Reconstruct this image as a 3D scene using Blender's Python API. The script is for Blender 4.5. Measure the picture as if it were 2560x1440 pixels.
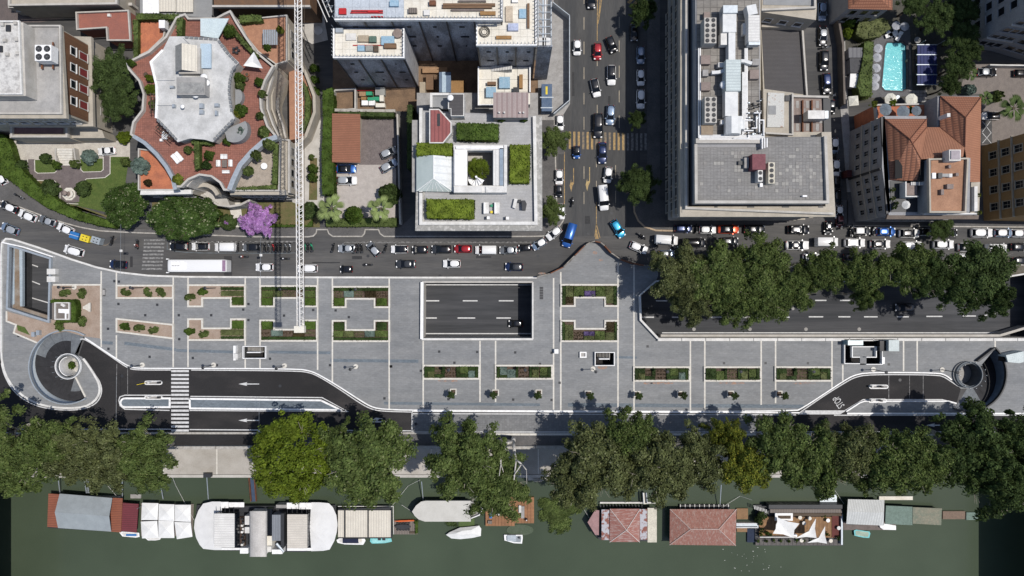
import bpy, math, random
import numpy as np
from mathutils import Vector, Matrix
from mathutils.geometry import tessellate_polygon
random.seed(7); rng = np.random.default_rng(7)
for o in list(bpy.data.objects): bpy.data.objects.remove(o, do_unlink=True)
scene = bpy.context.scene
# ---------------------------------------------------------------- camera, sky, sun, exposure
CAMH = 147.0; PPM = 12.3          # drone height over the street, photo pixels per metre at street level
cam = bpy.data.cameras.new('camera'); cam.sensor_width = 36; cam.lens = 36*CAMH/(2560/PPM)
cam.clip_start = 1; cam.clip_end = 2000
camo = bpy.data.objects.new('camera', cam); scene.collection.objects.link(camo)
camo.location = (0,0, CAMH); camo.rotation_euler = (0,0,0); scene.camera = camo
world = bpy.data.worlds.new("World"); scene.world = world; world.use_nodes = True
wn = world.node_tree.nodes; wl = world.node_tree.links; wn.clear()
SUN = Vector((0.43,0.03,1.0)).normalized()
sky = wn.new('ShaderNodeTexSky'); sky.sky_type = 'NISHITA'; sky.sun_disc = False
sky.sun_elevation = math.asin(SUN.z); sky.sun_rotation = math.atan2(SUN.x, SUN.y)
bg = wn.new('ShaderNodeBackground'); bg.inputs[1].default_value = 0.095
wo = wn.new('ShaderNodeOutputWorld'); wl.new(sky.outputs[0], bg.inputs[0]); wl.new(bg.outputs[0], wo.inputs[0])
sl = bpy.data.lights.new('sun', 'SUN'); sl.energy = 3.4; sl.angle = math.radians(0.5); sl.color = (1.0,0.95,0.88)
so = bpy.data.objects.new('sun', sl); scene.collection.objects.link(so); so.location = (60,4,140)
so.rotation_euler = SUN.to_track_quat('Z', 'Y').to_euler()
vs = scene.view_settings; vs.view_transform = 'Standard'; vs.look = 'None'; vs.exposure = 0.18; vs.gamma = 1.0
vs.use_curve_mapping = False
COL = scene.collection
# ---------------------------------------------------------------- coordinates
def P(px, py, z=0.0):
    k = (1 - z/CAMH)/PPM
    return ((px-1280)*k, (720-py)*k)
def PL(pts, z=0.0): return [P(x, y, z) for x, y in pts]
WO = {}
def worg(o):
    return WO.get(o.name, (0,0,0)) if o else (0,0,0)
def tag(o, label=None, cat=None, group=None, kind=None):
    if label: o['label'] = label
    if cat: o['category'] = cat
    if group: o['group'] = group
    if kind: o['kind'] = kind
    return o
def thing(name, label, cat, loc=(0,0,0), group=None, rot=0, kind=None):
    o = bpy.data.objects.new(name, None); COL.objects.link(o); o.empty_display_size = .3
    o.location = loc if len(loc) == 3 else (loc[0], loc[1],0); o.rotation_euler.z = rot
    WO[o.name] = tuple(o.location)
    return tag(o, label, cat, group, kind)
def obj(name, me, parent=None, loc=None, rot=None):
    o = bpy.data.objects.new(name, me); COL.objects.link(o)
    if parent: o.parent = parent
    if loc is not None: o.location = loc
    if rot is not None: o.rotation_euler = rot
    return o
def rawmesh(name, v, f, mat, smooth=False):
    me = bpy.data.meshes.new(name); me.from_pydata(v, [], f); me.update()
    if mat: me.materials.append(mat)
    if smooth: me.polygons.foreach_set('use_smooth', [True]*len(me.polygons))
    return me
class MB:
    "collects shapes in world space, then links them as one mesh object"
    def __init__(s): s.v = []; s.f = []
    def add(s, v, f):
        n = len(s.v); s.v += [tuple(p) for p in v]; s.f += [tuple(i+n for i in q) for q in f]; return s
    def box(s, x0, y0, x1, y1, z0, z1):
        if x0 > x1: x0, x1 = x1, x0
        if y0 > y1: y0, y1 = y1, y0
        return s.add([(x0,y0,z0),(x1,y0,z0),(x1,y1,z0),(x0,y1,z0),(x0,y0,z1),(x1,y0,z1),(x1,y1,z1),(x0,y1,z1)],
            [(0,3,2,1),(4,5,6,7),(0,1,5,4),(1,2,6,5),(2,3,7,6),(3,0,4,7)])
    def pbox(s, px0, py0, px1, py1, z0, z1):
        a = P(px0, py0, z1); b = P(px1, py1, z1); return s.box(a[0], a[1], b[0], b[1], z0, z1)
    def prism(s, pts, z0, z1, holes=(), sides=True, bottom=False):
        loops = [list(pts)]+[list(h) for h in holes]
        tris = tessellate_polygon([[Vector((p[0], p[1],0)) for p in L] for L in loops])
        flat = [p for L in loops for p in L]
        def orient(t):
            a, b, c = (flat[i] for i in t)
            return t if (b[0]-a[0])*(c[1]-a[1])-(b[1]-a[1])*(c[0]-a[0]) > 0 else (t[0], t[2], t[1])
        tris = [orient(t) for t in tris]
        s.add([(p[0], p[1], z1) for p in flat], tris)
        if bottom: s.add([(p[0], p[1], z0) for p in flat],[tuple(reversed(t)) for t in tris])
        if sides and z1 > z0:
            for li, L in enumerate(loops):
                A = sum(L[i-1][0]*L[i][1]-L[i][0]*L[i-1][1] for i in range(len(L)))
                if (A < 0) == (li == 0): L = L[::-1]
                n = len(L)
                s.add([(p[0],p[1],z0) for p in L]+[(p[0],p[1],z1) for p in L],
                      [(i, (i+1) % n, n+(i+1) % n, n+i) for i in range(n)])
        return s
    def pprism(s, pts, z0, z1, holes=(), **k):
        return s.prism(PL(pts, z1), z0, z1,[PL(h, z1) for h in holes], **k)
    def bar(s, a, b, r, r2=None, n=4):
        a = Vector(a); b = Vector(b); d = (b-a)
        if d.length < 1e-5: return s
        d.normalize(); u = d.cross(Vector((0,0,1)))
        if u.length < 1e-3: u = Vector((1,0,0))
        u.normalize(); w = d.cross(u); r2 = r if r2 is None else r2; v = []
        for q, rr in ((a, r),(b, r2)):
            for k in range(n):
                t = 2*math.pi*(k+.5)/n; v.append(q+(u*math.cos(t)+w*math.sin(t))*rr)
        return s.add(v, [tuple((k, k+n, (k+1) % n+n, (k+1) % n)) for k in range(n)]+[tuple(range(n)), tuple(range(2*n-1, n-1,-1))])
    def cyl(s, x, y, r, z0, z1, n=12, r1=None):
        r1 = r if r1 is None else r1
        v = [(x+r*math.cos(2*math.pi*k/n), y+r*math.sin(2*math.pi*k/n), z0) for k in range(n)]
        v += [(x+r1*math.cos(2*math.pi*k/n), y+r1*math.sin(2*math.pi*k/n), z1) for k in range(n)]
        return s.add(v, [(k, (k+1) % n, (k+1) % n+n, k+n) for k in range(n)]+[tuple(range(n, 2*n)), tuple(range(n-1,-1,-1))])
    def strip(s, pts, w, z0, z1, closed=False):
        "wall of width w along world points"
        n = len(pts); L = []; R_ = []
        for i in range(n):
            a = Vector(pts[i-1] if (i or closed) else pts[i]); b = Vector(pts[(i+1) % n] if (i < n-1 or closed) else pts[i]); p = Vector(pts[i])
            d1 = (p-a); d2 = (b-p)
            if d1.length < 1e-6: d1 = d2
            if d2.length < 1e-6: d2 = d1
            d1 = d1.normalized(); d2 = d2.normalized(); t = (d1+d2).normalized() if (d1+d2).length > 1e-4 else d1
            m = Vector((-t.y, t.x)); c = max(.45, m.dot(Vector((-d1.y, d1.x))))
            L.append(p+m*(w/2/c)); R_.append(p-m*(w/2/c))
        v = []
        for q in range(n): v += [(L[q].x,L[q].y,z0),(R_[q].x,R_[q].y,z0),(R_[q].x,R_[q].y,z1),(L[q].x,L[q].y,z1)]
        f = []
        m = n if closed else n-1
        for q in range(m):
            a = q*4; b = ((q+1) % n)*4
            f += [(a+3,a+2,b+2,b+3),(a,a+3,b+3,b),(a+2,a+1,b+1,b+2),(a+1,a,b,b+1)]
        if not closed: f += [(0,1,2,3),((n-1)*4+3,(n-1)*4+2,(n-1)*4+1,(n-1)*4)]
        return s.add(v, f)
    def pstrip(s, pts, wpx, z0, z1, closed=False):
        return s.strip(PL(pts, z1), wpx/PPM*(1-z1/CAMH), z0, z1, closed)
    def build(s, name, mat, parent=None, label=None, cat=None, group=None, kind=None, smooth=False):
        if parent is not None: c = worg(parent)
        else:
            xs = [p[0] for p in s.v]; ys = [p[1] for p in s.v]; zs = [p[2] for p in s.v]
            c = ((min(xs)+max(xs))/2,(min(ys)+max(ys))/2, min(zs))
        me = rawmesh(name, [(p[0]-c[0], p[1]-c[1], p[2]-c[2]) for p in s.v], s.f, mat, smooth)
        o = obj(name, me, parent)
        if parent is None: o.location = c; WO[o.name] = c
        else: WO[o.name] = c
        return tag(o, label, cat, group, kind)
def pb(name, x0, y0, x1, y1, z0, z1, mat, parent=None, **k):
    return MB().pbox(x0, y0, x1, y1, z0, z1).build(name, mat, parent, **k)
def pp(name, pts, z0, z1, mat, parent=None, holes=(), **k):
    return MB().pprism(pts, z0, z1, holes).build(name, mat, parent, **k)
def ch(L, n=2):
    for _ in range(n):
        r = [L[0]]
        for a, b in zip(L, L[1:]): r += [(a[0]*.75+b[0]*.25, a[1]*.75+b[1]*.25),(a[0]*.25+b[0]*.75, a[1]*.25+b[1]*.75)]
        L = r+[L[-1]]
    return L
def arc(cx, cy, r, a0, a1, n=16, ry=None):
    ry = r if ry is None else ry
    return [(cx+r*math.cos(math.radians(a0+(a1-a0)*i/n)), cy-ry*math.sin(math.radians(a0+(a1-a0)*i/n))) for i in range(n+1)]
def rect(x0, y0, x1, y1): return [(x0,y0),(x1,y0),(x1,y1),(x0,y1)]
# ---------------------------------------------------------------- materials
MATS = {}
def mat(name, col, col2=None, rough=.8, scale=1.0, stretch=(1,1,1), spec=.3, metal=0, coat=0, fine=.12, bump=0, detail=4, lo=.35, hi=.65, pos=True, big=0, alpha=1):
    if name in MATS: return MATS[name]
    m = bpy.data.materials.new(name); m.use_nodes = True; nt = m.node_tree; N = nt.nodes; L = nt.links
    b = N['Principled BSDF']; b.inputs['Roughness'].default_value = rough; b.inputs['Metallic'].default_value = metal
    b.inputs['Specular IOR Level'].default_value = spec; b.inputs['Coat Weight'].default_value = coat
    if coat: b.inputs['Coat Roughness'].default_value = .06
    c1 = (*col, 1)
    if alpha < 1: b.inputs['Alpha'].default_value = alpha
    if col2 is None and not fine: b.inputs['Base Color'].default_value = c1; MATS[name] = m; return m
    g = N.new('ShaderNodeNewGeometry' if pos else 'ShaderNodeTexCoord')
    mp = N.new('ShaderNodeMapping'); mp.inputs['Scale'].default_value = stretch
    L.new(g.outputs['Position' if pos else 'Object'], mp.inputs[0])
    n1 = N.new('ShaderNodeTexNoise'); n1.inputs['Scale'].default_value = scale; n1.inputs['Detail'].default_value = detail; n1.inputs['Roughness'].default_value = .6
    L.new(mp.outputs[0], n1.inputs[0])
    mr = N.new('ShaderNodeMapRange'); mr.inputs[1].default_value = lo; mr.inputs[2].default_value = hi
    L.new(n1.outputs[0], mr.inputs[0])
    mx = N.new('ShaderNodeMix'); mx.data_type = 'RGBA'; mx.inputs[6].default_value = c1
    mx.inputs[7].default_value = (*(col2 or tuple(c*.8 for c in col)),1); L.new(mr.outputs[0], mx.inputs[0])
    last = mx.outputs[2]
    def mul(last, sc, amt, det=2):
        n2 = N.new('ShaderNodeTexNoise'); n2.inputs['Scale'].default_value = sc; n2.inputs['Detail'].default_value = det
        L.new(mp.outputs[0] if sc > 1 else g.outputs[0], n2.inputs[0])
        r2 = N.new('ShaderNodeMapRange'); r2.inputs[1].default_value = .3; r2.inputs[2].default_value = .7
        r2.inputs[3].default_value = 1-amt; r2.inputs[4].default_value = 1+amt; L.new(n2.outputs[0], r2.inputs[0])
        h = N.new('ShaderNodeHueSaturation'); L.new(last, h.inputs['Color']); L.new(r2.outputs[0], h.inputs['Value']); return h.outputs[0], n2
    n2 = n1
    if fine: last, n2 = mul(last, 5.0, fine)
    if big: last, _ = mul(last, .06, big, 3)
    L.new(last, b.inputs['Base Color'])
    if bump:
        bp = N.new('ShaderNodeBump'); bp.inputs['Strength'].default_value = bump; bp.inputs['Distance'].default_value = .1
        L.new(n2.outputs[0], bp.inputs['Height']); L.new(bp.outputs[0], b.inputs['Normal'])
    m['last'] = 0; MATS[name] = m; return m
def striped(name, col, col2, period, ang=0, duty=.5, rough=.7, fine=.1, spec=.3, metal=0, cross=0, scale=.5, c3=None, bump=.4):
    "ribbed or tiled surface: wave bands across it, optional cross joints"
    m = mat(name, col, c3 or tuple(c*.85 for c in col), rough=rough, scale=scale, fine=fine, spec=spec, metal=metal)
    nt = m.node_tree; N = nt.nodes; L = nt.links; b = N['Principled BSDF']
    last = b.inputs['Base Color'].links[0].from_socket
    g = N.new('ShaderNodeNewGeometry'); mp = N.new('ShaderNodeMapping'); mp.inputs['Rotation'].default_value = (0,0, math.radians(ang))
    L.new(g.outputs['Position'], mp.inputs[0])
    def band(axis, per, d):
        w = N.new('ShaderNodeTexWave'); w.wave_type = 'BANDS'; w.bands_direction = axis; w.inputs['Scale'].default_value = math.pi*2/(per*20)
        L.new(mp.outputs[0], w.inputs[0]); r = N.new('ShaderNodeMapRange'); r.inputs[1].default_value = d-.15; r.inputs[2].default_value = d+.15
        L.new(w.outputs['Fac'], r.inputs[0]); return w, r
    w, r = band('X', period, duty)
    mx = N.new('ShaderNodeMix'); mx.data_type = 'RGBA'; mx.inputs[6].default_value = (*col2,1); L.new(r.outputs[0], mx.inputs[0]); L.new(last, mx.inputs[7]); last = mx.outputs[2]
    if cross:
        _, r2 = band('Y', cross, .18); m2 = N.new('ShaderNodeMix'); m2.data_type = 'RGBA'; m2.inputs[6].default_value = (*col2,1)
        L.new(r2.outputs[0], m2.inputs[0]); L.new(last, m2.inputs[7]); last = m2.outputs[2]
    L.new(last, b.inputs['Base Color'])
    if bump:
        bp = N.new('ShaderNodeBump'); bp.inputs['Strength'].default_value = bump; bp.inputs['Distance'].default_value = .06
        L.new(w.outputs['Fac'], bp.inputs['Height']); L.new(bp.outputs[0], b.inputs['Normal'])
    return m
def bricks(name, c1, c2, mortar, bw, bh, ms=.02, rough=.85, ang=0, vary=.15, big=.08, off=None, cv=.12):
    m = mat(name, c1, c2, rough=rough, scale=.35, stretch=(.35,1.6,1), fine=vary, big=big); nt = m.node_tree; N = nt.nodes; L = nt.links; b = N['Principled BSDF']
    last = b.inputs['Base Color'].links[0].from_socket
    g = N.new('ShaderNodeNewGeometry'); mp = N.new('ShaderNodeMapping'); mp.inputs['Rotation'].default_value = (0,0, math.radians(ang)); L.new(g.outputs['Position'], mp.inputs[0])
    t = N.new('ShaderNodeTexBrick'); t.inputs['Scale'].default_value = 1; t.inputs['Brick Width'].default_value = bw; t.inputs['Row Height'].default_value = bh
    t.inputs['Mortar Size'].default_value = ms; t.offset = (0 if bw == bh else .5) if off is None else off; t.inputs['Color1'].default_value = (1-cv,)*3+(1,); t.inputs['Color2'].default_value = (1+cv,)*3+(1,)
    t.inputs['Mortar'].default_value = (mortar,)*3+(1,); L.new(mp.outputs[0], t.inputs[0])
    mx = N.new('ShaderNodeMix'); mx.data_type = 'RGBA'; mx.blend_type = 'MULTIPLY'; mx.inputs[0].default_value = 1
    L.new(last, mx.inputs[6]); L.new(t.outputs[0], mx.inputs[7]); L.new(mx.outputs[2], b.inputs['Base Color']); return m
def leafmat(name, c1, c2, c3=None, trans=.22):
    m = bpy.data.materials.new(name); m.use_nodes = True; N = m.node_tree.nodes; L = m.node_tree.links; b = N['Principled BSDF']
    b.inputs['Roughness'].default_value = .62; b.inputs['Specular IOR Level'].default_value = .12
    g = N.new('ShaderNodeNewGeometry'); r = N.new('ShaderNodeValToRGB'); cr = r.color_ramp
    cr.elements[0].color = (*c1,1); cr.elements[1].color = (*c2,1)
    if c3: e = cr.elements.new(.93); e.color = (*c2,1); cr.elements[-1].color = (*c3,1)
    L.new(g.outputs['Random Per Island'], r.inputs[0])
    n = N.new('ShaderNodeTexNoise'); n.inputs['Scale'].default_value = .55; n.inputs['Detail'].default_value = 2; L.new(g.outputs['Position'], n.inputs[0])
    mr = N.new('ShaderNodeMapRange'); mr.inputs[1].default_value = .35; mr.inputs[2].default_value = .65; mr.inputs[3].default_value = .68; mr.inputs[4].default_value = 1.3
    L.new(n.outputs[0], mr.inputs[0]); h = N.new('ShaderNodeHueSaturation'); L.new(r.outputs[0], h.inputs['Color']); L.new(mr.outputs[0], h.inputs['Value'])
    L.new(h.outputs[0], b.inputs['Base Color'])
    t = N.new('ShaderNodeBsdfTranslucent'); L.new(h.outputs[0], t.inputs[0]); ms = N.new('ShaderNodeMixShader'); ms.inputs[0].default_value = trans
    L.new(b.outputs[0], ms.inputs[1]); L.new(t.outputs[0], ms.inputs[2]); L.new(ms.outputs[0], N['Material Output'].inputs[0])
    MATS[name] = m; return m
asphalt = mat('asphalt_old', (.060,.060,.062),(.092,.089,.086), rough=.9, scale=.45, stretch=(.10,1.3,1), fine=.12, big=.25, detail=7)
asphaltN = mat('asphalt_street', (.055,.056,.058),(.075,.074,.073), rough=.9, scale=.5, stretch=(1.2,.12,1), fine=.12, big=.12)
asphdark = mat('asphalt_new', (.021,.020,.021),(.052,.047,.046), rough=.85, scale=.16, stretch=(.6,1.5,1), fine=.2, lo=.5, hi=.9, big=.2, detail=8)
asphlow = mat('asphalt_underpass', (.036,.038,.042),(.062,.063,.068), rough=.85, scale=.5, stretch=(.07,1.6,1), fine=.12, big=.2, detail=7)
plaza = bricks('basalt_paving', (.186,.192,.199),(.226,.230,.234),.88,.9,.45,.02, vary=.10, big=.10, off=.5, cv=.06)
plazaband = bricks('basalt_band', (.125,.15,.175),(.15,.175,.2),.85,.6,.3,.03)
cobble = bricks('basalt_road_setts', (.155,.158,.162),(.19,.19,.192),.85,.5,.5,.03)
sidewalk = mat('sidewalk_asphalt', (.085,.083,.083),(.115,.11,.108), rough=.9, scale=.4, fine=.15, big=.15)
travert = mat('travertine', (.62,.60,.55),(.52,.49,.44), rough=.7, scale=2, fine=.06)
kerbm = mat('kerb_stone', (.42,.40,.37),(.30,.28,.25), rough=.8, scale=1.5)
concrete = mat('concrete', (.33,.32,.31),(.25,.24,.23), rough=.85, scale=.8, fine=.1)
conclight = mat('pale_concrete', (.47,.45,.42),(.38,.36,.33), rough=.85, scale=.5, fine=.08)
quaym = mat('quay_stone', (.40,.375,.34),(.33,.305,.27), rough=.85, scale=.35, fine=.1, big=.1)
white = mat('white_paint', (.80,.80,.80),(.64,.63,.62), rough=.5, scale=1.6, fine=.05, lo=.45, hi=.75)
whited = mat('dirty_white', (.66,.65,.63),(.52,.51,.49), rough=.7, scale=.8, fine=.07)
linew = mat('road_paint_white', (.62,.62,.62),(.45,.45,.45), rough=.7, scale=2.5, fine=.1)
lineo = mat('road_paint_worn', (.26,.255,.25),(.12,.12,.12), rough=.8, scale=2.2, fine=.15, lo=.4, hi=.6)
liney = mat('road_paint_yellow', (.42,.275,.11),(.20,.15,.09), rough=.8, scale=2.2, fine=.15)
steel = mat('galvanised_steel', (.42,.46,.50),(.34,.38,.42), rough=.45, metal=.4, scale=2, fine=.05)
steeld = mat('dark_steel', (.035,.037,.042), None, rough=.5, fine=.1)
glassd = mat('dark_glass', (.008,.010,.014), None, rough=.12, spec=.3, fine=0)
glassb = mat('bluish_glass', (.30,.42,.46),(.24,.35,.40), rough=.15, spec=.6, scale=.8, fine=.05)
soil = mat('soil', (.105,.075,.055),(.07,.05,.037), rough=.95, scale=2, fine=.25)
gravel = mat('beige_gravel', (.34,.27,.22),(.28,.21,.165), rough=.95, scale=.5, fine=.1, big=.06)
grass = mat('lawn_grass', (.060,.095,.022),(.085,.115,.03), rough=.95, scale=.8, fine=.25, bump=.5)
drygrass = mat('dry_grass', (.15,.115,.06),(.09,.10,.035), rough=.95, scale=.5, fine=.2)
redtile = bricks('red_terrace_tiles', (.27,.115,.085),(.21,.095,.075),.75,.4,.4,.04)
orangefl = mat('orange_terrace_floor', (.46,.165,.085),(.33,.12,.07), rough=.85, scale=.6, fine=.12)
terracotta = striped('terracotta_roof_tiles', (.31,.145,.088),(.15,.068,.045),.75,-3,.22, c3=(.28,.12,.07), cross=.45)
terracotta2 = striped('terracotta_roof_tiles_cross', (.30,.142,.088),(.19,.08,.05),.42,90,.3, c3=(.27,.12,.07), cross=.45)
rooftar = mat('grey_roof_membrane', (.36,.35,.34),(.27,.265,.26), rough=.85, scale=.5, fine=.08)
roofwhite = mat('white_roof_membrane', (.54,.54,.535),(.38,.38,.375), rough=.8, scale=.45, fine=.08, detail=7)
roofgrey = mat('grey_flat_roof', (.27,.275,.28),(.23,.235,.24), rough=.85, scale=.5, fine=.05)
slabroof = bricks('paved_roof_slabs', (.19,.185,.18),(.22,.215,.21),.82,.6,.6,.05, cv=.05)
stonew = mat('beige_facade_stone', (.42,.38,.32),(.34,.31,.26), rough=.85, scale=.6, fine=.07)
ochre = mat('ochre_facade', (.33,.20,.085),(.28,.17,.075), rough=.85, scale=.5)
brownw = bricks('brown_brick_facade', (.17,.085,.045),(.14,.07,.04),.8,.5,.2)
greyw = mat('grey_facade', (.30,.30,.31),(.25,.25,.26), rough=.85, scale=.5)
darkr = striped('dark_ribbed_roof', (.085,.08,.082),(.05,.048,.05),.25,90,.4)
tarp = mat('scaffold_netting', (.36,.38,.43),(.17,.18,.205), rough=.55, scale=.45, stretch=(1,1,.35), fine=.3, bump=1.0, lo=.4, hi=.6)  # uneven netting tone, with fold highlights put into the colour as pale streaks
tarpw = mat('pale_scaffold_netting', (.42,.42,.43),(.28,.28,.30), rough=.7, scale=.7, fine=.15, bump=.6)
plywood = mat('cream_scaffold_deck', (.70,.67,.60),(.60,.56,.48), rough=.85, scale=.5, fine=.08)
wood = striped('orange_deck_boards', (.34,.165,.08),(.15,.075,.04),.3,90,.15, c3=(.24,.12,.06))
woodgrey = striped('weathered_boards', (.20,.17,.15),(.10,.085,.075),.35,0,.2)
rust = mat('rust', (.20,.085,.045),(.12,.055,.035), rough=.9, scale=1.2)
water = mat('river_water', (.051,.068,.044),(.057,.075,.049), rough=.16, spec=.25, scale=.05, fine=.05, bump=.12, big=.10)
black = mat('black_rubber', (.012,.012,.013), None, rough=.8, fine=0)
redm = mat('red_paint', (.45,.02,.025), None, rough=.5, fine=.05)
bluem = mat('blue_paint', (.03,.16,.42), None, rough=.5, fine=.05)
yelm = mat('yellow_paint', (.70,.55,.04), None, rough=.5, fine=.05)
greenm = mat('green_plastic', (.03,.30,.16), None, rough=.5, fine=.05)
canvas = mat('white_canvas', (.74,.74,.73),(.64,.64,.63), rough=.8, scale=.6, fine=.03, bump=.2)
cream = striped('cream_panel_roof', (.62,.58,.50),(.46,.43,.38),.55,0,.12, c3=(.55,.51,.44))
whiteribH = striped('white_ribbed_roof_cross', (.66,.65,.63),(.50,.49,.48),.5,90,.15)
whiterib = striped('white_ribbed_roof', (.66,.65,.63),(.50,.49,.48),.5,0,.15)
poolw = mat('pool_water', (.14,.50,.54),(.20,.60,.63), rough=.12, spec=.5, scale=2.2, fine=.06, bump=.3)
poolt = mat('pool_shade_tiles', (.10,.40,.46), None, rough=.3, fine=.05)
L_plane = leafmat('plane_leaves', (.052,.080,.022),(.120,.158,.047),(.19,.21,.095))
L_olive = leafmat('olive_plane_leaves', (.066,.080,.030),(.135,.152,.060),(.22,.23,.13))
L_bright = leafmat('bright_leaves', (.066,.102,.010),(.148,.192,.022))
L_dark = leafmat('dark_leaves', (.030,.050,.016),(.075,.110,.034))
L_mag = leafmat('magnolia_leaves', (.026,.052,.011),(.066,.110,.026),(.36,.36,.24))
L_hedge = leafmat('hedge_leaves', (.040,.075,.012),(.085,.130,.025))
L_hedged = leafmat('dark_hedge_leaves', (.020,.040,.010),(.045,.075,.020))
L_yel = leafmat('yellowing_leaves', (.085,.115,.022),(.20,.215,.032),(.36,.30,.04))
L_pur = leafmat('purple_blossom', (.26,.11,.32),(.48,.27,.55),(.10,.16,.05))
L_palm = leafmat('palm_fronds', (.15,.20,.065),(.25,.31,.12))
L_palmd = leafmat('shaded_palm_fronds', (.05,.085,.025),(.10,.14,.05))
L_blue = leafmat('blue_grey_shrub', (.10,.15,.13),(.17,.22,.19))
L_lav = leafmat('lavender', (.07,.05,.12),(.14,.10,.24),(.08,.10,.05))
L_brown = leafmat('brown_shrub', (.035,.025,.012),(.06,.045,.018))
L_lime = leafmat('lime_leaves', (.085,.125,.012),(.17,.22,.028))
bark = mat('plane_bark', (.38,.35,.30),(.20,.17,.13), rough=.9, scale=1.5, fine=.1)
barkd = mat('brown_bark', (.10,.075,.055), None, rough=.9)
# ---------------------------------------------------------------- leaves
def quads(name, C, Nn, size, mat, core=None, aspect=1.0):
    "leaf faces at centres C with normals Nn (numpy)"
    n = len(C); Nn = Nn/np.linalg.norm(Nn, axis=1, keepdims=True)
    r = rng.normal(size=(n, 3)); U = np.cross(Nn, r); U /= np.linalg.norm(U, axis=1, keepdims=True); W = np.cross(Nn, U)
    s = (size*(.6+.8*rng.random(n)))[:, None]*.5
    V = np.stack([C+U*s*aspect, C+W*s*.75, C-U*s*aspect, C-W*s*.75],1).reshape(-1,3)
    nv0 = 0; cf = []
    if core: cv, cf = core; nv0 = len(cv); V = np.vstack([np.array(cv), V])
    me = bpy.data.meshes.new(name); nq = n; idx = (np.arange(nq*4)+nv0)
    cl = [i for f in cf for i in f]; starts = []; a = 0
    for f in cf: starts.append(a); a += len(f)
    me.vertices.add(len(V)); me.vertices.foreach_set('co', V.astype('f').ravel())
    me.loops.add(a+nq*4); me.loops.foreach_set('vertex_index', np.concatenate([np.array(cl, dtype=int), idx]).astype('i'))
    me.polygons.add(len(cf)+nq); me.polygons.foreach_set('loop_start', np.concatenate([np.array(starts, dtype=int), a+np.arange(nq)*4]).astype('i'))
    me.update(calc_edges=True); me.validate(); me.materials.append(mat); return me
def crown(name, mat, R, H, nclust=260, nleaf=52, size=.5, lobes=8, seed=1, dense=False, round_=False, crad=.17):
    "crown centred on the origin, radius R, height H"
    g = np.random.default_rng(seed); pts = []; nor = []
    if round_: lob = [(0,0,0,1.0)]
    elif dense:
        lob = [(0,0,.1,.6)]
        for k in range(14): a = 2*math.pi*(k+g.random()*.6)/14; d = .62+.16*g.random(); lob.append((d*math.cos(a), d*math.sin(a), g.uniform(-.3,.1),.24+.12*g.random()))
    else:
        lob = [(0,0,.05,.42)]
        for k in range(lobes+4):      # limbs reaching out unevenly, small clumps along each
            a = 2*math.pi*(k+g.random()*.8)/(lobes+4); far = g.uniform(.72,1.05)
            for q in range(4):
                d = far*(.38+.2*q); a += g.uniform(-.16,.16); lob.append((d*math.cos(a), d*math.sin(a),.32*(1-d*d)+g.uniform(-.25,.12),(.27-.045*q)*g.uniform(.75,1.2)))
    wts = np.array([l[3]**2 for l in lob]); wts /= wts.sum()
    for _ in range(nclust):
        lx, ly, lz, lr = lob[g.choice(len(lob), p=wts)]
        d = g.normal(size=3); d /= np.linalg.norm(d)
        if d[2] < -.35: d[2] *= -1
        rr = lr*(g.random()**.33)*(1.0 if round_ else .95); c = np.array([lx, ly, lz])+d*rr
        cr = crad*(.6+.8*g.random()); m = int(nleaf*(.5+g.random()))
        e = g.normal(size=(m, 3)); e /= np.linalg.norm(e, axis=1, keepdims=True); e[:, 2] = np.abs(e[:, 2])*1.0-.25
        q = c+e*cr*(.55+.5*g.random((m, 1)))
        pts.append(q); nor.append(e*.7+d*.35+g.normal(size=(m, 3))*.4+np.array([0,0,.7]))
    C = np.vstack(pts); Nn = np.vstack(nor); C[:, 0] *= R; C[:, 1] *= R; C[:, 2] *= H*.5
    return quads(name, C, Nn, size, mat)
def limbs(name, mat, R, H, zc, seed, n=7, r=.42):
    "trunk from the ground to the crown centre at zc, limbs running out through the crown"
    g = random.Random(seed); m = MB(); fork = zc-H*.38
    m.bar((0,0,-.2),(.1,.1,fork*.5), r*1.25, r, 9); m.bar((.1,.1,fork*.5),(0,0,fork), r, r*.85,9)
    for k in range(n):
        a = 2*math.pi*(k+g.random()*.6)/n; d = R*g.uniform(.5,.75); p1 = (d*.45*math.cos(a), d*.45*math.sin(a), fork+H*.22)
        a2 = a+g.uniform(-.3,.3); p2 = (d*math.cos(a2), d*math.sin(a2), zc+H*g.uniform(.0,.25))
        m.bar((0,0,fork-.3), p1, r*.55, r*.35,6); m.bar(p1, p2, r*.35, r*.08,5)
        for q in range(3):
            a3 = a2+g.uniform(-.9,.9); t = g.uniform(.2,.8); s = tuple(p1[i]+(p2[i]-p1[i])*t for i in range(3))
            m.bar(s, (s[0]+R*.28*math.cos(a3), s[1]+R*.28*math.sin(a3), s[2]+H*.14), r*.16, r*.04,4)
    return rawmesh(name, m.v, m.f, mat, True)
PLANE = {}
def plane_mesh(kind, v):
    if (kind, v) not in PLANE:
        mt = {'g': L_plane, 'o': L_olive, 'b': L_bright, 'd': L_dark, 'y': L_yel, 'm': L_mag}[kind]
        if kind == 'b': me = crown('crown', mt, 1,1,680,52,.044,9,100+v, dense=True, crad=.10)
        elif kind == 'm': me = crown('crown', mt, 1,1,420,50,.070,7,60+v, dense=True, crad=.13)
        else: me = crown('crown', mt, 1,1,640,46,.047,7+v % 3,10+v*7+ord(kind), crad=.105)
        PLANE[(kind, v)] = me
    return PLANE[(kind, v)]
LIMB = {}
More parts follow.
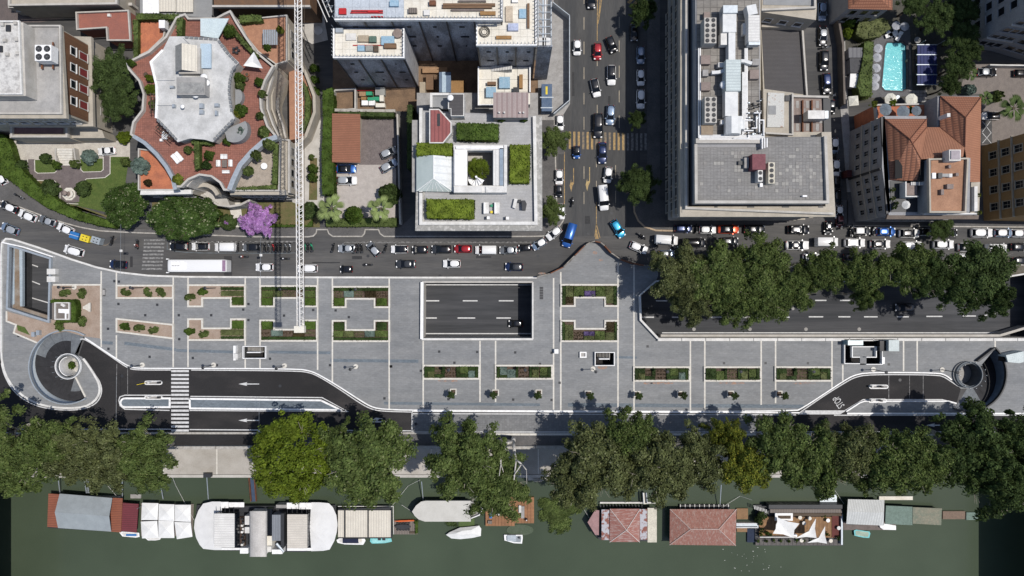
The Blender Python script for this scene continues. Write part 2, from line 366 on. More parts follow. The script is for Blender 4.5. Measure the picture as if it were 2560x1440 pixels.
def tree(name, px, py, rpx, h, kind, v, label, cat='tree', group=None, zc=None, ground=0, rot=None, sy=1.0, bk=None):
    "crown centre seen at pixel px,py; h = overall height above its ground"
    zc = (h*.66 if zc is None else zc); H = (h-zc)*2; x, y = P(px, py, zc+ground); R = rpx/PPM*(1-(zc+ground)/CAMH)
    t = thing(name, label, cat, (x, y, ground), group, rot if rot is not None else (v*1.3+px*.01))
    c = obj('crown', plane_mesh(kind, v), t, (0,0, zc)); c.scale = (R, R*sy, H)
    key = (round(R), round(H), round(zc), v)
    if key not in LIMB: LIMB[key] = limbs('trunk', bk or bark, R, H, zc, v*3+1, r=.05*R+.05)
    obj('trunk', LIMB[key], t); return t
BUSH = {}
def bush(px, py, rpx, h, mat, label, name='shrub', cat='shrub', group=None, ground=0, round_=True, sy=1.0, n=90, size=.2, rot=0, parent=None):
    key = (mat.name, round_, n)
    if key not in BUSH: BUSH[key] = crown('foliage', mat, 1,1, n, 34, size, 6, n+len(BUSH), round_=round_, crad=.22)
    x, y = P(px, py, ground+h*.5); R = rpx/PPM*(1-(ground+h*.5)/CAMH)
    o = obj(name, BUSH[key], None, (x, y, ground+h*.42),(0,0, rot or px*.1)); o.scale = (R, R*sy, h*1.1)
    return tag(o, label, cat, group)
def inpoly(pts, P_):
    x, y = P_[:, 0], P_[:, 1]; r = np.zeros(len(P_), bool); j = len(pts)-1
    for i in range(len(pts)):
        xi, yi = pts[i]; xj, yj = pts[j]
        c = ((yi > y) != (yj > y)) & (x < (xj-xi)*(y-yi)/((yj-yi) or 1e-9)+xi); r ^= c; j = i
    return r
def hedge(pts, z0, z1, mat, label=None, name='hedge', cat='hedge', parent=None, dens=22, size=.28, group=None, kind=None, lump=.25):
    "clipped foliage block over a pixel polygon (taken at z1)"
    W = PL(pts, z1); m = MB().prism(W, z0, z1-.12)
    xs = [p[0] for p in W]; ys = [p[1] for p in W]; area = (max(xs)-min(xs))*(max(ys)-min(ys)); n = int(area*dens)
    Q = np.stack([rng.uniform(min(xs), max(xs), n), rng.uniform(min(ys), max(ys), n)],1); Q = Q[inpoly(W, Q)]
    Z = z1-.05+lump*(np.sin(Q[:, 0]*2.1+1)*np.cos(Q[:, 1]*2.6)*.4+rng.normal(size=len(Q))*.35)
    C = np.column_stack([Q, Z]); Nn = np.column_stack([rng.normal(size=(len(Q),2))*.55, np.ones(len(Q))])
    L = [C]; NN = [Nn]
    for i in range(len(W)):
        a = np.array(W[i]); b = np.array(W[(i+1) % len(W)]); l = np.linalg.norm(b-a); k = int(l*(z1-z0)*dens*.7)
        if k < 1: continue
        t = rng.random((k, 1)); q = a+(b-a)*t+rng.normal(size=(k, 2))*.1; nn = np.array([b[1]-a[1], a[0]-b[0]])/max(l, .01)
        L.append(np.column_stack([q, rng.uniform(z0, z1, k)])); NN.append(np.column_stack([np.tile(nn, (k, 1))+rng.normal(size=(k, 2))*.4, np.full(k, .5)]))
    C = np.vstack(L); Nn = np.vstack(NN); c = worg(parent) if parent else ((min(xs)+max(xs))/2,(min(ys)+max(ys))/2, z0)
    c = np.array(c); core = ([tuple(np.array(p)-c) for p in m.v], m.f)
    o = obj(name, quads(name, C-c, Nn, size, mat, core), parent)
    if not parent: o.location = tuple(c); tag(o, label, cat, group, kind); WO[o.name] = tuple(c)
    else: tag(o, label, None, None, kind)
    return o
FROND = {}
def palm(px, py, rpx, h, label, mat=None, n=13, group=None, ground=0):
    mat = mat or L_palm
    if mat.name not in FROND:
        m = MB()       # one fan frond, unit length, pleated and split at the rim
        for k in range(-4,5):
            a = k*.17; d = .03*(k % 2)
            m.add([(.22,0,.06),(.38+.40*math.cos(a-.11),.36*math.sin(a-.11),.10-d),(.38+.66*math.cos(a*.85),.46*math.sin(a*.85),-.06),(.38+.40*math.cos(a+.11),.36*math.sin(a+.11),.07+d)],[(0,1,2,3)])
        m.bar((0,0,-.05),(.4,0,.06),.012,.008,4)
        FROND[mat.name] = rawmesh('frond', m.v, m.f, mat)
    x, y = P(px, py, ground+h); R = rpx/PPM*(1-h/CAMH); t = thing('palm_tree', label, 'palm tree', (x, y, ground), group)
    MB().cyl(x, y, .32, ground, ground+h, 10,.25).build('trunk', barkd, t)
    for k in range(n):
        lvl = k/n; f = obj('frond', FROND[mat.name], t, (0,0, h),(random.uniform(-.2,.2),.55-1.25*(1-lvl)**1.5*1.0 if lvl < .5 else .5-lvl*.2, k*2.399))
        s = R*(.62+.55*lvl)*random.uniform(.85,1.12); f.rotation_euler = (random.uniform(-.2,.2),-.62+.85*lvl**.6, k*2.399); f.scale = (s, s, s)
    return t
# ---------------------------------------------------------------- cars
def loft(stations, prof, mat, name='body'):
    "stations (x, hw, zbelt, ztop); cross-section rings"
    m = MB(); n = len(prof); v = []
    for x, hw, zb, zt in stations:
        for (u, w) in prof: v.append((x, u*hw, zb+(zt-zb)*w))
    f = []
    for i in range(len(stations)-1):
        for j in range(n-1): a = i*n+j; f.append((a, a+n, a+n+1, a+1))
    f += [tuple(range(n)), tuple(range(len(v)-1, len(v)-n-1,-1))]
    return rawmesh(name, v, f, mat, True)
PROF = [(-.92,0),(-1,.25),(-.99,.72),(-.93,.93),(-.6,.99),(0,1.03),(.6,.99),(.93,.93),(.99,.72),(1,.25),(.92,0)]
PAINT = {}
def paint(c, rough=.28, metal=.35):
    k = tuple(c)
    if k not in PAINT:
        PAINT[k] = mat('car_paint', c, None, rough=rough, metal=metal if sum(c) < 1.5 else 0, coat=1, spec=.5, fine=0); MATS.pop('car_paint')
    return PAINT[k]
CARS = {}
def cap(L, W, x0, x1, z, th, cr=.16, crownh=.05, mat_=None, name='roof'):
    "domed rounded roof panel"
    m = MB(); nx, ny = 7,7; v = []; f = []
    for i in range(nx+1):
        for j in range(ny+1):
            u = i/nx*2-1; w = j/ny*2-1; ex = 1-(abs(w)**5)*cr*.5; ey = 1-(abs(u)**5)*cr
            v.append(((x0+x1)/2+u*(x1-x0)/2*ex, w*W*ey, z+th+crownh*(1-.5*u*u-.5*w*w)-.06*(max(abs(u), abs(w)) > .99)))
    for i in range(nx):
        for j in range(ny): a = i*(ny+1)+j; f.append((a, a+ny+1, a+ny+2, a+1))
    return rawmesh(name, v, f, mat_, True)
def carkit(t):
    if t in CARS: return CARS[t]
    D = dict(hatch=(3.9,.86,1.48,.22,-1.50,1.02,-1.85), small=(3.2,.80,1.52,.28,-1.15,.95,-1.5), sedan=(4.5,.90,1.42,.20,-1.20,1.10,-1.85),
             suv=(4.5,.93,1.66,.30,-1.75,1.15,-2.1), mpv=(4.5,.90,1.78,.70,-1.95,1.5,-2.18))
    L, W, Ht, rx0, rx1, gx0, gx1 = D[t]; h = L/2; zb = .93 if t != 'suv' else 1.02
    st = [(h,W*.55,.30,.60),(h-.06,W*.80,.26,.72),(h-.30,W*.95,.24,.82),(gx0+.25,W,.24,zb-.03),(gx0,W,.24,zb),(0,W,.24,zb+.02),(gx1+.5,W,.24,zb+.03),
          (-h+.35,W*.98,.24,zb+.0),(-h+.08,W*.88,.28,zb-.06),(-h,W*.66,.32,zb-.2)]
    body = loft(st, PROF, None)
    m = MB(); a = [(gx0,W*.78),(gx0-.12,W*.9),(gx1+.15,W*.88),(gx1,W*.74)]; b = [(rx0,W*.62),(rx0-.1,W*.70),(rx1+.1,W*.70),(rx1,W*.62)]
    low = a+[(x,-y) for x,y in reversed(a)]; up = b+[(x,-y) for x,y in reversed(b)]
    v = [(x,y,zb-.02) for x,y in low]+[(x,y,Ht-.05) for x,y in up]; n = 8
    m.add(v, [(i,n+i,n+(i+1)%n,(i+1)%n) for i in range(n)]+[tuple(range(n,2*n))[::-1]])
    glass = rawmesh('window', m.v, [f[::-1] for f in m.f], glassd)
    roof = cap(L, W*.74, rx1-.05, rx0+.03, Ht-.05,.03)
    pil = MB()
    for s in (-1,1):
        pil.bar((gx0+.02,s*W*.86,zb),(rx0-.02,s*W*.69,Ht-.03),.045,.045); pil.bar((gx1,s*W*.82,zb),(rx1,s*W*.68,Ht-.03),.08,.07)
        pil.bar((-.35,s*W*.90,zb),(-.3,s*W*.71,Ht-.03),.04,.04)
    pm = rawmesh('pillar', pil.v, pil.f, None)
    w = MB(); r = .31; v = [(r*math.cos(k*.5236), y, r*math.sin(k*.5236)) for y in (-.1,.1) for k in range(12)]
    w.add(v, [(k,(k+1)%12,(k+1)%12+12,k+12) for k in range(12)]+[tuple(range(12)),tuple(range(23,11,-1))])
    wheel = rawmesh('wheel', w.v, w.f, black)
    hl = rawmesh('headlight', *[x for x in (lambda q: (q.v, q.f))(MB().box(-.14,-.16,.14,.16,-.05,.06))], white)
    tl = rawmesh('tail_light', *(lambda q: (q.v, q.f))(MB().box(-.07,-.14,.07,.14,-.1,.06)), redm)
    mi = rawmesh('wing_mirror', *(lambda q: (q.v, q.f))(MB().box(-.07,-.12,.09,.1,-.07,.07)), None)
    CARS[t] = dict(L=L, parts=[('body',body,'b',(0,0,0)),('window',glass,None,(0,0,0)),('roof',roof,'r',(0,0,0)),('pillar',pm,'r',(0,0,0))]
        +[('wheel',wheel,None,(sx*L*.31,sy*(W-.1),.31)) for sx in (1,-1) for sy in (1,-1)]
        +[('headlight',hl,None,(h-.22,sy*W*.68,.74)) for sy in (1,-1)]+[('tail_light',tl,None,(-h+.1,sy*W*.66,.80)) for sy in (1,-1)]
        +[('wing_mirror',mi,'b',(gx0-.25,sy*(W+.07),zb+.05)) for sy in (1,-1)])
    return CARS[t]
def vankit(t):
    if t in CARS: return CARS[t]
    L, W, Ht = {'van':(5.4,.98,2.35),'lorry':(5.6,1.0,2.6),'pickup':(4.9,.9,1.75)}[t]; h = L/2; st = []
    x0 = h-1.05; wt = W*.94
    body = MB(); prof = [(-h,W*.97),(-h+.1,W),(x0-.5,W),(x0-.5,-W),(-h+.1,-W),(-h,-W*.97)]
    lowb = loft([(h,W*.62,.35,.75),(h-.1,W*.86,.3,.92),(h-.45,W*.97,.3,1.1),(x0,W,.3,1.22),(-h+.05,W,.3,1.25),(-h,W*.97,.35,1.2)], PROF, None)
    up = loft([(x0-.82,wt,1.15,Ht),(x0-.92,wt,1.15,Ht+.02),(-h+.12,wt,1.15,Ht+.02),(-h+.03,wt*.97,1.15,Ht-.03)],[(-1,0),(-.99,.9),(-.93,.98),(0,1.02),(.93,.98),(.99,.9),(1,0)], None, 'cargo_body')
    m = MB(); v = [(x0+.05,-W*.9,1.2),(x0+.05,W*.9,1.2),(x0-.8,wt*.9,Ht-.06),(x0-.8,-wt*.9,Ht-.06),(x0-.9,-wt*.96,1.2),(x0-.9,wt*.96,1.2)]
    m.add(v, [(0,1,2,3),(1,5,2),(4,0,3)]); gl = rawmesh('windscreen', m.v, m.f, glassd)
    w = carkit('hatch')['parts']; wheel = [p for p in w if p[0] == 'wheel'][0][1]; hl = [p for p in w if p[0] == 'headlight'][0][1]; mi = [p for p in w if p[0] == 'wing_mirror'][0][1]
    CARS[t] = dict(L=L, parts=[('body',lowb,'b',(0,0,0)),('cargo_body',up,'r',(0,0,0)),('windscreen',gl,None,(0,0,0))]
        +[('wheel',wheel,None,(sx*L*.31,sy*(W-.1),.31)) for sx in (1,-1) for sy in (1,-1)]+[('headlight',hl,None,(h-.25,sy*W*.7,.9)) for sy in (1,-1)]
        +[('wing_mirror',mi,'b',(x0-.15,sy*(W+.13),1.3)) for sy in (1,-1)])
    return CARS[t]
COLS = dict(w=(.74,.74,.74), k=(.010,.010,.012), s=(.42,.44,.46), g=(.16,.17,.18), d=(.045,.047,.05), r=(.36,.015,.02), b=(.02,.10,.36), n=(.012,.025,.085),
            c=(.02,.30,.52), l=(.20,.27,.38), o=(.62,.07,.015), t=(.04,.13,.36), e=(.30,.27,.24), m=(.10,.015,.02))
def car(px, py, lpx, ang, typ, col, label, name=None, z=0, group=None, wscale=1.0):
    kit = vankit(typ) if typ in ('van','lorry') else carkit(typ)
    body = paint(COLS[col[0]]); roof = paint(COLS[col[1] if len(col) > 1 else col[0]])
    x, y = P(px, py, z+.9); s = lpx/PPM/kit['L']*(1-z/CAMH); s = max(.8, min(1.25, s))
    nm = name or {'van':'van','lorry':'van','mpv':'parked_van' if 0 else 'car'}.get(typ, 'car')
    t = thing(nm, label, 'van' if typ in ('van','lorry') else 'car', (x, y, z), group, math.radians(ang)); t.scale = (s, (1+s)/2*wscale, (1+s)/2)
    for pn, me, role, loc in kit['parts']:
        if role and not me.materials: me.materials.append(None)
        o = obj(pn, me, t, loc)
        if role: o.material_slots[0].link = 'OBJECT'; o.material_slots[0].material = body if role == 'b' else roof
    return t
# person (one continuous skinned body), seated or standing
def person_mesh(name, seated, cloth):
    if seated: J = [((0,0,.80),(.17,.14)),((.04,0,1.1),(.17,.13)),((.10,0,1.33),(.19,.12)),((.14,0,1.47),(.06,.06)),((.17,0,1.62),(.105,.12)),
        ((.12,.2,1.36),(.07,.07)),((.30,.28,1.15),(.05,.05)),((.52,.27,1.08),(.04,.04)),((.12,-.2,1.36),(.07,.07)),((.30,-.28,1.15),(.05,.05)),((.52,-.27,1.08),(.04,.04)),
        ((.10,.14,.78),(.10,.10)),((.45,.2,.72),(.075,.075)),((.35,.2,.32),(.055,.055)),((.50,.2,.27),(.05,.04)),((.10,-.14,.78),(.10,.10)),((.45,-.2,.72),(.075,.075)),((.35,-.2,.32),(.055,.055)),((.50,-.2,.27),(.05,.04))]
    else: J = [((0,0,.95),(.16,.12)),((0,0,1.2),(.16,.12)),((0,0,1.42),(.19,.11)),((0,0,1.52),(.06,.06)),((.02,0,1.66),(.10,.115)),
        ((0,.2,1.42),(.06,.06)),((.02,.27,1.15),(.045,.045)),((.08,.28,.88),(.035,.035)),((0,-.2,1.42),(.06,.06)),((.02,-.27,1.15),(.045,.045)),((.08,-.28,.88),(.035,.035)),
        ((0,.1,.88),(.09,.09)),((.02,.12,.5),(.065,.065)),((0,.12,.08),(.05,.05)),((.15,.12,.04),(.045,.035)),((0,-.1,.88),(.09,.09)),((.02,-.12,.5),(.065,.065)),((0,-.12,.08),(.05,.05)),((.15,-.12,.04),(.045,.035))]
    E = [(0,1),(1,2),(2,3),(3,4),(2,5),(5,6),(6,7),(2,8),(8,9),(9,10),(0,11),(11,12),(12,13),(13,14),(0,15),(15,16),(16,17),(17,18)]
    me = bpy.data.meshes.new(name); me.from_pydata([j[0] for j in J], E, []); me.materials.append(cloth)
    o = bpy.data.objects.new(name, me); COL.objects.link(o); md = o.modifiers.new('skin', 'SKIN')
    for i, (q, r) in enumerate(J): me.skin_vertices[0].data[i].radius = r
    me.skin_vertices[0].data[0].use_root = True
    o.modifiers.new('sub', 'SUBSURF').levels = 1
    dg = bpy.context.evaluated_depsgraph_get(); ev = bpy.data.meshes.new_from_object(o.evaluated_get(dg)); ev.name = name
    bpy.data.objects.remove(o, do_unlink=True)
    if not ev.materials: ev.materials.append(cloth)
    return ev
cloth_dark = mat('dark_clothes', (.03,.03,.04), None, fine=0); cloth_red = mat('maroon_clothes', (.20,.07,.06), None, fine=0)
skin = mat('skin', (.45,.26,.18), None, fine=0, rough=.6); helmetw = mat('white_helmet', (.75,.75,.75), None, rough=.3, fine=0)
PM = {'rider': person_mesh('body', True, cloth_dark), 'rider2': person_mesh('body', True, cloth_red), 'stand': person_mesh('body', False, cloth_dark), 'swim': person_mesh('body', False, skin)}
def sph(r, n=8, m=6, c=(0,0,0), sz=1):
    v = []; f = []
    for i in range(m+1):
        for j in range(n): a = math.pi*i/m; b = 2*math.pi*j/n; v.append((c[0]+r*math.sin(a)*math.cos(b), c[1]+r*math.sin(a)*math.sin(b), c[2]+r*sz*math.cos(a)))
    for i in range(m):
        for j in range(n): a = i*n+j; b = i*n+(j+1) % n; f.append((a, a+n, b+n, b))
    return v, f
hv, hf = sph(.15); HELM = rawmesh('helmet', hv, hf, helmetw, True); HELMK = rawmesh('helmet', hv, hf, paint(COLS['k']), True)
def person(x, y, z, ang, kind, label, helm=None):
    t = thing('person', label, 'person', (x, y, z), None, ang); obj('body', PM[kind], t)
    hx = (.17,0,1.66) if 'rider' in kind else (.02,0,1.70)
    if helm: obj('helmet', HELM if helm == 'w' else HELMK, t, hx)
    else: h = obj('hair', HELMK, t, (hx[0]-.02,0, hx[2]+.02)); h.scale = (.75,.75,.7)
    return t
SC = {}
def scooter(px, py, ang, col, label, group=None, rider=None, rlabel=None, z=0):
    if not SC:
        SC['wheel'] = CARS['hatch']['parts'][4][1]
        SC['body'] = loft([(.62,.06,.45,.85),(.5,.2,.35,.98),(.3,.17,.3,.7),(.05,.16,.28,.45),(-.1,.18,.3,.66),(-.5,.20,.35,.80),(-.85,.12,.5,.78)], PROF, None)
        q = loft([(.05,.13,.68,.80),(-.15,.17,.70,.86),(-.55,.17,.74,.9),(-.75,.1,.76,.88)], PROF, black, 'seat'); SC['seat'] = q
        m = MB(); m.bar((.42,-.36,1.05),(.42,.36,1.05),.03); m.bar((.42,0,.8),(.42,0,1.05),.03); SC['bar'] = rawmesh('handlebar', m.v, m.f, steeld)
        m = MB().box(.55,-.17,.6,.17,.95,1.3); SC['screen'] = rawmesh('windshield', m.v, m.f, glassd); SC['body'].materials.append(None)
        m = MB().box(-.2,-.2,.2,.2,-.12,.16); SC['box'] = rawmesh('top_box', m.v, m.f, steeld)
    x, y = P(px, py, z); t = thing('motor_scooter', label, 'scooter', (x, y, z), group, math.radians(ang))
    o = obj('body', SC['body'], t); o.material_slots[0].link = 'OBJECT'; o.material_slots[0].material = paint(COLS[col]) if col in COLS else col
    obj('seat', SC['seat'], t); obj('handlebar', SC['bar'], t); obj('windshield', SC['screen'], t); obj('top_box', SC['box'], t, (-.95,0,.95))
    for sx in (.62,-.68): w = obj('wheel', SC['wheel'], t, (sx, 0,.26)); w.scale = (.85,.6,.85)
    if rider: person(x-.15*math.cos(math.radians(ang)), y-.15*math.sin(math.radians(ang)), z, math.radians(ang), rider, rlabel, 'w')
    return t
# ---------------------------------------------------------------- facade windows
WIN = {}
def winkit(key, w, h, fm, gm, arch=False, depth=.10):
    if key in WIN: return WIN[key]
    m = MB(); t = .16
    m.box(-w/2-t, 0,-w/2, depth, 0, h); m.box(w/2,0, w/2+t, depth, 0, h); m.box(-w/2-t, 0, w/2+t, depth, h, h+t); m.box(-w/2-t*1.6,0, w/2+t*1.6, depth*2.4,-t, -.002)
    f = rawmesh('window', m.v, m.f, fm); g = MB().box(-w/2,.0, w/2,.04,0, h); g2 = rawmesh('pane', g.v, g.f, gm)
    mu = MB().box(-.03,.04,.03,.06,0, h).box(-w/2,.04,-.03,.055, h*.6, h*.6+.05).box(.03,.04, w/2,.055, h*.6, h*.6+.05); g3 = rawmesh('mullion', mu.v, mu.f, fm)
    WIN[key] = (f, g2, g3); return WIN[key]
def windows(parent, a, b, zs, n, key, cen, margin=.08, mull=False):
    "n windows per floor on the world edge a-b, facing away from cen"
    f, g, g3 = WIN[key]; a = Vector(a); b = Vector(b); d = b-a; nrm = Vector((-d.y, d.x)).normalized(); mid = (a+b)/2
    if (mid-Vector(cen)).dot(nrm) < 0: nrm = -nrm
    ang = math.atan2(nrm.y, nrm.x)-math.pi/2; c = worg(parent)
    for z in zs:
        for k in range(n):
            t = margin+(1-2*margin)*((k+.5)/n); p = a+d*t+nrm*.003
            w = obj('window', f, parent, (p.x-c[0], p.y-c[1], z-c[2]),(0,0, ang)); obj('pane', g, w)
            if mull: obj('mullion', g3, w)
winkit('std', 1.2,2.1, mat('grey_window_trim', (.34,.33,.32), None), glassd); winkit('redarch', 1.3,2.4, conclight, mat('red_shutter', (.20,.03,.03), None, fine=.05))
winkit('small', .85,1.5, MATS['grey_window_trim'], glassd); winkit('sq', 1.3,1.5, whited, glassd); winkit('dark', 1.4,1.7, greyw, glassd); winkit('blind', 1.5,2.2, stonew, glassd); winkit('och', 1.3,2.0, mat('pale_trim', (.42,.36,.27), None), glassd)
# ---------------------------------------------------------------- small kits
def dome(parent, x, y, z, r, mt, name='satellite_dish'):
    v, f = sph(r, 12,4,(x, y, z),.35); return MB().add(v, f).build(name, mt, parent, smooth=True)
FAN = None
def fan(parent, px, py, z, r, mt=None):
    global FAN
    if FAN is None:
        m = MB().cyl(0,0,1,0,.05,16); q = rawmesh('fan', m.v, m.f, steeld); m = MB()
        for k in range(6): a = k*math.pi/3; m.bar((0,0,.09),(.85*math.cos(a),.85*math.sin(a),.09),.05,.12)
        m.cyl(0,0,.22,.06,.14,10); b = rawmesh('fan_blade', m.v, m.f, mat('fan_grey', (.11,.11,.115), None)); m = MB()
        FAN = (q, b)
    x, y = P(px, py, z); c = worg(parent); o = obj('fan', FAN[0], parent, (x-c[0], y-c[1], z-c[2]+.003)); o.scale = (r, r, 1); b = obj('fan_blade', FAN[1], o)
    return o
PAR = {}
def parasol(px, py, rpx, z, mt, label, group, sq=False, n=8, ground=0):
    k = (mt.name, n)
    if k not in PAR:
        m = MB(); v = [(0,0,.55)]+[(math.cos(2*math.pi*i/n), math.sin(2*math.pi*i/n),0) for i in range(n)]; 
        m.add(v, [(0, i+1,(i+1) % n+1) for i in range(n)]); PAR[k] = rawmesh('canopy', m.v, m.f, mt); q = MB()
        for i in range(n): q.bar((0,0,.56),(v[i+1][0],v[i+1][1],.02),.018,.012)
        PAR[(k, 1)] = rawmesh('rib', q.v, q.f, mt); q = MB().cyl(0,0,.03,0,1,6); PAR['pole'] = rawmesh('pole', q.v, q.f, steel)
    zt = ground+z; x, y = P(px, py, zt); R = rpx/PPM*(1-zt/CAMH); t = thing('parasol', label, 'parasol', (x, y, ground), group, px*.3)
    for nm, me in (('canopy', PAR[k]),('rib', PAR[(k, 1)])): o = obj(nm, me, t, (0,0, z)); o.scale = (R, R, 1)
    o = obj('pole', PAR['pole'], t); o.scale = (1,1, z+.5); return t
# ================================================================ SETTING
ZL = -5.5; ZQ = -9.0; ZW = -11.0     # underpass road, river quay, river
S = 'structure'
w_ = MB(); w_.add([(-600,-600,ZW),(600,-600,ZW),(600,120,ZW),(-600,120,ZW)],[(0,1,2,3)]); w_.build('river', water, kind=S)
HL = [(21,613),(125,646),(121,804),(17,771)]
HM = [(1055,705),(1332,705),(1332,848),(1054,848)]
HR = [(1600,738),(1640,703),(1700,700),(2300,706),(2420,704),(2530,690),(2700,660),(2700,846),(1645,846),(1602,800)]
SPL = arc(164,918,91,60,302,30)+[(188,942)]+arc(169,916,33,-54,-316,22)[1:]
CORL = arc(169,916,27,0,342,19)
SPR = arc(2424,935,92,-113,45,24)+arc(2424,937,34,38,-100,16)
CORR = arc(2424,937,27,0,342,19)
ST1 = rect(607,866,663,896); ST2 = rect(1488,881,1536,914); ST3 = rect(2112,849,2206,909)
POOL = [(2218,104),(2256,104),(2268,112),(2269,220),(2258,229),(2212,227),(2203,217),(2212,115)]
HOLES = [HL, HM, HR, SPL, CORL, SPR, CORR, ST1, ST2, ST3]
G = [(-4200,1121),(4800,1121),(4800,-5200),(-4200,-5200)]
MB().pprism(G, -.6,0, HOLES+[POOL], sides=False).build('ground', asphalt, kind=S)
# underpass road below the square and in the open trench
lo = MB(); lo.pprism([(-60,560),(2800,560),(2800,900),(-60,900)], ZL-.3, ZL, sides=False); lo.build('underpass_road', asphlow, kind=S)
z0 = MB(); z0.pprism([(0,840),(560,840),(560,1060),(0,1060)],-7,-6.5, sides=False); z0.pprism([(2300,840),(2620,840),(2620,1080),(2300,1080)],-7,-6.5, sides=False); z0.build('garage_floor', asphdark, kind=S)
def dash(pts, w, z, mt, parent=None, name='road_marking'):
    o = MB().pstrip(pts, w, z-.002, z+.006).build(name, mt, parent)
    if not parent: tag(o, None, None, None, S)
    return o
marks = thing('underpass_markings', None, None, (0,0,ZL), kind=S)
for x0, x1, y in [(1055,1098,752),(1157,1194,752),(1247,1284,752),(1055,1092,795),(1144,1188,795),(1241,1277,795),
    (1600,1635,793),(1680,1698,793),(1773,1810,793),(1848,1889,793),(1933,1974,793),(2022,2058,792),(2096,2126,792),(2160,2194,792),(2242,2272,792),(2316,2356,791),(2407,2440,790),
    (1640,1668,752),(1940,1968,751),(2038,2066,751),(2100,2128,751)]: dash([(x0,y),(x1,y)],3, ZL, linew, marks)
for pts in ([(1050,834),(1335,834)],[(1050,712),(1335,712)],[(1655,832),(2480,832),(2530,822),(2570,812)],[(75,660),(95,667)],[(72,700),(100,711)],[(70,742),(121,757)],[(2460,789),(2500,782)]): dash(pts, 2.6, ZL, linew, marks)
def wall(name, pts, w, z0, z1, mt, label, closed=False, **k):
    return MB().pstrip(pts, w, z0, z1, closed).build(name, mt, None, label, 'wall', **k)
# trench and well walls
wall('retaining_wall', HM, 5, ZL, .02, conclight, 'pale retaining wall lining the rectangular opening in the square', True)
t = thing('parapet', 'white metal parapet round the rectangular road opening in the square', 'parapet', P(1195,775)+(0,))
for (a, b), w, m_ in zip(zip(HM, HM[1:]+HM[:1]),(4,3.5,5,7),(conclight,whited,whited,white)): MB().pstrip([a, b], w, .02,1.0+w*.004).build('parapet_panel', m_, t)
for yy, lab in ((719, 'upper'),(840, 'lower')):
    t = thing('guard_rail', 'dark steel guard rail along the %s edge of the underpass road in the rectangular opening' % lab, 'guard rail', P(1195,yy,ZL)+(ZL,))
    MB().pstrip([(1057,yy),(1330,yy)],2, ZL+.6, ZL+.8).build('rail', steeld, t)
    for k in range(10): MB().pbox(1065+k*28, yy-1,1068+k*28, yy+1, ZL, ZL+.6).build('post', steel, t)
wall('retaining_wall', HR[:9]+HR[9:],4, ZL, .02, conclight, 'long pale retaining wall lining the open trench road beside the plane trees', True)
t = thing('parapet', 'long white parapet along the lower edge of the trench road', 'parapet', P(2050,850)+(0,))
for k in range(18):
    x0 = 1645+k*60; MB().pstrip([(x0,849),(x0+58.5,849)],7,.02,.95).build('parapet_panel', whited, t)
MB().pstrip([(1600,738),(1602,800),(1645,846)],5,.02,.95).build('parapet_panel', whited, t)
MB().pstrip([(1600,738),(1640,703)],3,.02,.95).build('parapet_panel', whited, t)
MB().pstrip([(1652,839),(2500,839)],6, ZL, -2.6).build('ledge', conclight, t);MB().pstrip([(2500,839),(2570,818)],6, ZL, -2.6).build('ledge', conclight, t)
t = thing('parapet', 'pale kerb parapet above the trench, under the row of plane trees', 'parapet', P(2050,700)+(0,))
MB().pstrip([(1640,703),(1700,700),(2300,706),(2420,704),(2530,690),(2620,675)],4,.02,.6).build('coping', whited, t)
# left ramp opening
t = thing('ramp_opening', 'stepped light-blue walls and brown ledges of the underpass opening at far left', 'ramp wall', P(70,710)+(0,))
MB().pstrip(HL, 4,-1.5,.03, True).build('wall', steel, t)
MB().pstrip(HL, 5,.03,.75, True).build('coping', steel, t);MB().pstrip([(5,606),(60,618),(132,642)],3,.02,.9).build('coping', white, t)
MB().pprism([(14,606),(54,618),(54,768),(124,790),(124,812),(8,786)],-2.2,-1.5).build('ledge', rust and mat('brown_ledge', (.26,.23,.20),(.19,.14,.10), scale=.4), t)
MB().pprism([(48,622),(56,624),(56,766),(50,766)],-2.2,-1.46).build('ledge_edge', glassb and mat('blue_concrete', (.36,.42,.47),(.30,.36,.41)), t)
MB().pprism([(20,616),(36,620),(36,760),(20,768)],-2.2,-1.44).build('ledge_step', MATS['blue_concrete'], t)
MB().pprism([(0,606),(54,620),(54,770),(124,792),(124,830),(0,800)], ZL, -2.2).build('foundation', asphlow, t)
for k in range(2): pb('control_box', 117,672+k*19,138,686+k*19,.1,1.2, whited, t)
# river wall and quay
pw = thing('river_wall', 'long stone river embankment wall with a pale coping above the quay', 'wall', P(1280,1120)+(ZQ,))
MB().pstrip([(-400,1119),(3000,1119)],8, ZQ, 0).build('wall', stonew, pw)
for k in range(28): MB().pbox(-60+k*100,1116,38.5+k*100,1123,0,.95).build('coping_stone', kerbm, pw)
q = thing('quay', None, None, P(1280,1160,ZQ)+(ZQ,), kind=S)
for k in range(22):
    MB().pbox(-260+k*134,1080,-129+k*134,1186, ZW-.5, ZQ).build('paving_bay', quaym, q)
    MB().pbox(-129.4+k*134,1080,-126.4+k*134,1186, ZW-.5, ZQ+.03).build('stone_strip', travert, q)
MB().pbox(-260,1187,2700,1194, ZW-1, ZQ+.06).build('quay_edge', conclight, q)
MB().pbox(1320,1194,1400,1201, ZW-1, ZQ-.6).build('landing', conclight, q)
for k in range(8): MB().pbox(1334+k*2.6,1196,1335.6+k*2.6,1205, ZQ-.7, ZQ-.4).build('step', kerbm, q)
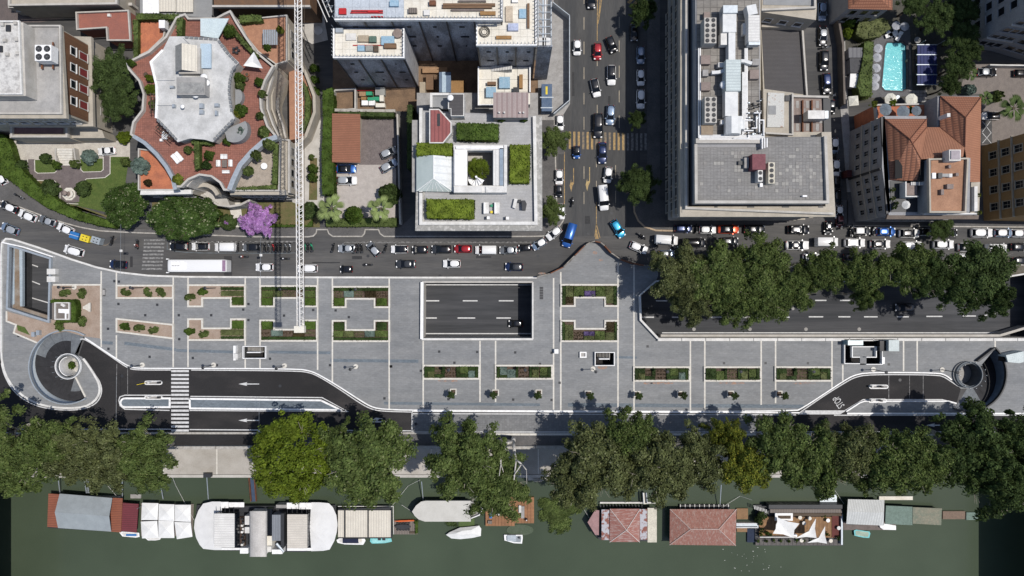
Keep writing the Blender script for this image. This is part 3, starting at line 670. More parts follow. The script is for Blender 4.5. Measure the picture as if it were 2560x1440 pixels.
# ---------------------------------------------------------------- square
left_isl = arc(164,918,102,302,268,6)
TOPL = [(3,600),(18,594),(48,603),(90,617),(130,631),(180,649),(240,668),(300,681),(370,689),(460,692),(620,693),(1050,694),(1340,694),(1360,689),(1400,672),(1425,655),(1445,630),(1465,612),(1488,602),(1508,610),(1528,632),(1552,648),(1585,659),(1645,664),(1645,690)]
LEFTB = [(3,880),(4,900),(12,935),(32,968),(62,994),(95,1010),(130,1018),(170,1021),(210,1018),(236,1004),(248,985),(249,966),(240,944),(218,910),(204,892),(197,889)]
# upper boundary with the new road, from the left spiral to the right one
RB = [(212,845),(225,853),(280,890),(322,917),(345,921),(430,921),(740,922),(775,927),(800,938),(850,968),(905,1004),(930,1018),(955,1023),(1030,1026),(1985,1030),(2010,1018),(2060,985),(2110,952),(2135,938),(2170,931),(2345,932),(2365,938),(2380,950),(2402,972)]
RB = ch(RB[:-1],2)+[RB[-1]]; LEFTB = ch(LEFTB[:-1],1)+[LEFTB[-1]]
RIGHTB = [(2392,1007),(2375,1003),(2160,1004),(2150,1008),(2118,1026),(2120,1032),(2700,1032),(2700,846)]
plaza_main = TOPL+[(1640,703)]+[(1600,738),(1602,800),(1645,846),(2700,846)]+[(2700,1032),(2120,1032),(2116,1028),(2150,1007),(2162,1004),(2372,1004),(2392,1007)]+arc(2424,935,92,-113,45,24)+arc(2424,937,34,38,-100,16)[:-1]+[(2402,972)]+RB[::-1]+arc(164,918,91,60,302,30)+[(188,942)]+arc(169,916,33,-54,-316,22)[1:]+[(197,889)]+LEFTB[::-1]
# (outline runs round both spiral ramps; the openings stay open)
pz = thing('square', None, None, (0,0,0), kind=S)
def clean(L):
    r = []
    for p in L:
        if not r or abs(p[0]-r[-1][0])+abs(p[1]-r[-1][1]) > .5: r.append(p)
    return r
MB().pprism(clean(plaza_main),0.002,.13,[HL, HM, CORL, CORR, ST1, ST2, ST3]).build('paving', plaza, pz)
zp = .13
def strip(x0, y0, x1, y1, w=3.6, mt=None): return MB().pstrip([(x0,y0),(x1,y1)], w, zp, zp+(.006 if mt is None else .003)).build('stone_strip', mt or travert, pz)
for x, ya, yb in [(253,678,712),(253,845,868),(291,680,712),(291,838,895),(433,692,918),(470,692,712),(470,852,918),(613,693,712),(613,852,864),(613,898,920),(650,693,714),(650,853,865),(650,898,920),(794,693,925),(831,694,716),(831,853,955),(973,694,1024),(1058,852,1024),(1200,852,1005),(1239,852,1005),(1384,695,1024),(1402,680,1026),(1545,655,1026),(1585,660,1026),(1726,852,1026),(1762,852,1027),(1903,852,1012),(1939,852,1008),(2080,852,970),(2107,912,952),(2259,850,928),(2293,850,928),(2488,850,871)]: strip(x, ya, x, yb)
for x0,y0,x1,y1,w in [(250,856,282,858,8),(311,858,440,874,8),(440,876,583,880,7),(672,880,826,882,7),(826,901,1046,903,8),(960,1008,1350,1012,7),(1420,1012,2010,1016,9),(1540,893,1592,894,6),(1349,720,1358,720,1)]: strip(x0,y0,x1,y1,w,plazaband)
strip(473,1000,800,1004,9,plazaband) if 0 else None
drn = [(447,788),(448,848),(528,788),(608,774),(621,760),(621,800),(710,789),(783,775),(839,776),(872,893-100+0),(297,704),(286,703),(296,760),(393,762),(363,788),(270,822),(46,840),(482,895),(542,913),(675,897),(825,913),(893,918),(977,916),(978,916),(961,996),(1098,879),(1193,880),(1136,907),(1288,881),(1350,910),(1379,882),(1399,957),(1283,999),(1121,998),(1052,927),(1619,866),(374,892),(271,872),(1810,908),(1914,908),(2020,908),(1379,1000),(2222,911)]
dr = thing('drain_covers', None, None, (0,0,zp), kind=S)
for i,(x,y) in enumerate(drn): MB().pbox(x-3, y-3, x+3, y+3, zp, zp+.012).build('drain_cover', steeld, dr)
for k in range(5): MB().pbox(1349,717+k*6.4,1358,722.6+k*6.4, zp, zp+.012).build('vent_grille', steeld, dr)
# kerbs of the square: white stones laid end to end
def kerbline(pts, w, z0, z1, mt, step=40, name='kerb_stone', parent=None, gap=.25):
    W = [Vector(p) for p in PL(pts, z1)]; seg = []; acc = []; d = step/PPM
    D = [0]
    for a, b in zip(W, W[1:]): D.append(D[-1]+(b-a).length)
    def at(s):
        for i in range(len(W)-1):
            if s <= D[i+1] or i == len(W)-2:
                l = D[i+1]-D[i]; return W[i]+(W[i+1]-W[i])*((s-D[i])/l if l else 0)
    n = max(1, int(D[-1]/d)); st = D[-1]/n; wm = w/PPM
    for i in range(n):
        s0 = i*st; s1 = (i+1)*st-gap*.12; inner = [x for x in D if s0+.05 < x < s1-.05]; q = [at(s0)]+[at(x) for x in inner]+[at(s1)]
        MB().strip([(p.x, p.y) for p in q], wm, z0, z1).build(name, mt, parent)
kb = thing('square_kerb', None, None, (0,0,0), kind=S)
kerbline([(2,880),(2,640),(4,608),(14,597),(30,598),(90,617),(130,631),(180,649),(240,668),(300,681),(370,689),(460,692),(620,693),(1050,694),(1342,694)],4.5,0,.5, whited, 45, parent=kb)
kerbline(LEFTB[:-2],5,0,.2, whited, 40, parent=kb); kerbline(RB[:-1],3,0,.25, white, 50, parent=kb)
kerbline([(2116,1029),(2150,1007),(2162,1003),(2372,1003),(2392,1009)],3,0,.3, white, 40, parent=kb)
kerbline([(2118,1034),(2700,1034)],4,0,.3, white, 60, parent=kb)
kerbline([(1030,1028),(2000,1032)],3,.0,.3, white, 60, parent=kb)
hw = thing('hoarding', 'curved dark site hoarding with a rusty rim round the pointed end of the square', 'hoarding', P(1490,640)+(0,))
NOSE = [(1342,692),(1375,684),(1408,668),(1436,640),(1462,614),(1475,606),(1488,603),(1502,606),(1512,614),(1528,632),(1552,648),(1580,658),(1610,663),(1645,664)]
for a, b in zip(NOSE, NOSE[1:]):
    MB().pstrip([a, b],2.5,0,1.9).build('panel', rust if random.random() < .3 else mat('weathered_hoarding', (.16,.14,.12),(.30,.28,.25), scale=1), hw)
for i in range(0, len(NOSE)): x, y = P(*NOSE[i],0);MB().cyl(x, y, .1,0,2.1,6).build('post', steeld, hw)
# ---------------------------------------------------------------- new road by the river
NR = [(-100,990),(3,900),(12,935),(32,970),(62,996),(95,1012),(130,1020),(170,1023),(212,1019),(238,1005),(250,985),(251,966),(242,944),(206,892),(197,889),(212,845),(225,853),(280,890),(322,917),(345,923),(430,923),(740,924),(775,929),(800,940),(850,970),(905,1006),(930,1020),(955,1025),(1030,1028),(1030,1080),(-100,1080)]
rn = thing('riverside_road', None, None, (0,0,0), kind=S)
NR = NR[:1]+ch(NR[1:14],1)+ch(NR[14:28],2)+NR[28:]
MB().pprism(clean(NR),0,.004, sides=False).build('asphalt', asphdark, rn)
MB().pprism([(1030,1036),(1890,1036),(1890,1084),(1030,1084)],0,.004, sides=False).build('sett_paving', cobble, rn)
MB().pprism([(1890,1034),(1985,1034),(2010,1020),(2060,988),(2110,955),(2135,941),(2170,934),(2345,935),(2365,941),(2380,953),(2402,972),(2392,1007),(2372,1002),(2162,1002),(2150,1006),(2116,1031),(2700,1036),(2700,1084),(1890,1084)],0,.004, sides=False).build('asphalt', asphdark, rn)
MB().pprism([(-100,1086),(640,1086),(640,1115),(-100,1115)],0,.12).build('sidewalk', asphdark, rn)
MB().pprism([(640,1086),(2700,1086),(2700,1115),(640,1115)],0,.12).build('sidewalk', sidewalk, rn)
kerbline([(-80,1083),(1240,1083)],5,0,.16, kerbm, 50, parent=rn, name='kerb'); kerbline([(1240,1086),(2700,1086)],5,0,.16, travert, 60, parent=rn, name='kerb')
def line(pts, w=2.6, mt=None, z=.004, par=None):
    if len(pts) > 5: pts = ch(pts, 2)
    return MB().pstrip(pts, w, z, z+.005).build('painted_line', mt or linew, par or rn)
for pts in ([(478,925),(740,927),(773,931),(797,941),(846,971),(900,1008),(926,1022),(952,1028),(1028,1030)],[(476,991),(805,994),(870,1029),(474,1026)],[(297,1000),(300,992),(312,988),(427,988)],
    [(297,1000),(300,1014),(312,1023),(424,1026)],[(200,848),(212,847),(280,893),(320,921),(342,925),(427,925)],[(3,908),(10,938),(30,974),(60,1000),(95,1016),(130,1023),(172,1026),(214,1022),(242,1008),(254,986),(254,966),(243,942),(198,890)],
    [(0,1073),(427,1073)],[(474,1074),(640,1075),(1030,1077)],[(1030,1080),(2650,1080)],[(1030,1034),(1990,1037)],[(1030,1028),(1030,1080)],[(2000,1031),(2062,988),(2112,957),(2137,943),(2172,936),(2343,937),(2362,943),(2378,954),(2402,970)],
    [(2100,1034),(2158,999),(2355,999),(2392,1008)],[(2085,1038),(2650,1038)]): line(pts)
line([(319,920),(319,985)],1.2, lineo); line([(292,910),(290,1070)],1.2, lineo); line([(2222,938),(2222,998)],1.5, lineo); line([(2308,938),(2308,998)],1.2, lineo); line([(2274,938),(2274,998)],1, lineo)
MB().pprism([(2012,1026),(2116,1026),(2100,1036),(1994,1036)],.004,.014, sides=False).build('stop_line', linew, rn)
cw = thing('zebra_crossing', None, None, (0,0,0), kind=S)
for k in range(16):
    y = 925+k*9.9
    if not 990 < y+2 < 1002 or True: MB().pbox(428, y, 472, y+5.4,.004,.010).build('white_bar', linew, cw)
def arrow(x, y, L=52, parent=None, mt=None):
    m = MB(); m.pprism([(x,y),(x+22,y-4.5),(x+20,y-1.3),(x+L,y-1),(x+L,y+1),(x+20,y+1.3),(x+22,y+4.5)],.004,.010, sides=False); return m.build('painted_arrow', mt or linew, rn)
arrow(596,960); arrow(596,1051); arrow(2315,1063)
MB().pprism([(912,1054),(930,1050),(930,1053),(965,1053),(965,1056),(930,1056),(930,1058)],.004,.010, sides=False).build('painted_arrow', linew, rn)
MB().pprism([(930,1050),(940,1044),(960,1047),(948,1047),(944,1052)],.004,.011, sides=False).build('painted_arrow', linew, rn)
# STOP painted on the ramp exit road
cu = bpy.data.curves.new('stop_text', 'FONT'); cu.body = 'STOP'; cu.size = 1.9; cu.extrude = .003; cu.align_x = 'CENTER'; cu.align_y = 'CENTER'; cu.space_character = 1.0
so_ = bpy.data.objects.new('tmp', cu); COL.objects.link(so_); bpy.context.view_layer.update()
me = bpy.data.meshes.new_from_object(so_.evaluated_get(bpy.context.evaluated_depsgraph_get())); bpy.data.objects.remove(so_, do_unlink=True)
me.materials.clear(); me.materials.append(linew); x, y = P(2097,1005); st = obj('stop_lettering', me, rn, (x, y, .012),(0,0, math.radians(123))); st.scale = (.55,1.1,1)
# traffic islands
def island(name, pts, label, mid=None, kerb=4.5):
    t = thing(name, label, 'traffic island', P(sum(p[0] for p in pts)/len(pts), sum(p[1] for p in pts)/len(pts))+(0,))
    MB().pprism(pts, .004,.14).build('paving', mid or plazaband, t); kerbline(pts+pts[:1], kerb, .004,.17, white, 40, 'kerb_stone', t); return t
island('traffic_island', arc(312,1007,11,90,270,8)+[(424,1018),(424,996)], 'rounded kerbed traffic island left of the zebra crossing')
island('traffic_island', [(474,997),(802,1001),(852,1025),(475,1021)], 'long pointed kerbed traffic island right of the zebra crossing')
for x0, x1, y, lb in ((362,404,957,'short white kerbed barrier island left of the zebra crossing, with a yellow barrier arm'),(2174,2220,967,'short white kerbed barrier island on the right-hand ramp road'),(362,404,994,'narrow white kerb base with ticket posts on the rounded traffic island'),(2172,2216,1002,'narrow white kerb base with ticket posts at the edge of the right-hand ramp road')):
    t = thing('barrier_island', lb, 'barrier island', P((x0+x1)/2, y)+(0,))
    pts = arc(x0+4,y,4.2,90,270,5)+arc(x1-4,y,4.2,-90,90,5); kerbline(pts+pts[:1],2,.01,.25 if y not in (994,) else .35, white, 16, 'kerb_stone', t);MB().pprism(pts, .01,.2).build('base', concrete, t)
    for dx in (6,30): pb('barrier_post', x0+dx, y-2.2, x0+dx+5, y+2.2,.2,1.3, steeld if dx > 6 else whited, t)
    if y == 957: a = P(x0+2, y, 1); b = P(342,962,1);MB().bar((*a, 1.0),(*b, 1.0),.06).build('barrier_arm', yelm, t)
# spiral ramps
def spiral(cx, cy, icx, icy, R, r, a0, a1, zend, label, inner_label, light, dirn=1):
    cwm = mat('core_wall', (.16,.17,.18),(.12,.13,.14)) if dirn > 0 else mat('dark_core_wall', (.10,.115,.13),(.08,.09,.10))
    t = thing('spiral_ramp', label, 'spiral ramp', P(cx, cy)+(0,)); n = 12
    def pt(c, rad, a, z): k = 1/PPM; return ((c[0]-1280+rad*math.cos(a))*k, (720-c[1]+rad*math.sin(a))*k, z)
    rm = (R+r)/2+4
    for i in range(n):
        for ring, (ra, rb) in enumerate(((R-.5, rm),(rm, r-1))):
            m = MB(); v = []; fcs = []
            for j in range(4):
                f = (i+(j/3)*.985)/n; a = math.radians(a0+(a1-a0)*f); z = zend*f
                ca = (cx+(icx-cx)*0, cy); v += [pt((cx, cy), ra, a, z), pt((cx, cy) if ring == 0 else (icx, icy), rb, a, z)]
            fcs = [(2*j, 2*j+2,2*j+3,2*j+1) for j in range(3)]
            m.add([(p[0], p[1], p[2]-.15) for p in v]+v, [tuple(q+8 for q in f) for f in fcs]+fcs)
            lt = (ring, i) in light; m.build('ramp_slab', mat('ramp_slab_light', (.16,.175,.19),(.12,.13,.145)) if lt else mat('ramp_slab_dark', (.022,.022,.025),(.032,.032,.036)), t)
    m = MB(); N = 40; v = []
    for i in range(N+1):
        a = math.radians(a0+(a1-a0)*i/N); z = zend*i/N; v += [pt((cx,cy), R, a, z-.3), pt((cx,cy), R, a, .15)]
    m.add(v, [(2*i, 2*i+2,2*i+3,2*i+1) for i in range(N)]); m.build('outer_wall', mat('blue_grey_cladding', (.70,.77,.82),(.62,.69,.74), fine=.05) if dirn > 0 else mat('shaded_blue_cladding', (.24,.30,.37),(.19,.24,.30), fine=.05), t)  # right ramp: cladding darkened, the wall's shade is put into the colour
    pts = arc(cx, cy, R+1.5, a0, a1,30); kerbline(pts, 3,.1,.75, steel if dirn > 0 else steeld, 40, 'parapet_panel', t)
    if dirn > 0: bush(icx+8, icy-2,10,1.6, L_hedge, 'small green tree on the pale floor of the round light well', 'small_tree', 'tree', None, -3.9, n=50)

    c2 = thing('ramp_core', inner_label, 'light well', P(icx, icy)+(0,))
    MB().pstrip(arc(icx, icy, r-4,0,351,39),3.5,-6.4,.7, True).build('cylinder_wall', cwm, c2)
    MB().pstrip(arc(icx, icy, r-1.5,0,351,39),1.4,.5,1.1, True).build('ring_rail', white if dirn > 0 else mat('grey_rail', (.16,.18,.20), None), c2)
    if dirn > 0: MB().pstrip(arc(icx+3, icy, r-9,100,260,20),1.6,-4,.2).build('inner_rim', white, c2)
    x, y = P(icx, icy);MB().cyl(x, y, (r-6)/PPM, -6.4,-4.0 if dirn > 0 else -2.4,24).build('floor', conclight if dirn > 0 else concrete, c2)
    for k in range(14): a = math.radians(k*360/14); q = pt((icx,icy), r-1.5, a, 0);MB().cyl(q[0], q[1],.05,.5,1.3,5).build('rail_post', steel, c2)
    return t
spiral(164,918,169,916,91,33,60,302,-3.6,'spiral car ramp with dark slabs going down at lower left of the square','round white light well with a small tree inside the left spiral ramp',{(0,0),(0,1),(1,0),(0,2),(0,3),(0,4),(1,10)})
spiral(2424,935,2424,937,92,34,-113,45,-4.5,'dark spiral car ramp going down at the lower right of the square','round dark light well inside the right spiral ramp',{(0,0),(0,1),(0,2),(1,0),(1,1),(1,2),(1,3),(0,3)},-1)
MB().pstrip([(2488,871),(2446,903)],4,-4.4,1.0).build('ramp_end_wall', steeld, None, 'dark angled end wall at the top of the right spiral ramp', 'wall')
MB().pstrip([(188,942),(213,992)],4,-3.8,.3).build('ramp_end_wall', travert, None, 'white kerb wall at the low end of the left spiral ramp', 'wall')
# stairwells
def stairs(px0, py0, px1, py1, label, steps, parts=()):
    t = thing('stairwell', label, 'stairwell', P((px0+px1)/2,(py0+py1)/2)+(0,)); n = steps
    pb('floor', px0, py0, px1, py1,-3.3,-3.2, asphdark, t)
    MB().pstrip(rect(px0, py0, px1, py1),1.8,-3.2,.1, True).build('shaft_wall', mat('shaft_grey', (.07,.075,.08), None), t);MB().pstrip(rect(px0, py0, px1, py1),1.8,.1,.95, True).build('parapet', white, t)
    for k in range(n):
        xa = px0+6+(px1-px0-16)*k/n; pb('step', xa, py0+2, xa+(px1-px0-16)/n-1.2,(py0+py1)/2-2,-3.2,-3.0+2.9*k/n, concrete, t)
    MB().pstrip([(px0+10,(py0+py1)/2),(px1-12,(py0+py1)/2)],2.5,-3.2,.9).build('divider', white, t); return t
s1 = stairs(607,866,663,896,'stairwell with white T-shaped divider left of the rectangular opening',12)
s2 = stairs(1488,881,1536,914,'small stairwell with grey steps below the right planting beds',9)
t = thing('stairwell', 'large U-shaped stairwell with black shadow and glass lift box near the trench', 'stairwell', P(2160,880)+(0,))
pb('floor', 2112,849,2206,909,-3.6,-3.5, asphdark, t);MB().pstrip([(2150,909),(2112,909),(2112,849),(2206,849),(2206,911),(2166,911)],1.6,-3.5,.1).build('shaft_wall', MATS['shaft_grey'], t);MB().pstrip([(2150,909),(2112,909),(2112,849),(2206,849),(2206,911),(2166,911)],1.6,.1,.95).build('parapet', white, t)
MB().pprism([(2131,868),(2190,868),(2190,893),(2166,893),(2166,912),(2150,912),(2150,893),(2131,893)],-.3,.13).build('landing', plaza, t)
MB().pstrip([(2150,893),(2131,893),(2131,867),(2191,867),(2191,893),(2166,893)],2,.13,.95).build('parapet', white, t)
pb('glass_box', 2120,851,2158,863,.1,2.5, glassb, t);pb('glass_box', 2222,850,2248,878,.1,3.2, mat('pale_glass_roof', (.55,.60,.60),(.48,.53,.53)), t);pb('glass_wall', 2200,852,2222,878,.1,2.2, glassd, t)
MB().pprism([(2200,910),(2212,910),(2212,893),(2207,893)],.13,.6).build('bench', white, t)
pb('totem', 583,864,589,901,.13,1.2, white, None, label='tall white slab beside the left stairwell', cat='sign');pb('ticket_kiosk', 586,884,594,896,.13,1.9, whited, None, label='small pale kiosk box left of the T-shaped stairwell', cat='kiosk')
t = thing('skylight', 'square white-framed skylight left of the small stairwell', 'skylight', P(1458,887)+(0,));MB().pstrip(rect(1451,881,1465,893),3,.13,.7, True).build('frame', white, t);pb('glazing', 1452,882,1464,892,.13,.4, concrete, t)
pb('utility_box', 1386,873,1396,884,.13,1.3, white, None, label='white utility cabinet beside the white strip right of the opening', cat='cabinet')
t = thing('information_kiosk', 'white angular glass kiosk right of the right spiral ramp', 'kiosk', P(2545,895)+(0,));MB().pprism([(2515,888),(2560,878),(2560,905),(2548,908),(2520,905)],.13,2.6).build('roof', MATS['pale_glass_roof'], t);pb('dark_panel', 2513,890,2530,904,.13,2.2, glassd, t)
# ---------------------------------------------------------------- planting beds
def bed(outline, label, soilm=soil, parts=()):
    c = P(sum(p[0] for p in outline)/len(outline), sum(p[1] for p in outline)/len(outline)); t = thing('planting_bed', label, 'planting bed', c+(0,))
    MB().pprism(outline, .13,.28).build('soil', soilm, t)
    n = len(outline)
    for i in range(n):
        a = outline[i]; b = outline[(i+1) % n]; dx = b[0]-a[0]; dy = b[1]-a[1]; l = math.hypot(dx, dy); k = 2.0/l
        MB().pstrip([(a[0]-dx*k*.0+dx*k, a[1]+dy*k),(b[0]+dx*k, b[1]+dy*k)],4.2,.13,.52).build('kerb_stone', travert, t)
    return t
def U(x0, y0, x1, y1, nx0, nx1, ny, up):   # C-shaped bed; up: notch opens downwards
    return [(x0,y0),(x1,y0),(x1,y1),(nx1,y1),(nx1,ny),(nx0,ny),(nx0,y1),(x0,y1)] if up else [(x0,y0),(nx0,y0),(nx0,ny),(nx1,ny),(nx1,y0),(x1,y0),(x1,y1),(x0,y1)]
def plantrow(rects, bedname):
    O = ['first','second','third','fourth','fifth','sixth','seventh','eighth','ninth']; cnt = {}; order = sorted(rects, key=lambda r: (r[0], r[1]))
    for r in order: cnt.setdefault(r[4],[]).append(r)
    for x0,y0,x1,y1,kind in rects:
        L = cnt[kind]; pos = '' if len(L) == 1 else ', '+O[L.index((x0,y0,x1,y1,kind))]+' from left'; end = pos+', in the '+bedname; R4 = rect(x0,y0,x1,y1)
        if kind == 'h': hedge(R4,.28,.85, L_hedge, 'bright green clipped hedge block'+end, dens=40, size=.22, group='clipped hedges in the '+bedname)
        elif kind == 'H': hedge(R4,.28,.75, L_hedged, 'dark clipped box hedge'+end, dens=40, size=.2, group='clipped hedges in the '+bedname)
        elif kind == 'x':   # small separate plants on soil
            n = max(3, int((x1-x0)/6)); q = max(1, int((y1-y0)/7)); C = []
            for i in range(n):
                for j in range(q): X, Y = P(x0+(i+.5)*(x1-x0)/n, y0+(j+.5)*(y1-y0)/q); C.append(np.column_stack([rng.normal(X, .13,14), rng.normal(Y, .13,14), rng.uniform(.3,.5,14)]))
            C = np.vstack(C); c0 = C.mean(0); o = obj('ground_cover', quads('ground_cover', C-c0, rng.normal(size=C.shape)*.5+[0,0,1],.16, L_brown if random.random() < .4 else L_olive)); o.location = tuple(c0)
            tag(o, 'rows of small plants on bare soil'+end, 'plants', None, 'stuff')
        else: hedge(R4,.28,.62, {'b': L_blue, 'g': L_olive, 'l': L_lav, 'n': L_brown, 'p': L_plane}[kind], {'b':'blue-grey plant mound','g':'olive-green plant mass','l':'purple flower patch','n':'dark brown shrub patch','p':'mid-green plant mass'}[kind]+end, name='shrub_patch', cat='shrub', dens=45, size=.2, lump=.45, group='shrub patches in the '+bedname)
bed(U(470,713,612,766,505,577,745,True), 'upper C-shaped bed of beige gravel, a hedge block at its right end', gravel)
bed(U(470,798,612,850,505,577,821,False), 'lower C-shaped bed of beige gravel, a hedge block at its right end', gravel)
plantrow([(552,718,608,725,'H'),(552,727,608,740,'g'),(580,743,608,762,'h')], 'upper C-shaped gravel bed'); plantrow([(580,802,608,822,'h'),(552,824,608,839,'g'),(552,841,608,847,'H')], 'lower C-shaped gravel bed')
bed(U(650,715,792,766,685,757,745,True), 'upper C-shaped planted bed under the crane jib'); bed(U(650,801,792,852,685,757,824,False), 'lower C-shaped planted bed under the crane jib end')
plantrow([(654,718,788,725,'H'),(654,727,682,743,'p'),(684,727,704,743,'g'),(706,727,738,741,'x'),(758,727,788,743,'p'),(654,745,680,763,'h'),(760,745,788,763,'h')], 'upper bed under the crane jib')
plantrow([(654,804,680,823,'h'),(760,804,788,823,'h'),(654,826,676,839,'x'),(678,824,706,840,'b'),(708,826,730,839,'x'),(732,824,760,842,'n'),(762,826,788,839,'x'),(654,842,788,849,'H')], 'lower bed under the crane jib')
bed(U(831,717,973,768,864,936,747,True), 'upper C-shaped planted bed left of the rectangular opening'); bed(U(831,802,973,853,864,936,825,False), 'lower C-shaped planted bed left of the rectangular opening')
plantrow([(835,720,969,727,'H'),(835,729,858,743,'x'),(860,727,884,743,'b'),(886,729,908,743,'x'),(912,727,940,743,'n'),(942,729,969,743,'x'),(835,745,860,764,'h'),(942,746,966,764,'h')], 'upper bed left of the opening')
plantrow([(835,806,860,825,'H'),(942,806,966,825,'H'),(833,827,858,842,'p'),(860,827,884,842,'g'),(886,827,910,842,'x'),(912,827,936,842,'b'),(938,827,969,842,'p'),(835,844,969,850,'H')], 'lower bed left of the opening')
bed(U(1403,712,1545,765,1437,1513,744,True), 'upper C-shaped bed with purple flowers right of the opening'); bed(U(1403,802,1545,853,1437,1513,822,False), 'lower C-shaped bed with purple flowers right of the opening')
plantrow([(1406,716,1414,762,'H'),(1415,714,1433,742,'g'),(1414,742,1434,758,'n'),(1435,716,1460,741,'p'),(1461,716,1488,727,'g'),(1461,727,1488,741,'l'),(1490,716,1513,741,'p'),(1514,716,1534,758,'g'),(1535,716,1542,762,'H')], 'upper purple-flowered bed')
plantrow([(1406,806,1412,850,'H'),(1413,812,1433,850,'g'),(1434,829,1458,850,'x'),(1460,829,1486,839,'l'),(1460,840,1486,850,'g'),(1488,828,1512,850,'p'),(1514,806,1536,829,'n'),(1514,831,1536,850,'g'),(1537,806,1542,850,'H')], 'lower purple-flowered bed')
for x0, x1, nm in ((1058,1198,'first'),(1239,1380,'second'),(1585,1724,'third'),(1762,1902,'fourth'),(1939,2079,'fifth')):
    y0, y1 = (914,947) if x0 < 1500 else (918,952); lab = {'first':'leftmost of the five long low beds','second':'second from left of the five long low beds','third':'middle of the five long low beds','fourth':'second from right of the five long low beds','fifth':'rightmost of the five long low beds'}[nm]
    bed(rect(x0,y0,x1,y1), 'long rectangular planted bed, '+lab)
    lab = {'first':'leftmost','second':'second','third':'third','fourth':'fourth','fifth':'rightmost'}[nm]+' long bed'; w = x1-x0; f = lambda a, b, ya, yb, k: (x0+a*w, y0+ya*(y1-y0), x0+b*w, y0+yb*(y1-y0), k)
    R_ = [f(.02,.07,.1,.9,'H'),f(.07,.2,.1,.45,'H'),f(.08,.2,.45,.92,'g'),f(.21,.32,.12,.62,'x'),f(.21,.38,.66,.92,'H'),f(.33,.39,.1,.62,'H'),f(.4,.57,.12,.9,'x'),f(.59,.66,.1,.9,'H'),f(.66,.8,.05,.6,'p'),f(.66,.8,.63,.9,'H'),f(.81,.92,.4,.92,'b' if nm in ('first','third') else 'g'),f(.81,.92,.1,.36,'H'),f(.93,.98,.1,.9,'H')]
    if nm in ('second','fourth'): R_ = [f(.02,.07,.1,.9,'H'),f(.08,.2,.1,.7,'b' if nm == 'second' else 'H'),f(.21,.35,.3,.95,'b' if nm == 'second' else 'p'),f(.08,.2,.73,.92,'H'),f(.36,.4,.1,.9,'H'),f(.41,.58,.1,.92,'x'),f(.6,.64,.1,.9,'H'),f(.65,.77,.3,.92,'g'),f(.65,.77,.1,.28,'H'),f(.79,.92,.15,.75,'p'),f(.79,.92,.77,.92,'H'),f(.93,.98,.1,.9,'H')]
    plantrow(R_, lab.replace(' of the five',' of five'))
bed([(291,714),(432,714),(432,745),(291,745)], 'narrow gravel bed with three round shrubs and a lamp, above the walkway at left', gravel); bed([(291,797),(432,812),(432,846),(291,829)], 'slanting gravel bed with three round shrubs', gravel)
MB().pprism([(133,712),(250,712),(250,846),(205,840),(164,828),(120,838),(95,858),(36,832),(40,812),(18,805),(16,778),(122,808),(122,785),(127,720)],.13,.145).build('gravel_area', gravel, kind=S)
gk = thing('gravel_edging', None, None, (0,0,0), kind=S); kerbline([(133,712),(252,712),(252,848)],4,.13,.3, travert, 40, 'kerb_stone', gk); kerbline([(16,778),(16,803),(40,812),(34,832),(95,858)],4,.13,.3, travert, 30, 'kerb_stone', gk)
MB().pprism([(42,812),(62,818),(75,838),(44,826)],.145,.16).build('grass_patch', grass, kind=S)
for i,(x,y,lb) in enumerate([(161,733,'round shrub left of the pair above the hedged box'),(203,734,'round shrub right of the pair above the hedged box'),(204,804,'round shrub below the hedged box, nearer the walkway'),(147,816,'round shrub below the hedged box, nearer the spiral ramp'),
    (313,730,'leftmost round shrub in the narrow gravel bed'),(369,730,'middle round shrub in the narrow gravel bed'),(401,731,'rightmost round shrub in the narrow gravel bed'),(312,817,'leftmost round shrub in the slanting gravel bed'),(347,820,'middle round shrub in the slanting gravel bed'),(382,825,'rightmost round shrub in the slanting gravel bed'),
    (474,743,'shrub at the left edge of the upper C-shaped gravel bed'),(506,730,'shrub beside the lamp in the upper C-shaped gravel bed'),(473,828,'shrub at the left edge of the lower C-shaped gravel bed'),(508,835,'shrub in the middle of the lower C-shaped gravel bed')]):
    bush(x, y, 12,1.7, L_hedge if i in (7,11,12) else L_plane, 'green '+lb, group='round shrubs in the gravel beds', ground=.2, sy=.78, n=60, size=.28)
# hedged box
t = thing('service_hut', 'low service hut with pale deck, hedged on three sides, beside the left underpass opening', 'hut', P(152,778)+(0,))
pb('roof', 130,757,176,800,.2,2.4, mat('brown_grey_deck', (.17,.15,.135), None), t);MB().pstrip(rect(137,757,172,798),2.5,2.4,2.7, True).build('parapet', whited, t);pb('wall', 124,757,135,798,.2,2.0, steeld, t)
MB().pprism([(146,772),(172,773),(172,784),(165,784),(165,797),(162,797),(162,783),(146,782)],2.4,2.75).build('roof_unit', white, t);MB().pprism([(153,757),(162,762),(160,768),(151,763)],2.4,2.8).build('hatch', whited, t)
hedge([(126,750),(184,750),(188,762),(188,806),(140,806),(140,800),(177,800),(177,757),(126,757)],.15,2.2, L_hedge, 'tall clipped hedge wrapping three sides of the service hut', dens=30)
t = thing('marble_bench', 'white fan-shaped marble bench on the gravel right of the hedged hut', 'bench', P(218,768)+(0,));MB().pprism([(212,764),(224,756),(224,780),(212,773),(207,772),(207,766)],.15,.6).build('seat', travert, t);pb('backrest', 221,758,225,779,.6,1.0, travert, t)
t = thing('park_bench', 'grey bench on the walkway right of the gravel area', 'bench', P(259,732)+(0,));pb('seat', 256,724,262,738,.5,.6, concrete, t);pb('leg', 257,722,261,724,.13,.5, steeld, t);pb('leg', 257,738,261,740,.13,.5, steeld, t)
for x, y in ((94,832),(82,836)): tag(MB().pbox(x-4,y-6,x+4,y+6,.15,.9).build('utility_box', steel), 'small grey metal rack on the gravel beside the green patch, '+('right' if x > 90 else 'left')+' of two', 'rack')
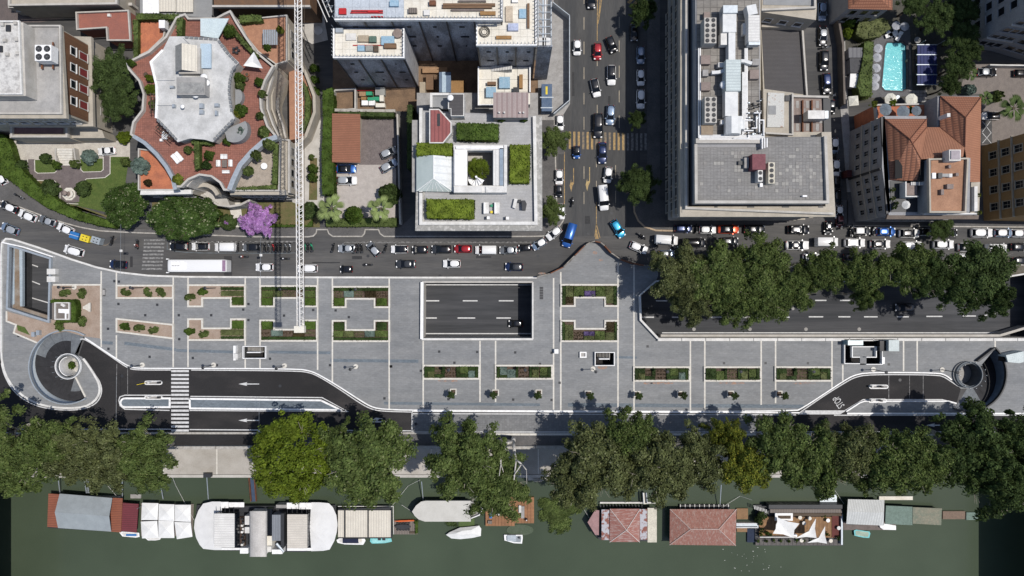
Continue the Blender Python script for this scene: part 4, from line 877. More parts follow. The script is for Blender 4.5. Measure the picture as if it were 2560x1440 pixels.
# young trees in square planters
PLT = ['leftmost','second from left','third from left','fourth from left','middle-left','middle-right','third from right','second from right']
for i,(px,py,tx,ty) in enumerate([(1133,979,1128,988),(1239,981,1234,988),(1347,981,1345,989),(1470,984,1476,990),(1593,985,1597,990),(1701,985,1709,989),(1826,984,1837,990),(1948,984,1963,990)]):
    lb = 'square white-kerbed tree pit, '+['leftmost','second from left','third from left','fourth from left','fourth from right','third from right','second from right','rightmost'][i]+' in the row'
    t = thing('tree_pit', lb, 'planter', P(px,py)+(0,));MB().pstrip(rect(px-7,py-6,px+7,py+7),2.5,.13,.35, True).build('kerb', travert, t);pb('soil', px-6,py-5,px+6,py+6,.13,.2, soil, t)
    tree('young_tree', tx, ty, 11,3.6, 'd', 7, 'small young tree growing from the '+['leftmost','second from left','third from left','fourth from left','fourth from right','third from right','second from right','rightmost'][i]+' square tree pit', group='young trees in the row of square pits', zc=2.7, bk=barkd)
# lamp posts
LAMP = MB().cyl(0,0,.09,0,4.8,8,.05); LP = rawmesh('pole', LAMP.v, LAMP.f, steeld); hb = MB().cyl(0,0,.18,4.75,5.2,8,.3).cyl(0,0,.32,5.2,5.28,10,.1); LH = rawmesh('lamp_head', hb.v, hb.f, steeld); bb = MB().cyl(0,0,.5,0,.12,16); LB = rawmesh('base_ring', bb.v, bb.f, travert)
def lamp(x, y, lb):
    t = thing('street_lamp', lb, 'street lamp', P(x, y)+(.13,), 'pole lamps on the square'); obj('pole', LP, t); obj('lamp_head', LH, t); obj('base_ring', LB, t)
for x,y,lb in [(187,718,'in the gravel area at left'),(360,719,'in the narrow gravel bed'),(540,720,'in the upper C-shaped gravel bed'),(720,723,'in the upper bed under the crane jib'),(902,723,'in the upper bed left of the opening'),(357,912,'at the road kerb left of the zebra crossing'),
    (535,912,'at the road kerb just right of the zebra crossing'),(712,914,'at the road kerb below the T-shaped stairwell'),(890,916,'standing alone on the paving where the road curves'),(1127,918,'in the leftmost long bed'),(1312,918,'in the second long bed'),(1475,738,'in the upper purple-flowered bed'),
    (1482,922,'on bare paving below the small stairwell'),(1655,922,'in the middle long bed'),(1832,922,'in the fourth long bed'),(2008,922,'in the rightmost long bed'),(2182,923,'at the kerb left on the right-hand ramp road'),(2354,924,'at the kerb beside the right spiral ramp')]:
    lamp(x, y, 'slim dark pole lamp '+lb)
# ---------------------------------------------------------------- north side streets
av = thing('avenue', None, None, (0,0,0), kind=S)
MB().pprism([(1396,-900),(1600,-900),(1600,560),(1570,590),(1412,590),(1396,540)],0,.004, sides=False).build('asphalt', asphaltN, av)
for x, ys in ((1460,[(-20,12),(43,74),(104,136),(168,198),(232,261),(292,324),(416,447),(480,510)]),(1548,[(42,70),(101,130),(164,194),(226,256),(289,320)]),(1539,[(413,444),(477,508)]),(1493,[(150,165),(262,285)]),(1491,[(370,418),(452,470)])):
    for a, b in ys: line([(x,a),(x,b)],1.6, mat('worn_cream_line', (.42,.36,.27),(.30,.26,.20)), par=av)
for pts in ([(1494,-20),(1493,102)],[(1503,-30),(1495,60)],[(1508,-30),(1497,50)],[(1491,505),(1491,560),(1487,592)],[(1491,560),(1500,595)],[(1411,380),(1411,520),(1402,562)],[(1387,380),(1389,410)]): line(pts, 2, liney, par=av)
MB().pprism([(1490,568),(1488,597),(1497,597)],.004,.009, sides=False).build('painted_wedge', liney, av)
for pts in ([(1568,5),(1580,-8),(1586,-3),(1574,10)],[(1577,14),(1592,-2),(1594,6),(1584,17)]): MB().pprism(pts, .004,.009, sides=False).build('painted_hatch', liney, av)
for x, y in ((1433,420),(1473,418)):
    MB().pprism([(x,y),(x+2,y),(x+2,y+38),(x-2,y+46),(x-5,y+60),(x-9,y+44),(x-5,y+28),(x-5,y+36),(x,y+34)],.004,.009, sides=False).build('painted_arrow', liney if x < 1450 else mat('pale_yellow_paint', (.48,.36,.16),(.3,.22,.12)), av)
cw2 = thing('zebra_crossing', None, None, (0,0,0), kind=S)
for k in range(13): MB().pbox(1422+k*11.1,329+k*.25,1427.5+k*11.1,372+k*.3,.004,.010).build('yellow_bar', liney if k in (0,1,2,4,5,10,11,12) else mat('worn_yellow_bar', (.25,.19,.12),(.13,.115,.10), scale=1.5, lo=.4, hi=.6), cw2)
for k in range(5): MB().pbox(1567+k*11.1,333,1572.5+k*11.1,376,.004,.010).build('yellow_bar', lineo, cw2)
cw3 = thing('zebra_crossing', None, None, (0,0,0), kind=S)
for k in range(9): MB().pbox(360-k*.7,598+k*9,412-k*.8,602.5+k*9,.002,.008).build('worn_bar', lineo, cw3)
# pavements
pv = thing('pavement', None, None, (0,0,0), kind=S)
SWO = [(-60,492),(0,503),(50,518),(110,541),(160,557),(200,568),(250,577),(303,580),(345,582),(420,584),(640,592),(770,592),(783,590),(790,583),(792,574),(818,574),(822,584),(832,591),(905,591),(911,584),(913,574),(946,574),(950,584),(960,591),(1330,591),(1360,590),(1392,575),(1408,552),(1411,520),(1392,520),(1386,300),(1345,300),(1345,530),(1040,530),(1000,568),(560,569),(330,573),(285,571),(240,562),(180,545),(120,522),(75,493),(30,457),(0,438),(-60,432)]
MB().pprism(clean(SWO),0,.13).build('paving', sidewalk, pv)
kerbline(SWO[:31],3,0,.15, kerbm, 30, 'kerb', pv)
MB().pprism([(1345,-300),(1345,300),(1400,300),(1425,260),(1425,40),(1384,5),(1384,-300)],0,.13).build('paving', concrete, pv)
MB().pprism([(1386,385),(1411,385),(1411,300),(1386,300)],.004,.02, sides=False).build('parking_bay', sidewalk, pv)
MB().pprism([(1584,490),(1586,530),(1594,550),(1610,565),(1640,574),(1690,574),(1690,562),(2120,560),(2120,500),(1650,500),(1650,-300),(1618,-300),(1618,480)],0,.13).build('paving', sidewalk, pv)
kerbline([(1584,490),(1586,530),(1596,552),(1612,567),(1640,576),(1690,577)],4,0,.16, mat('orange_kerb', (.42,.32,.22), None),30, 'kerb', pv)
MB().pprism([(2118,562),(2275,566),(2300,564),(2310,550),(2600,550),(2600,568),(2345,570),(2335,556),(2310,568),(2600,575),(2600,480),(2118,480)],0,.13).build('paving', sidewalk, pv) if 0 else MB().pprism([(2118,562),(2600,566),(2600,480),(2118,480)],0,.13).build('paving', sidewalk, pv)
kerbline([(2118,564),(2600,568)],3,0,.16, kerbm, 40, 'kerb', pv)
MB().pprism([(2090,-300),(2110,40),(2120,260),(2135,480),(2118,480),(2100,260),(2084,-300)],0,.13).build('paving', concrete, pv)
MB().pprism([(1650,668),(2700,640),(2700,672),(2530,688),(2300,704),(1650,698)],0,.13).build('paving', mat('tree_strip_soil', (.10,.085,.065),(.13,.12,.10)), pv); kerbline([(1650,667),(2240,667),(2700,660)],3,0,.16, kerbm, 60, 'kerb', pv)
for x0,x1,y in ((430,640,612-8),(640,745,603),(860,1340,607)): line([(x0,y),(x1,y)],1.4, lineo, par=av)
line([(418,606),(418,632),(650,633),(653,633),(757,633),(757,618)],1.2, mat('worn_blue_line', (.16,.20,.23),(.10,.11,.12)), par=av)
for k in range(26): MB().pbox(425+k*12,603.5,432+k*12,606,.004,.009).build('parking_tick', lineo, av)
for k in range(34): MB().pbox(862+k*14,604.5,870+k*14,607,.004,.009).build('parking_tick', lineo, av)
line([(150,568),(185,582),(235,602),(262,616),(276,606),(292,595)],1.3, mat('faint_orange_line', (.22,.17,.12),(.12,.10,.09)), par=av)
wp = thing('road_repairs', None, None, (0,0,0), kind=S); pm2 = mat('dark_patch', (.038,.038,.040), None, fine=.2)
for x0,y0,x1,y1 in ((325,641,332,668),(880,640,905,648),(1190,640,1228,645),(560,640,580,690),(1462,540,1475,560),(1430,180,1436,240),(1520,240,1526,300),(1740,585,1790,590),(2330,593,2390,597),(780,655,850,658)): MB().pbox(x0,y0,x1,y1,.002,.0035 if y0 > 600 else .0075).build('asphalt_patch', pm2, wp)
for x,y in ((318,634),(650,640),(1529,533),(1634,625),(1345,640),(920,640),(1100,690),(305,940),(560,1000),(1240,1060),(700,965),(2250,950),(350,1045),(1040,1060),(1470,585)): X,Y = P(x,y);MB().cyl(X,Y,.32,.003,.012,10).build('manhole_cover', steeld, wp)
for x,y in ((1982,771),(2353,770),(1735,823),(1875,823),(2015,823),(2148,823)): X,Y = P(x,y,ZL);MB().cyl(X,Y,.38,ZL+.002,ZL+.012,12).build('manhole_cover', concrete, wp)
rsm = mat('rust_stain_on_paving', (.30,.19,.14),(.20,.19,.19), scale=1.5, lo=.42, hi=.55)
for x,y,w,h in ((1506,918,13,5),(1655,958,30,3),(1620,958,12,3),(1830,958,34,3),(2010,958,30,3),(1120,952,26,3),(1355,684,10,3),(1487,632,6,4),(1502,650,5,3),(1434,749,4,4),(1511,749,4,4)): MB().pprism(arc(x,y,w,0,330,11,h), zp, zp+.002, sides=False).build('stain', rsm, pz)
# low roads that pass under the bridges, and the bridges just outside the frame
for sx, lb in ((1,'right'),(-1,'left')):
    t = thing('bridge', 'stone road bridge just beyond the %s edge of the picture' % lb, 'bridge', (sx*116,-52, ZW))
    e = 106.8 if sx > 0 else -105.2; MB().box(e, -160, e+sx*22,-28,-1.2,.3).build('deck', conclight, t)
    for k in range(3): MB().box(e+sx*4,-150+k*38, e+sx*18,-143+k*38, ZW-2,-1.2).build('pier', stonew, t)
t = thing('bridge', 'road deck crossing the trench road just beyond the right edge of the picture', 'bridge', (110,0,0));MB().box(107.6,-10.3,128,4,-1.1,.5).build('deck', conclight, t)
# ================================================================ BUILDINGS
def cen(pts): return (sum(p[0] for p in pts)/len(pts), sum(p[1] for p in pts)/len(pts))
def Q(o0, px, py, z0, z1, w, h, mt, nm, parent): return pb(nm, px-w/2, py-h/2, px+w/2, py+h/2, z0, z1, mt, parent)
def ac(parent, x0, y0, x1, y1, z0, z1, nx, ny, mt=whited, nm='ac_unit'):
    u = pb(nm, x0, y0, x1, y1, z0, z1, mt, parent); zz = z1
    for i in range(nx):
        for j in range(ny):
            r = min((x1-x0)/nx, (y1-y0)/ny)*.40/PPM*(1-z1/CAMH); fan(u, x0+(i+.5)*(x1-x0)/nx, y0+(j+.5)*(y1-y0)/ny, zz, r)
    return u
def parap(parent, pts, w, z0, z1, mt, closed=True, name='parapet'): return MB().pstrip(pts, w, z0, z1, closed).build(name, mt, parent)
def edges(pts, z):
    W = PL(pts, z); return [(W[i], W[(i+1) % len(W)]) for i in range(len(W))]
# --- A: brown and stone building, top left
A = thing('palazzo', 'brown brick building with beige cornice, red arched windows and four-fan rooftop unit at top left', 'building', P(60,190)+(0,))
rA = [(-260,62),(152,62),(166,296),(-260,296)]
pp('wall', [(-260,75),(157,75),(158,285),(-260,285)],0,16.2, stonew, A);pp('brick_face', [(100,78),(158.6,78),(159.6,280),(100,280)],8.6,16.2, brownw, A)
pp('cornice', rA, 16.2,17, stonew, A);pp('roof', [(-258,66),(146,66),(150,286),(-258,286)],17,17.08, rooftar, A); parap(A, [(-260,64),(149,64),(152,283),(-260,283)],4,17.05,17.6, conclight, False)
pp('attic', [(-260,56),(58,56),(65,240),(-260,240)],17.05,20.2, conclight, A);pp('attic_roof', [(-260,56),(46,56),(52,232),(-260,232)],20.2,20.3, mat('stained_white_roof', (.55,.54,.52),(.36,.35,.34), scale=1.2, fine=.1, lo=.45), A)
parap(A, [(-260,53),(46,53),(53,234),(-260,235)],4,20.25,20.7, whited, False)
ac(A, 87,112,128,152,18.2,20.2,2,2, white);pb('pipe', 102,155,106,172,17.6,17.9, rust, A);pb('pipe', 130,105,133,172,17.6,17.9, rust, A)
for x, y in ((10,100),(4,60),(37,57),(40,98),(16,135),(42,132)): pb('roof_vent', x-4,y-4,x+4,y+4,20.3,20.8, conclight, A)
for x,y in ((0,122),(20,70)): pb('skylight', x-6,y-8,x+5,y+8,20.3,20.6, steeld, A)
ce = cen(PL(rA, 16)); W = PL([(158.6,78),(159.6,280)],16.2); windows(A, W[0], W[1],[12.6],4, 'sq', ce); windows(A, W[0], W[1],[9.0],4, 'redarch', ce)
pp('ledge', [(100,88),(228,92),(233,316),(100,316)],7.6,8.4, stonew, A);pp('lower_wall', [(40,90),(222,96),(226,306),(40,306)],0,7.6, stonew, A)
W = PL([(222,96),(226,306)],7.6); windows(A, W[0], W[1],[4.4,1.0],4, 'std', ce)
W = PL([(-260,285),(158,285)],16.2); windows(A, W[0], W[1],[12.6,9.0],12, 'sq', ce, .02);pp('porch', [(24,312),(172,312),(172,345),(24,345)],0,5.2, stonew, A);pp('porch_roof', [(34,318),(158,318),(158,334),(34,334)],5.2,5.3, mat('maroon_gravel', (.20,.12,.12), None), A); parap(A, rect(28,315,166,341),5,5.2,5.9, conclight)
pp('side_wing', [(168,300),(255,326),(262,345),(168,345)],0,4.2, stonew, A)
t = thing('entrance_steps', 'broad pale entrance steps with curved side walls in the left garden', 'steps', P(164,390)+(0,))
for k in range(7): pb('step', 142,371+k*6.2,181,376.6+k*6.2,0,1.5-k*.2, travert, t)
for s in (139,184): MB().pstrip([(s,370),(s+(2 if s > 150 else -1),385),(s+(6 if s>150 else 2),412)],3,0,1.6).build('side_wall', conclight, t)
# --- red terrace and lane above
t = thing('terrace_roof', 'L-shaped red terrace roof with pale rim between the brown building and the big tree', 'building', P(260,60)+(0,))
pp('roof', [(190,31),(320,26),(325,100),(268,100),(266,68),(192,73)],0,5, mat('red_roof_coat', (.30,.115,.085),(.24,.10,.08), scale=.5), t); parap(t, [(190,31),(320,26),(325,100),(268,100),(266,68),(192,73)],3.5,5,5.6, conclight);pb('vent', 268,34,275,41,5,5.5, whited, t)
t = thing('lane_wall', 'long pale boundary wall with dark shadow at the very top left', 'wall', P(150,15)+(0,));MB().pstrip([(20,16),(180,14),(330,10)],7,0,2.5).build('wall', conclight, t);MB().pstrip([(40,28),(190,28)],5,0,2).build('wall', kerbm, t)
MB().pprism([(-60,-60),(340,-60),(340,40),(190,40),(100,56),(-60,56)],0,.02, sides=False).build('lane', mat('brownish_lane', (.13,.105,.10),(.10,.085,.082)), kind=S)
t = thing('building', 'pale flat building edge above the lane at very top left', 'building', P(160,-60)+(0,));pp('wall', [(22,-160),(290,-160),(290,8),(22,12)],0,7, stonew, t); parap(t, [(22,-160),(290,-160),(290,8),(22,12)],5,7,7.6, conclight)
t = thing('awning_building', 'grey building with three cream awnings at the top edge left of the villa', 'building', P(420,0)+(0,));pp('wall', [(350,-120),(530,-120),(530,44),(350,36)],0,5, roofgrey, t)
for x0,x1,y1,mt in ((357,397,33,white),(398,439,29,cream),(441,482,30,cream)): pb('awning', x0,-20, x1, y1,5.6,5.8, mt, t)
t = thing('building', 'brown flat building with pale rim and two cooling fans above the villa', 'building', P(640,0)+(0,));pp('wall', [(530,-140),(775,-140),(775,14),(535,14)],0,9, mat('brown_flat_roof', (.16,.09,.05),(.12,.075,.05)), t); parap(t, [(530,15),(775,15)],5,8.8,9.6, conclight, False); ac(t, 566,8,598,24,3,4.5,2,1)
MB().pprism([(590,14),(805,14),(820,100),(780,110),(700,60),(600,50)],0,.03, sides=False).build('yard', conclight, kind=S)
t = thing('tank_cover', 'round pale manhole cover in the yard right of the crane jib', 'cover', P(796,77)+(0,)); x,y = P(796,77);MB().cyl(x,y,.9,.03,.2,20).build('cover', whited, t)
# --- B: villa with terraces
B = thing('villa', 'curved terraced villa with white penthouse roof, red tile terraces and orange floors', 'villa', P(510,250)+(0,))
TER = [(441,44),(415,92),(372,130),(330,150),(318,158),(322,172),(348,202),(359,235),(356,275),(333,305),(327,335),(352,352),(385,380),(414,412),(432,442),(438,466),(452,466),(470,448),(498,436),(528,440),(550,456),(560,474),(573,474),(580,450),(600,412),(628,380),(662,350),(690,341),(668,315),(652,270),(650,235),(662,200),(682,165),(640,130),(612,90),(590,55),(575,28),(560,35),(540,46),(470,46),(462,35)]
pp('main_block', TER, 0,12.2, stonew, B);pp('terrace_floor', TER, 12.2,12.3, redtile, B); parap(B, TER, 5,12.25,13.2, conclight)
ORG1 = [(345,50),(418,46),(408,92),(370,128),(345,140)]; ORG2 = [(346,372),(375,376),(408,410),(428,446),(434,474),(346,474)]; GRV = [(700,346),(697,476),(578,476),(588,440),(606,408),(640,372),(664,356)]; ORG3 = [(594,50),(716,38),(716,152),(690,160),(645,128),(616,92)]
for nm, pts, z, mt, w in (('side_terrace', ORG1,9, orangefl, 3),('side_terrace', ORG2,9.6, orangefl, 3),('gravel_terrace', GRV, 10, mat('pale_terrace_gravel', (.36,.31,.26), None, fine=.12),3),('side_terrace', ORG3,9, mat('salmon_terrace', (.36,.19,.12),(.30,.155,.10)),3)):
    pp(nm, pts, 0, z, stonew, B);pp('floor', pts, z, z+.06, mt, B); parap(B, pts, w, z, z+.7, conclight)
MB().pstrip([(333,340),(360,356),(390,384),(415,416),(432,446),(438,474)],9,12,13.4).build('curved_fin', steel, B);MB().pstrip([(573,474),(582,450),(600,412),(628,380),(660,352),(692,342)],12,12,13.6).build('curved_fin', steel, B)
pp('cornice', [(352,474),(478,474),(478,485),(350,487)],9.3,10.0, whited, B);pp('cornice', [(578,474),(715,474),(720,487),(575,487)],9.3,10.0, stonew, B)
# penthouse
PEN = [(424,91),(457,91),(546,96),(566,126),(597,156),(582,172),(575,200),(572,232),(580,282),(587,295),(560,325),(532,355),(512,349),(475,346),(444,355),(416,322),(390,295),(392,250),(391,212),(377,155),(407,125)]
pp('penthouse', [((x-485)*.975+485,(y-225)*.975+225) for x,y in PEN],12.3,15.6, conclight, B);pp('penthouse_roof', PEN, 15.6,15.9, roofwhite, B)
W = PEN; parap(B, [(407,125),(377,155),(391,212),(392,250),(390,295)],6,15.9,16.1, white, False, 'roof_edge')
def panels(pts, step, w, mt):
    for a, b in zip(pts, pts[1:]):
        l = math.hypot(b[0]-a[0], b[1]-a[1]); n = max(1, int(l/step))
        for k in range(n):
            t0 = (k+.12)/n; t1 = (k+.88)/n; MB().pstrip([(a[0]+(b[0]-a[0])*t0, a[1]+(b[1]-a[1])*t0),(a[0]+(b[0]-a[0])*t1, a[1]+(b[1]-a[1])*t1)], w, 15.9,16.1).build('roof_panel', steeld if mt is None else mt, B)
pm_ = mat('grey_solar_panel', (.20,.21,.22), None, rough=.5, fine=.1)
panels([(460,93),(544,98)],11,6, pm_); panels([(545,100),(564,128),(593,158)],10,6, pm_); panels([(590,163),(580,175),(574,202),(572,230),(579,280)],9,6, pm_); panels([(584,298),(560,322),(534,350)],9,7, pm_); panels([(392,298),(416,322),(442,350)],9,6, pm_)
m = MB(); a = P(446,120,16); b_ = P(501,185,16); mid = (a[0]*.55+b_[0]*.45); m.add([(a[0],a[1],17.2),(mid,a[1],18.6),(b_[0],a[1],17.4),(a[0],b_[1],17.2),(mid,b_[1],18.6),(b_[0],b_[1],17.4)],[(0,3,4,1)]); m.build('shed_roof', mat('grey_shed', (.28,.28,.27), None), B)
m = MB(); m.add([(mid,a[1],18.6),(b_[0],a[1],17.4),(b_[0],b_[1],17.4),(mid,b_[1],18.6)],[(0,3,2,1)]); m.build('shed_roof', cream, B);pb('shed_wall', 447,120,500,184,15.9,17.2, conclight, B)
pb('glass_strip', 501,109,527,170,16.2,16.6, mat('pale_blue_glazing', (.42,.52,.60),(.37,.46,.54), scale=.5), B);pb('plant_room', 441,193,512,237,15.9,18.0, rooftar, B);pb('plant_room_roof', 443,206,510,233,18.0,18.1, mat('mottled_roof', (.30,.30,.29),(.20,.20,.20), scale=1.2), B)
for x,y,r in ((512,195,.7),(519,209,.65),(492,238,.7),(458,200,.45),(459,268,.4)): xx,yy = P(x,y,16.4); dome(B, xx, yy, 16.9, r, white)
for x0,y0,x1,y1 in ((430,260,436,268),(424,214,434,219),(498,258,507,270),(498,274,507,284),(536,258,546,266),(537,276,542,288)): pb('roof_unit', x0,y0,x1,y1,15.9,16.7, steel, B)
for pts in ([(390,199),(436,199)],[(392,262),(430,262)],[(457,92),(482,116)]): MB().pstrip(pts, .9,16.3,16.4).build('aerial_mast', whited, B)
t_ = pp('grey_disc', arc(585,322,34,35,-120,12,34)+[(560,325)],12.3,14.2, roofgrey, B);pp('grey_disc', arc(572,240,34,62,-62,10,30),12.3,13.6, roofgrey, B)
pp('glass_canopy', [(501,46),(572,46),(545,96),(501,90)],14.0,14.2, mat('milky_glazing', (.52,.60,.62),(.46,.54,.57)), B)
sail = MB(); v = [(*P(635,130,15.5),15.6),(*P(657,171,14.6),14.6),(*P(608,164,14.8),14.8),(*P(632,155,14.6),14.5)]; sail.add(v, [(0,3,1),(0,2,3),(2,1,3)]); sail.add([(p[0],p[1],p[2]-.04) for p in v],[(0,1,3),(0,3,2),(2,3,1)]); tag(sail.build('shade_sail', canvas), 'white triangular shade sail over the villa terrace', 'shade sail')
# planting on the villa
for pts, z, lb in (([(340,33),(444,36),(444,46),(340,48)],10.6,'climbing hedge along the top-left orange terrace'),([(333,50),(344,50),(344,146),(334,146)],10.2,'hedge down the left side of the top-left orange terrace'),([(440,48),(456,44),(454,88),(443,90)],14,'hedge beside the top-left corner of the penthouse'),
    ([(484,345),(497,350),(498,420),(487,424)],14.2,'vine-covered divider below the penthouse'),([(476,344),(530,352),(528,362),(478,358)],13.8,'planting along the lower edge of the penthouse'),([(598,38),(650,38),(655,52),(600,56)],10.6,'bushy planting along the top-right terrace'),([(566,60),(578,62),(620,112),(648,140),(640,145),(606,112)],13.6,'planter hedge along the upper right terrace parapet'),
    ([(584,470),(690,462),(690,472),(584,474)],11,'low planting at the lower edge of the gravel terrace'),([(684,360),(694,360),(692,460),(680,460)],11.2,'hedge along the right side of the gravel terrace'),([(754,200),(765,215),(775,250),(772,300),(758,330),(750,325),(762,290),(763,250)],4.6,'curved hedge on the lowest right terrace')):
    hedge(pts, z-1.4, z, L_plane, 'green '+lb, dens=26, size=.3, lump=.6)
for x,y,r,mt,lb in ((598,195,13,L_hedge,'leafy shrub at the right edge of the penthouse'),(600,215,11,L_plane,'shrub just below the leafy one at the right edge of the penthouse'),(601,275,15,L_hedge,'big round shrub at the right edge of the penthouse'),(606,328,12,L_blue,'grey-green round shrub beside the grey disc roof'),(575,80,15,L_hedge,'shrub at the top right corner of the penthouse'),(592,285,10,L_yel,'small yellow-green shrub beside the big round shrub'),
    (376,222,12,L_lime,'yellow-green vine on the pergola left of the penthouse'),(374,195,8,L_lime,'upper yellow-green vine left of the penthouse'),(385,262,11,L_plane,'dark vine on the pergola left of the penthouse'),(328,158,8,L_hedge,'shrub in the left corner of the red terrace'),(655,235,9,L_plane,'shrub along the curved right parapet, middle'),(660,330,14,L_plane,'dark shrub at the lower right of the red terrace'),(648,205,10,L_hedge,'shrub along the curved right parapet, upper'),(650,290,9,L_plane,'shrub along the curved right parapet, lower'),
    (516,413,11,L_hedged,'dark round shrub on the lower red terrace'),(523,388,11,L_hedge,'bright shrub on the lower red terrace'),(567,355,8,L_hedge,'small shrub under the penthouse lower corner'),(445,448,12,L_yel,'yellow-green shrub in the lower corner of the red terrace'),(350,415,20,L_blue,'grey-green olive bush at the left edge of the lower orange terrace'),(371,457,8,L_brown,'reddish round shrub on the lower orange terrace'),
    (620,428,12,L_plane,'shrub in the left corner of the gravel terrace'),(640,388,12,L_plane,'shrub on the pergola of the gravel terrace'),(672,360,14,L_plane,'shrub at the top of the gravel terrace'),(700,75,8,L_yel,'shrub left of the crane jib on the top terrace'),(668,120,8,L_hedge,'shrub beside the white shade sail'),(470,375,9,L_plane,'pot shrub left of the vine divider')):
    bush(x, y, r, 2.2, mt, lb, ground=(12.3 if not (x > 680 or y > 460 or (x < 372 and y > 400)) else 9.6), n=70, size=.35)
# terrace furniture
def lounger(x, y, ang, lb, z=12.3, w=.75):
    m = MB().box(-1,-w/2,1,w/2,.3,.42); k = rawmesh('seat', m.v, m.f, white); t = thing('sun_lounger', lb, 'sun lounger', P(x,y,z)+(z,), None, math.radians(ang)); obj('seat', k, t); m = MB().box(.45,-w/2,1,w/2,.43,.62); obj('backrest', rawmesh('backrest', m.v, m.f, white), t)
    m = MB().box(-.9,-w/2+.05,-.8,w/2-.05,0,.3).box(.8,-w/2+.05,.9,w/2-.05,0,.3); obj('leg', rawmesh('leg', m.v, m.f, steel), t)
lounger(441,398,-48,'upper of two white loungers side by side on the red terrace'); lounger(450,392,-48,'lower right of two white loungers side by side on the red terrace')
t = thing('terrace_table', 'square brown table ringed by white sofas on the red terrace', 'table', P(560,408,12.3)+(12.3,));pb('tabletop', 555,400,567,418,12.95,13.05, woodgrey, t); x,y = P(561,409,12.3);MB().cyl(x,y,.12,12.3,12.95,6).build('pedestal', steeld, t)
for x0,y0,x1,y1,lb in ((540,400,550,416,'white sofa left of the square terrace table'),(571,399,580,416,'white sofa right of the square terrace table'),(555,425,573,433,'white sofa below the square terrace table'),(551,385,559,397,'left white armchair above the square terrace table'),(560,385,567,397,'right white armchair above the square terrace table')):
    t = thing('sofa', lb, 'sofa', P((x0+x1)/2,(y0+y1)/2,12.3)+(12.3,));pb('seat', x0,y0,x1,y1,12.35,12.75, white, t);pb('backrest', x0,y0,x0+(x1-x0)*(1 if y1-y0 < 13 else .25),y0+2.5 if y1-y0 < 13 else y1,12.75,13.05, whited, t)
t = thing('garden_table', 'round white table on the gravel terrace', 'table', P(660,415,10)+(10,)); x,y = P(660,415,10.8);MB().cyl(x,y,.62,10.7,10.8,20).build('tabletop', white, t);MB().cyl(x,y,.06,10,10.7,6).build('pedestal', whited, t)
for (ox,oy,lb) in ((0,0,'lower left'),(0,-120,'left side')):
    t = thing('pergola', 'dark bare-beam pergola by the %s of the penthouse' % lb, 'pergola', P(405,335+oy,12.3)+(12.3,))
    for k in range(6):
        if oy: MB().pstrip([(372,235+k*9),(394,235+k*9)],1.2,14.4,14.6).build('beam', barkd, t)
        else: MB().pstrip([(388+k*7,318+k*6.5),(400+k*7,306+k*6.5)],1.2,14.4,14.6).build('beam', barkd, t); 
    for k in range(3): MB().pstrip([(376+k*8,232),(376+k*8,284)] if oy else [(384+k*4,322-k*5),(424+k*4,358-k*5)],1.0,14.6,14.75).build('beam', barkd, t)
t = thing('garden_set', 'white table and chairs under the lower-left pergola', 'table set', P(412,342,12.3)+(12.3,));pb('tabletop', 404,334,418,348,13,13.1, white, t)
for x,y in ((402,350),(421,338),(408,330)): pb('chair', x-3,y-3,x+3,y+3,12.4,12.9, white, t)
pb('deck_box', 397,50,412,70,10,11.5, white, None, label='white bulky object on the top-left orange terrace', cat='deck box')
t = thing('terrace_set', 'dark parasol base and stacked chairs on the villa terrace near the sail', 'chair stack', P(590,126,12.3)+(12.3,)); 
for k in range(5): a = k*1.256; x,y = P(590,126,12.7);MB().box(x+.5*math.cos(a)-.2,y+.5*math.sin(a)-.2,x+.5*math.cos(a)+.2,y+.5*math.sin(a)+.2,12.4,12.9).build('chair', steeld, t)
for x,y,mt,lb in ((617,186,mat('terracotta_pot',(.45,.16,.07),None),'large orange terracotta pot below the shade sail'),(616,197,L_brown,'dark potted plant just below the orange pot'),(364,186,L_brown,'brown potted plant on the left terrace')):
    xx,yy = P(x,y,12.9); t = thing('flower_pot', lb, 'flower pot', (xx,yy,12.3));MB().cyl(xx,yy,.28,12.3,12.9,12,.42).build('pot', mt, t);MB().cyl(xx,yy,.36,12.9,12.92,12).build('soil', soil, t)
t = thing('patio_cover', 'pale slatted pergola cover over the top-right terrace', 'pergola', P(675,93,9)+(9,));pb('roof', 657,74,694,112,10.9,11.0, mat('grey_lattice', (.24,.24,.25),(.18,.18,.19)), t)
for k in range(7): pb('slat', 657+k*5.6,74,659+k*5.6,112,11.0,11.1, steel, t)
# right-hand curved wing
for z, R1, w, mt in ((9.2,0,6, conclight),(6.2,12,6, stonew),(3.2,24,6, conclight)):
    R1 += 12; pts = [(684+R1*.5,160),(666+R1,198),(655+R1,236),(656+R1,272),(670+R1,312),(692+R1*.6,345)]; MB().pprism([(670,170),(650,235),(655,280),(680,340)]+pts[::-1],0, z-.05).build('curved_gallery', stonew, B);MB().pstrip(pts, 4, z-.05, z+.8).build('gallery_parapet', mt, B)
pp('east_wing', [(694,345),(722,350),(722,480),(700,480)],0,8.6, stonew, B); parap(B, [(700,348),(722,350),(722,480),(700,480)],4,8.6,9.3, conclight, False);pp('east_wing', [(690,60),(722,60),(724,150),(690,160)],0,8.4, stonew, B)
pp('east_terrace', [(722,150),(760,190),(778,240),(776,290),(756,345),(724,350)],0,3.2, mat('salmon_terrace', None), B) if 0 else pp('east_terrace', [(722,150),(760,190),(778,240),(776,290),(756,345),(724,350)],0,3.2, MATS['salmon_terrace'], B)
parap(B, [(735,130),(765,185),(785,240),(786,280),(764,340),(740,365)],7,0,3.9, stonew, False)
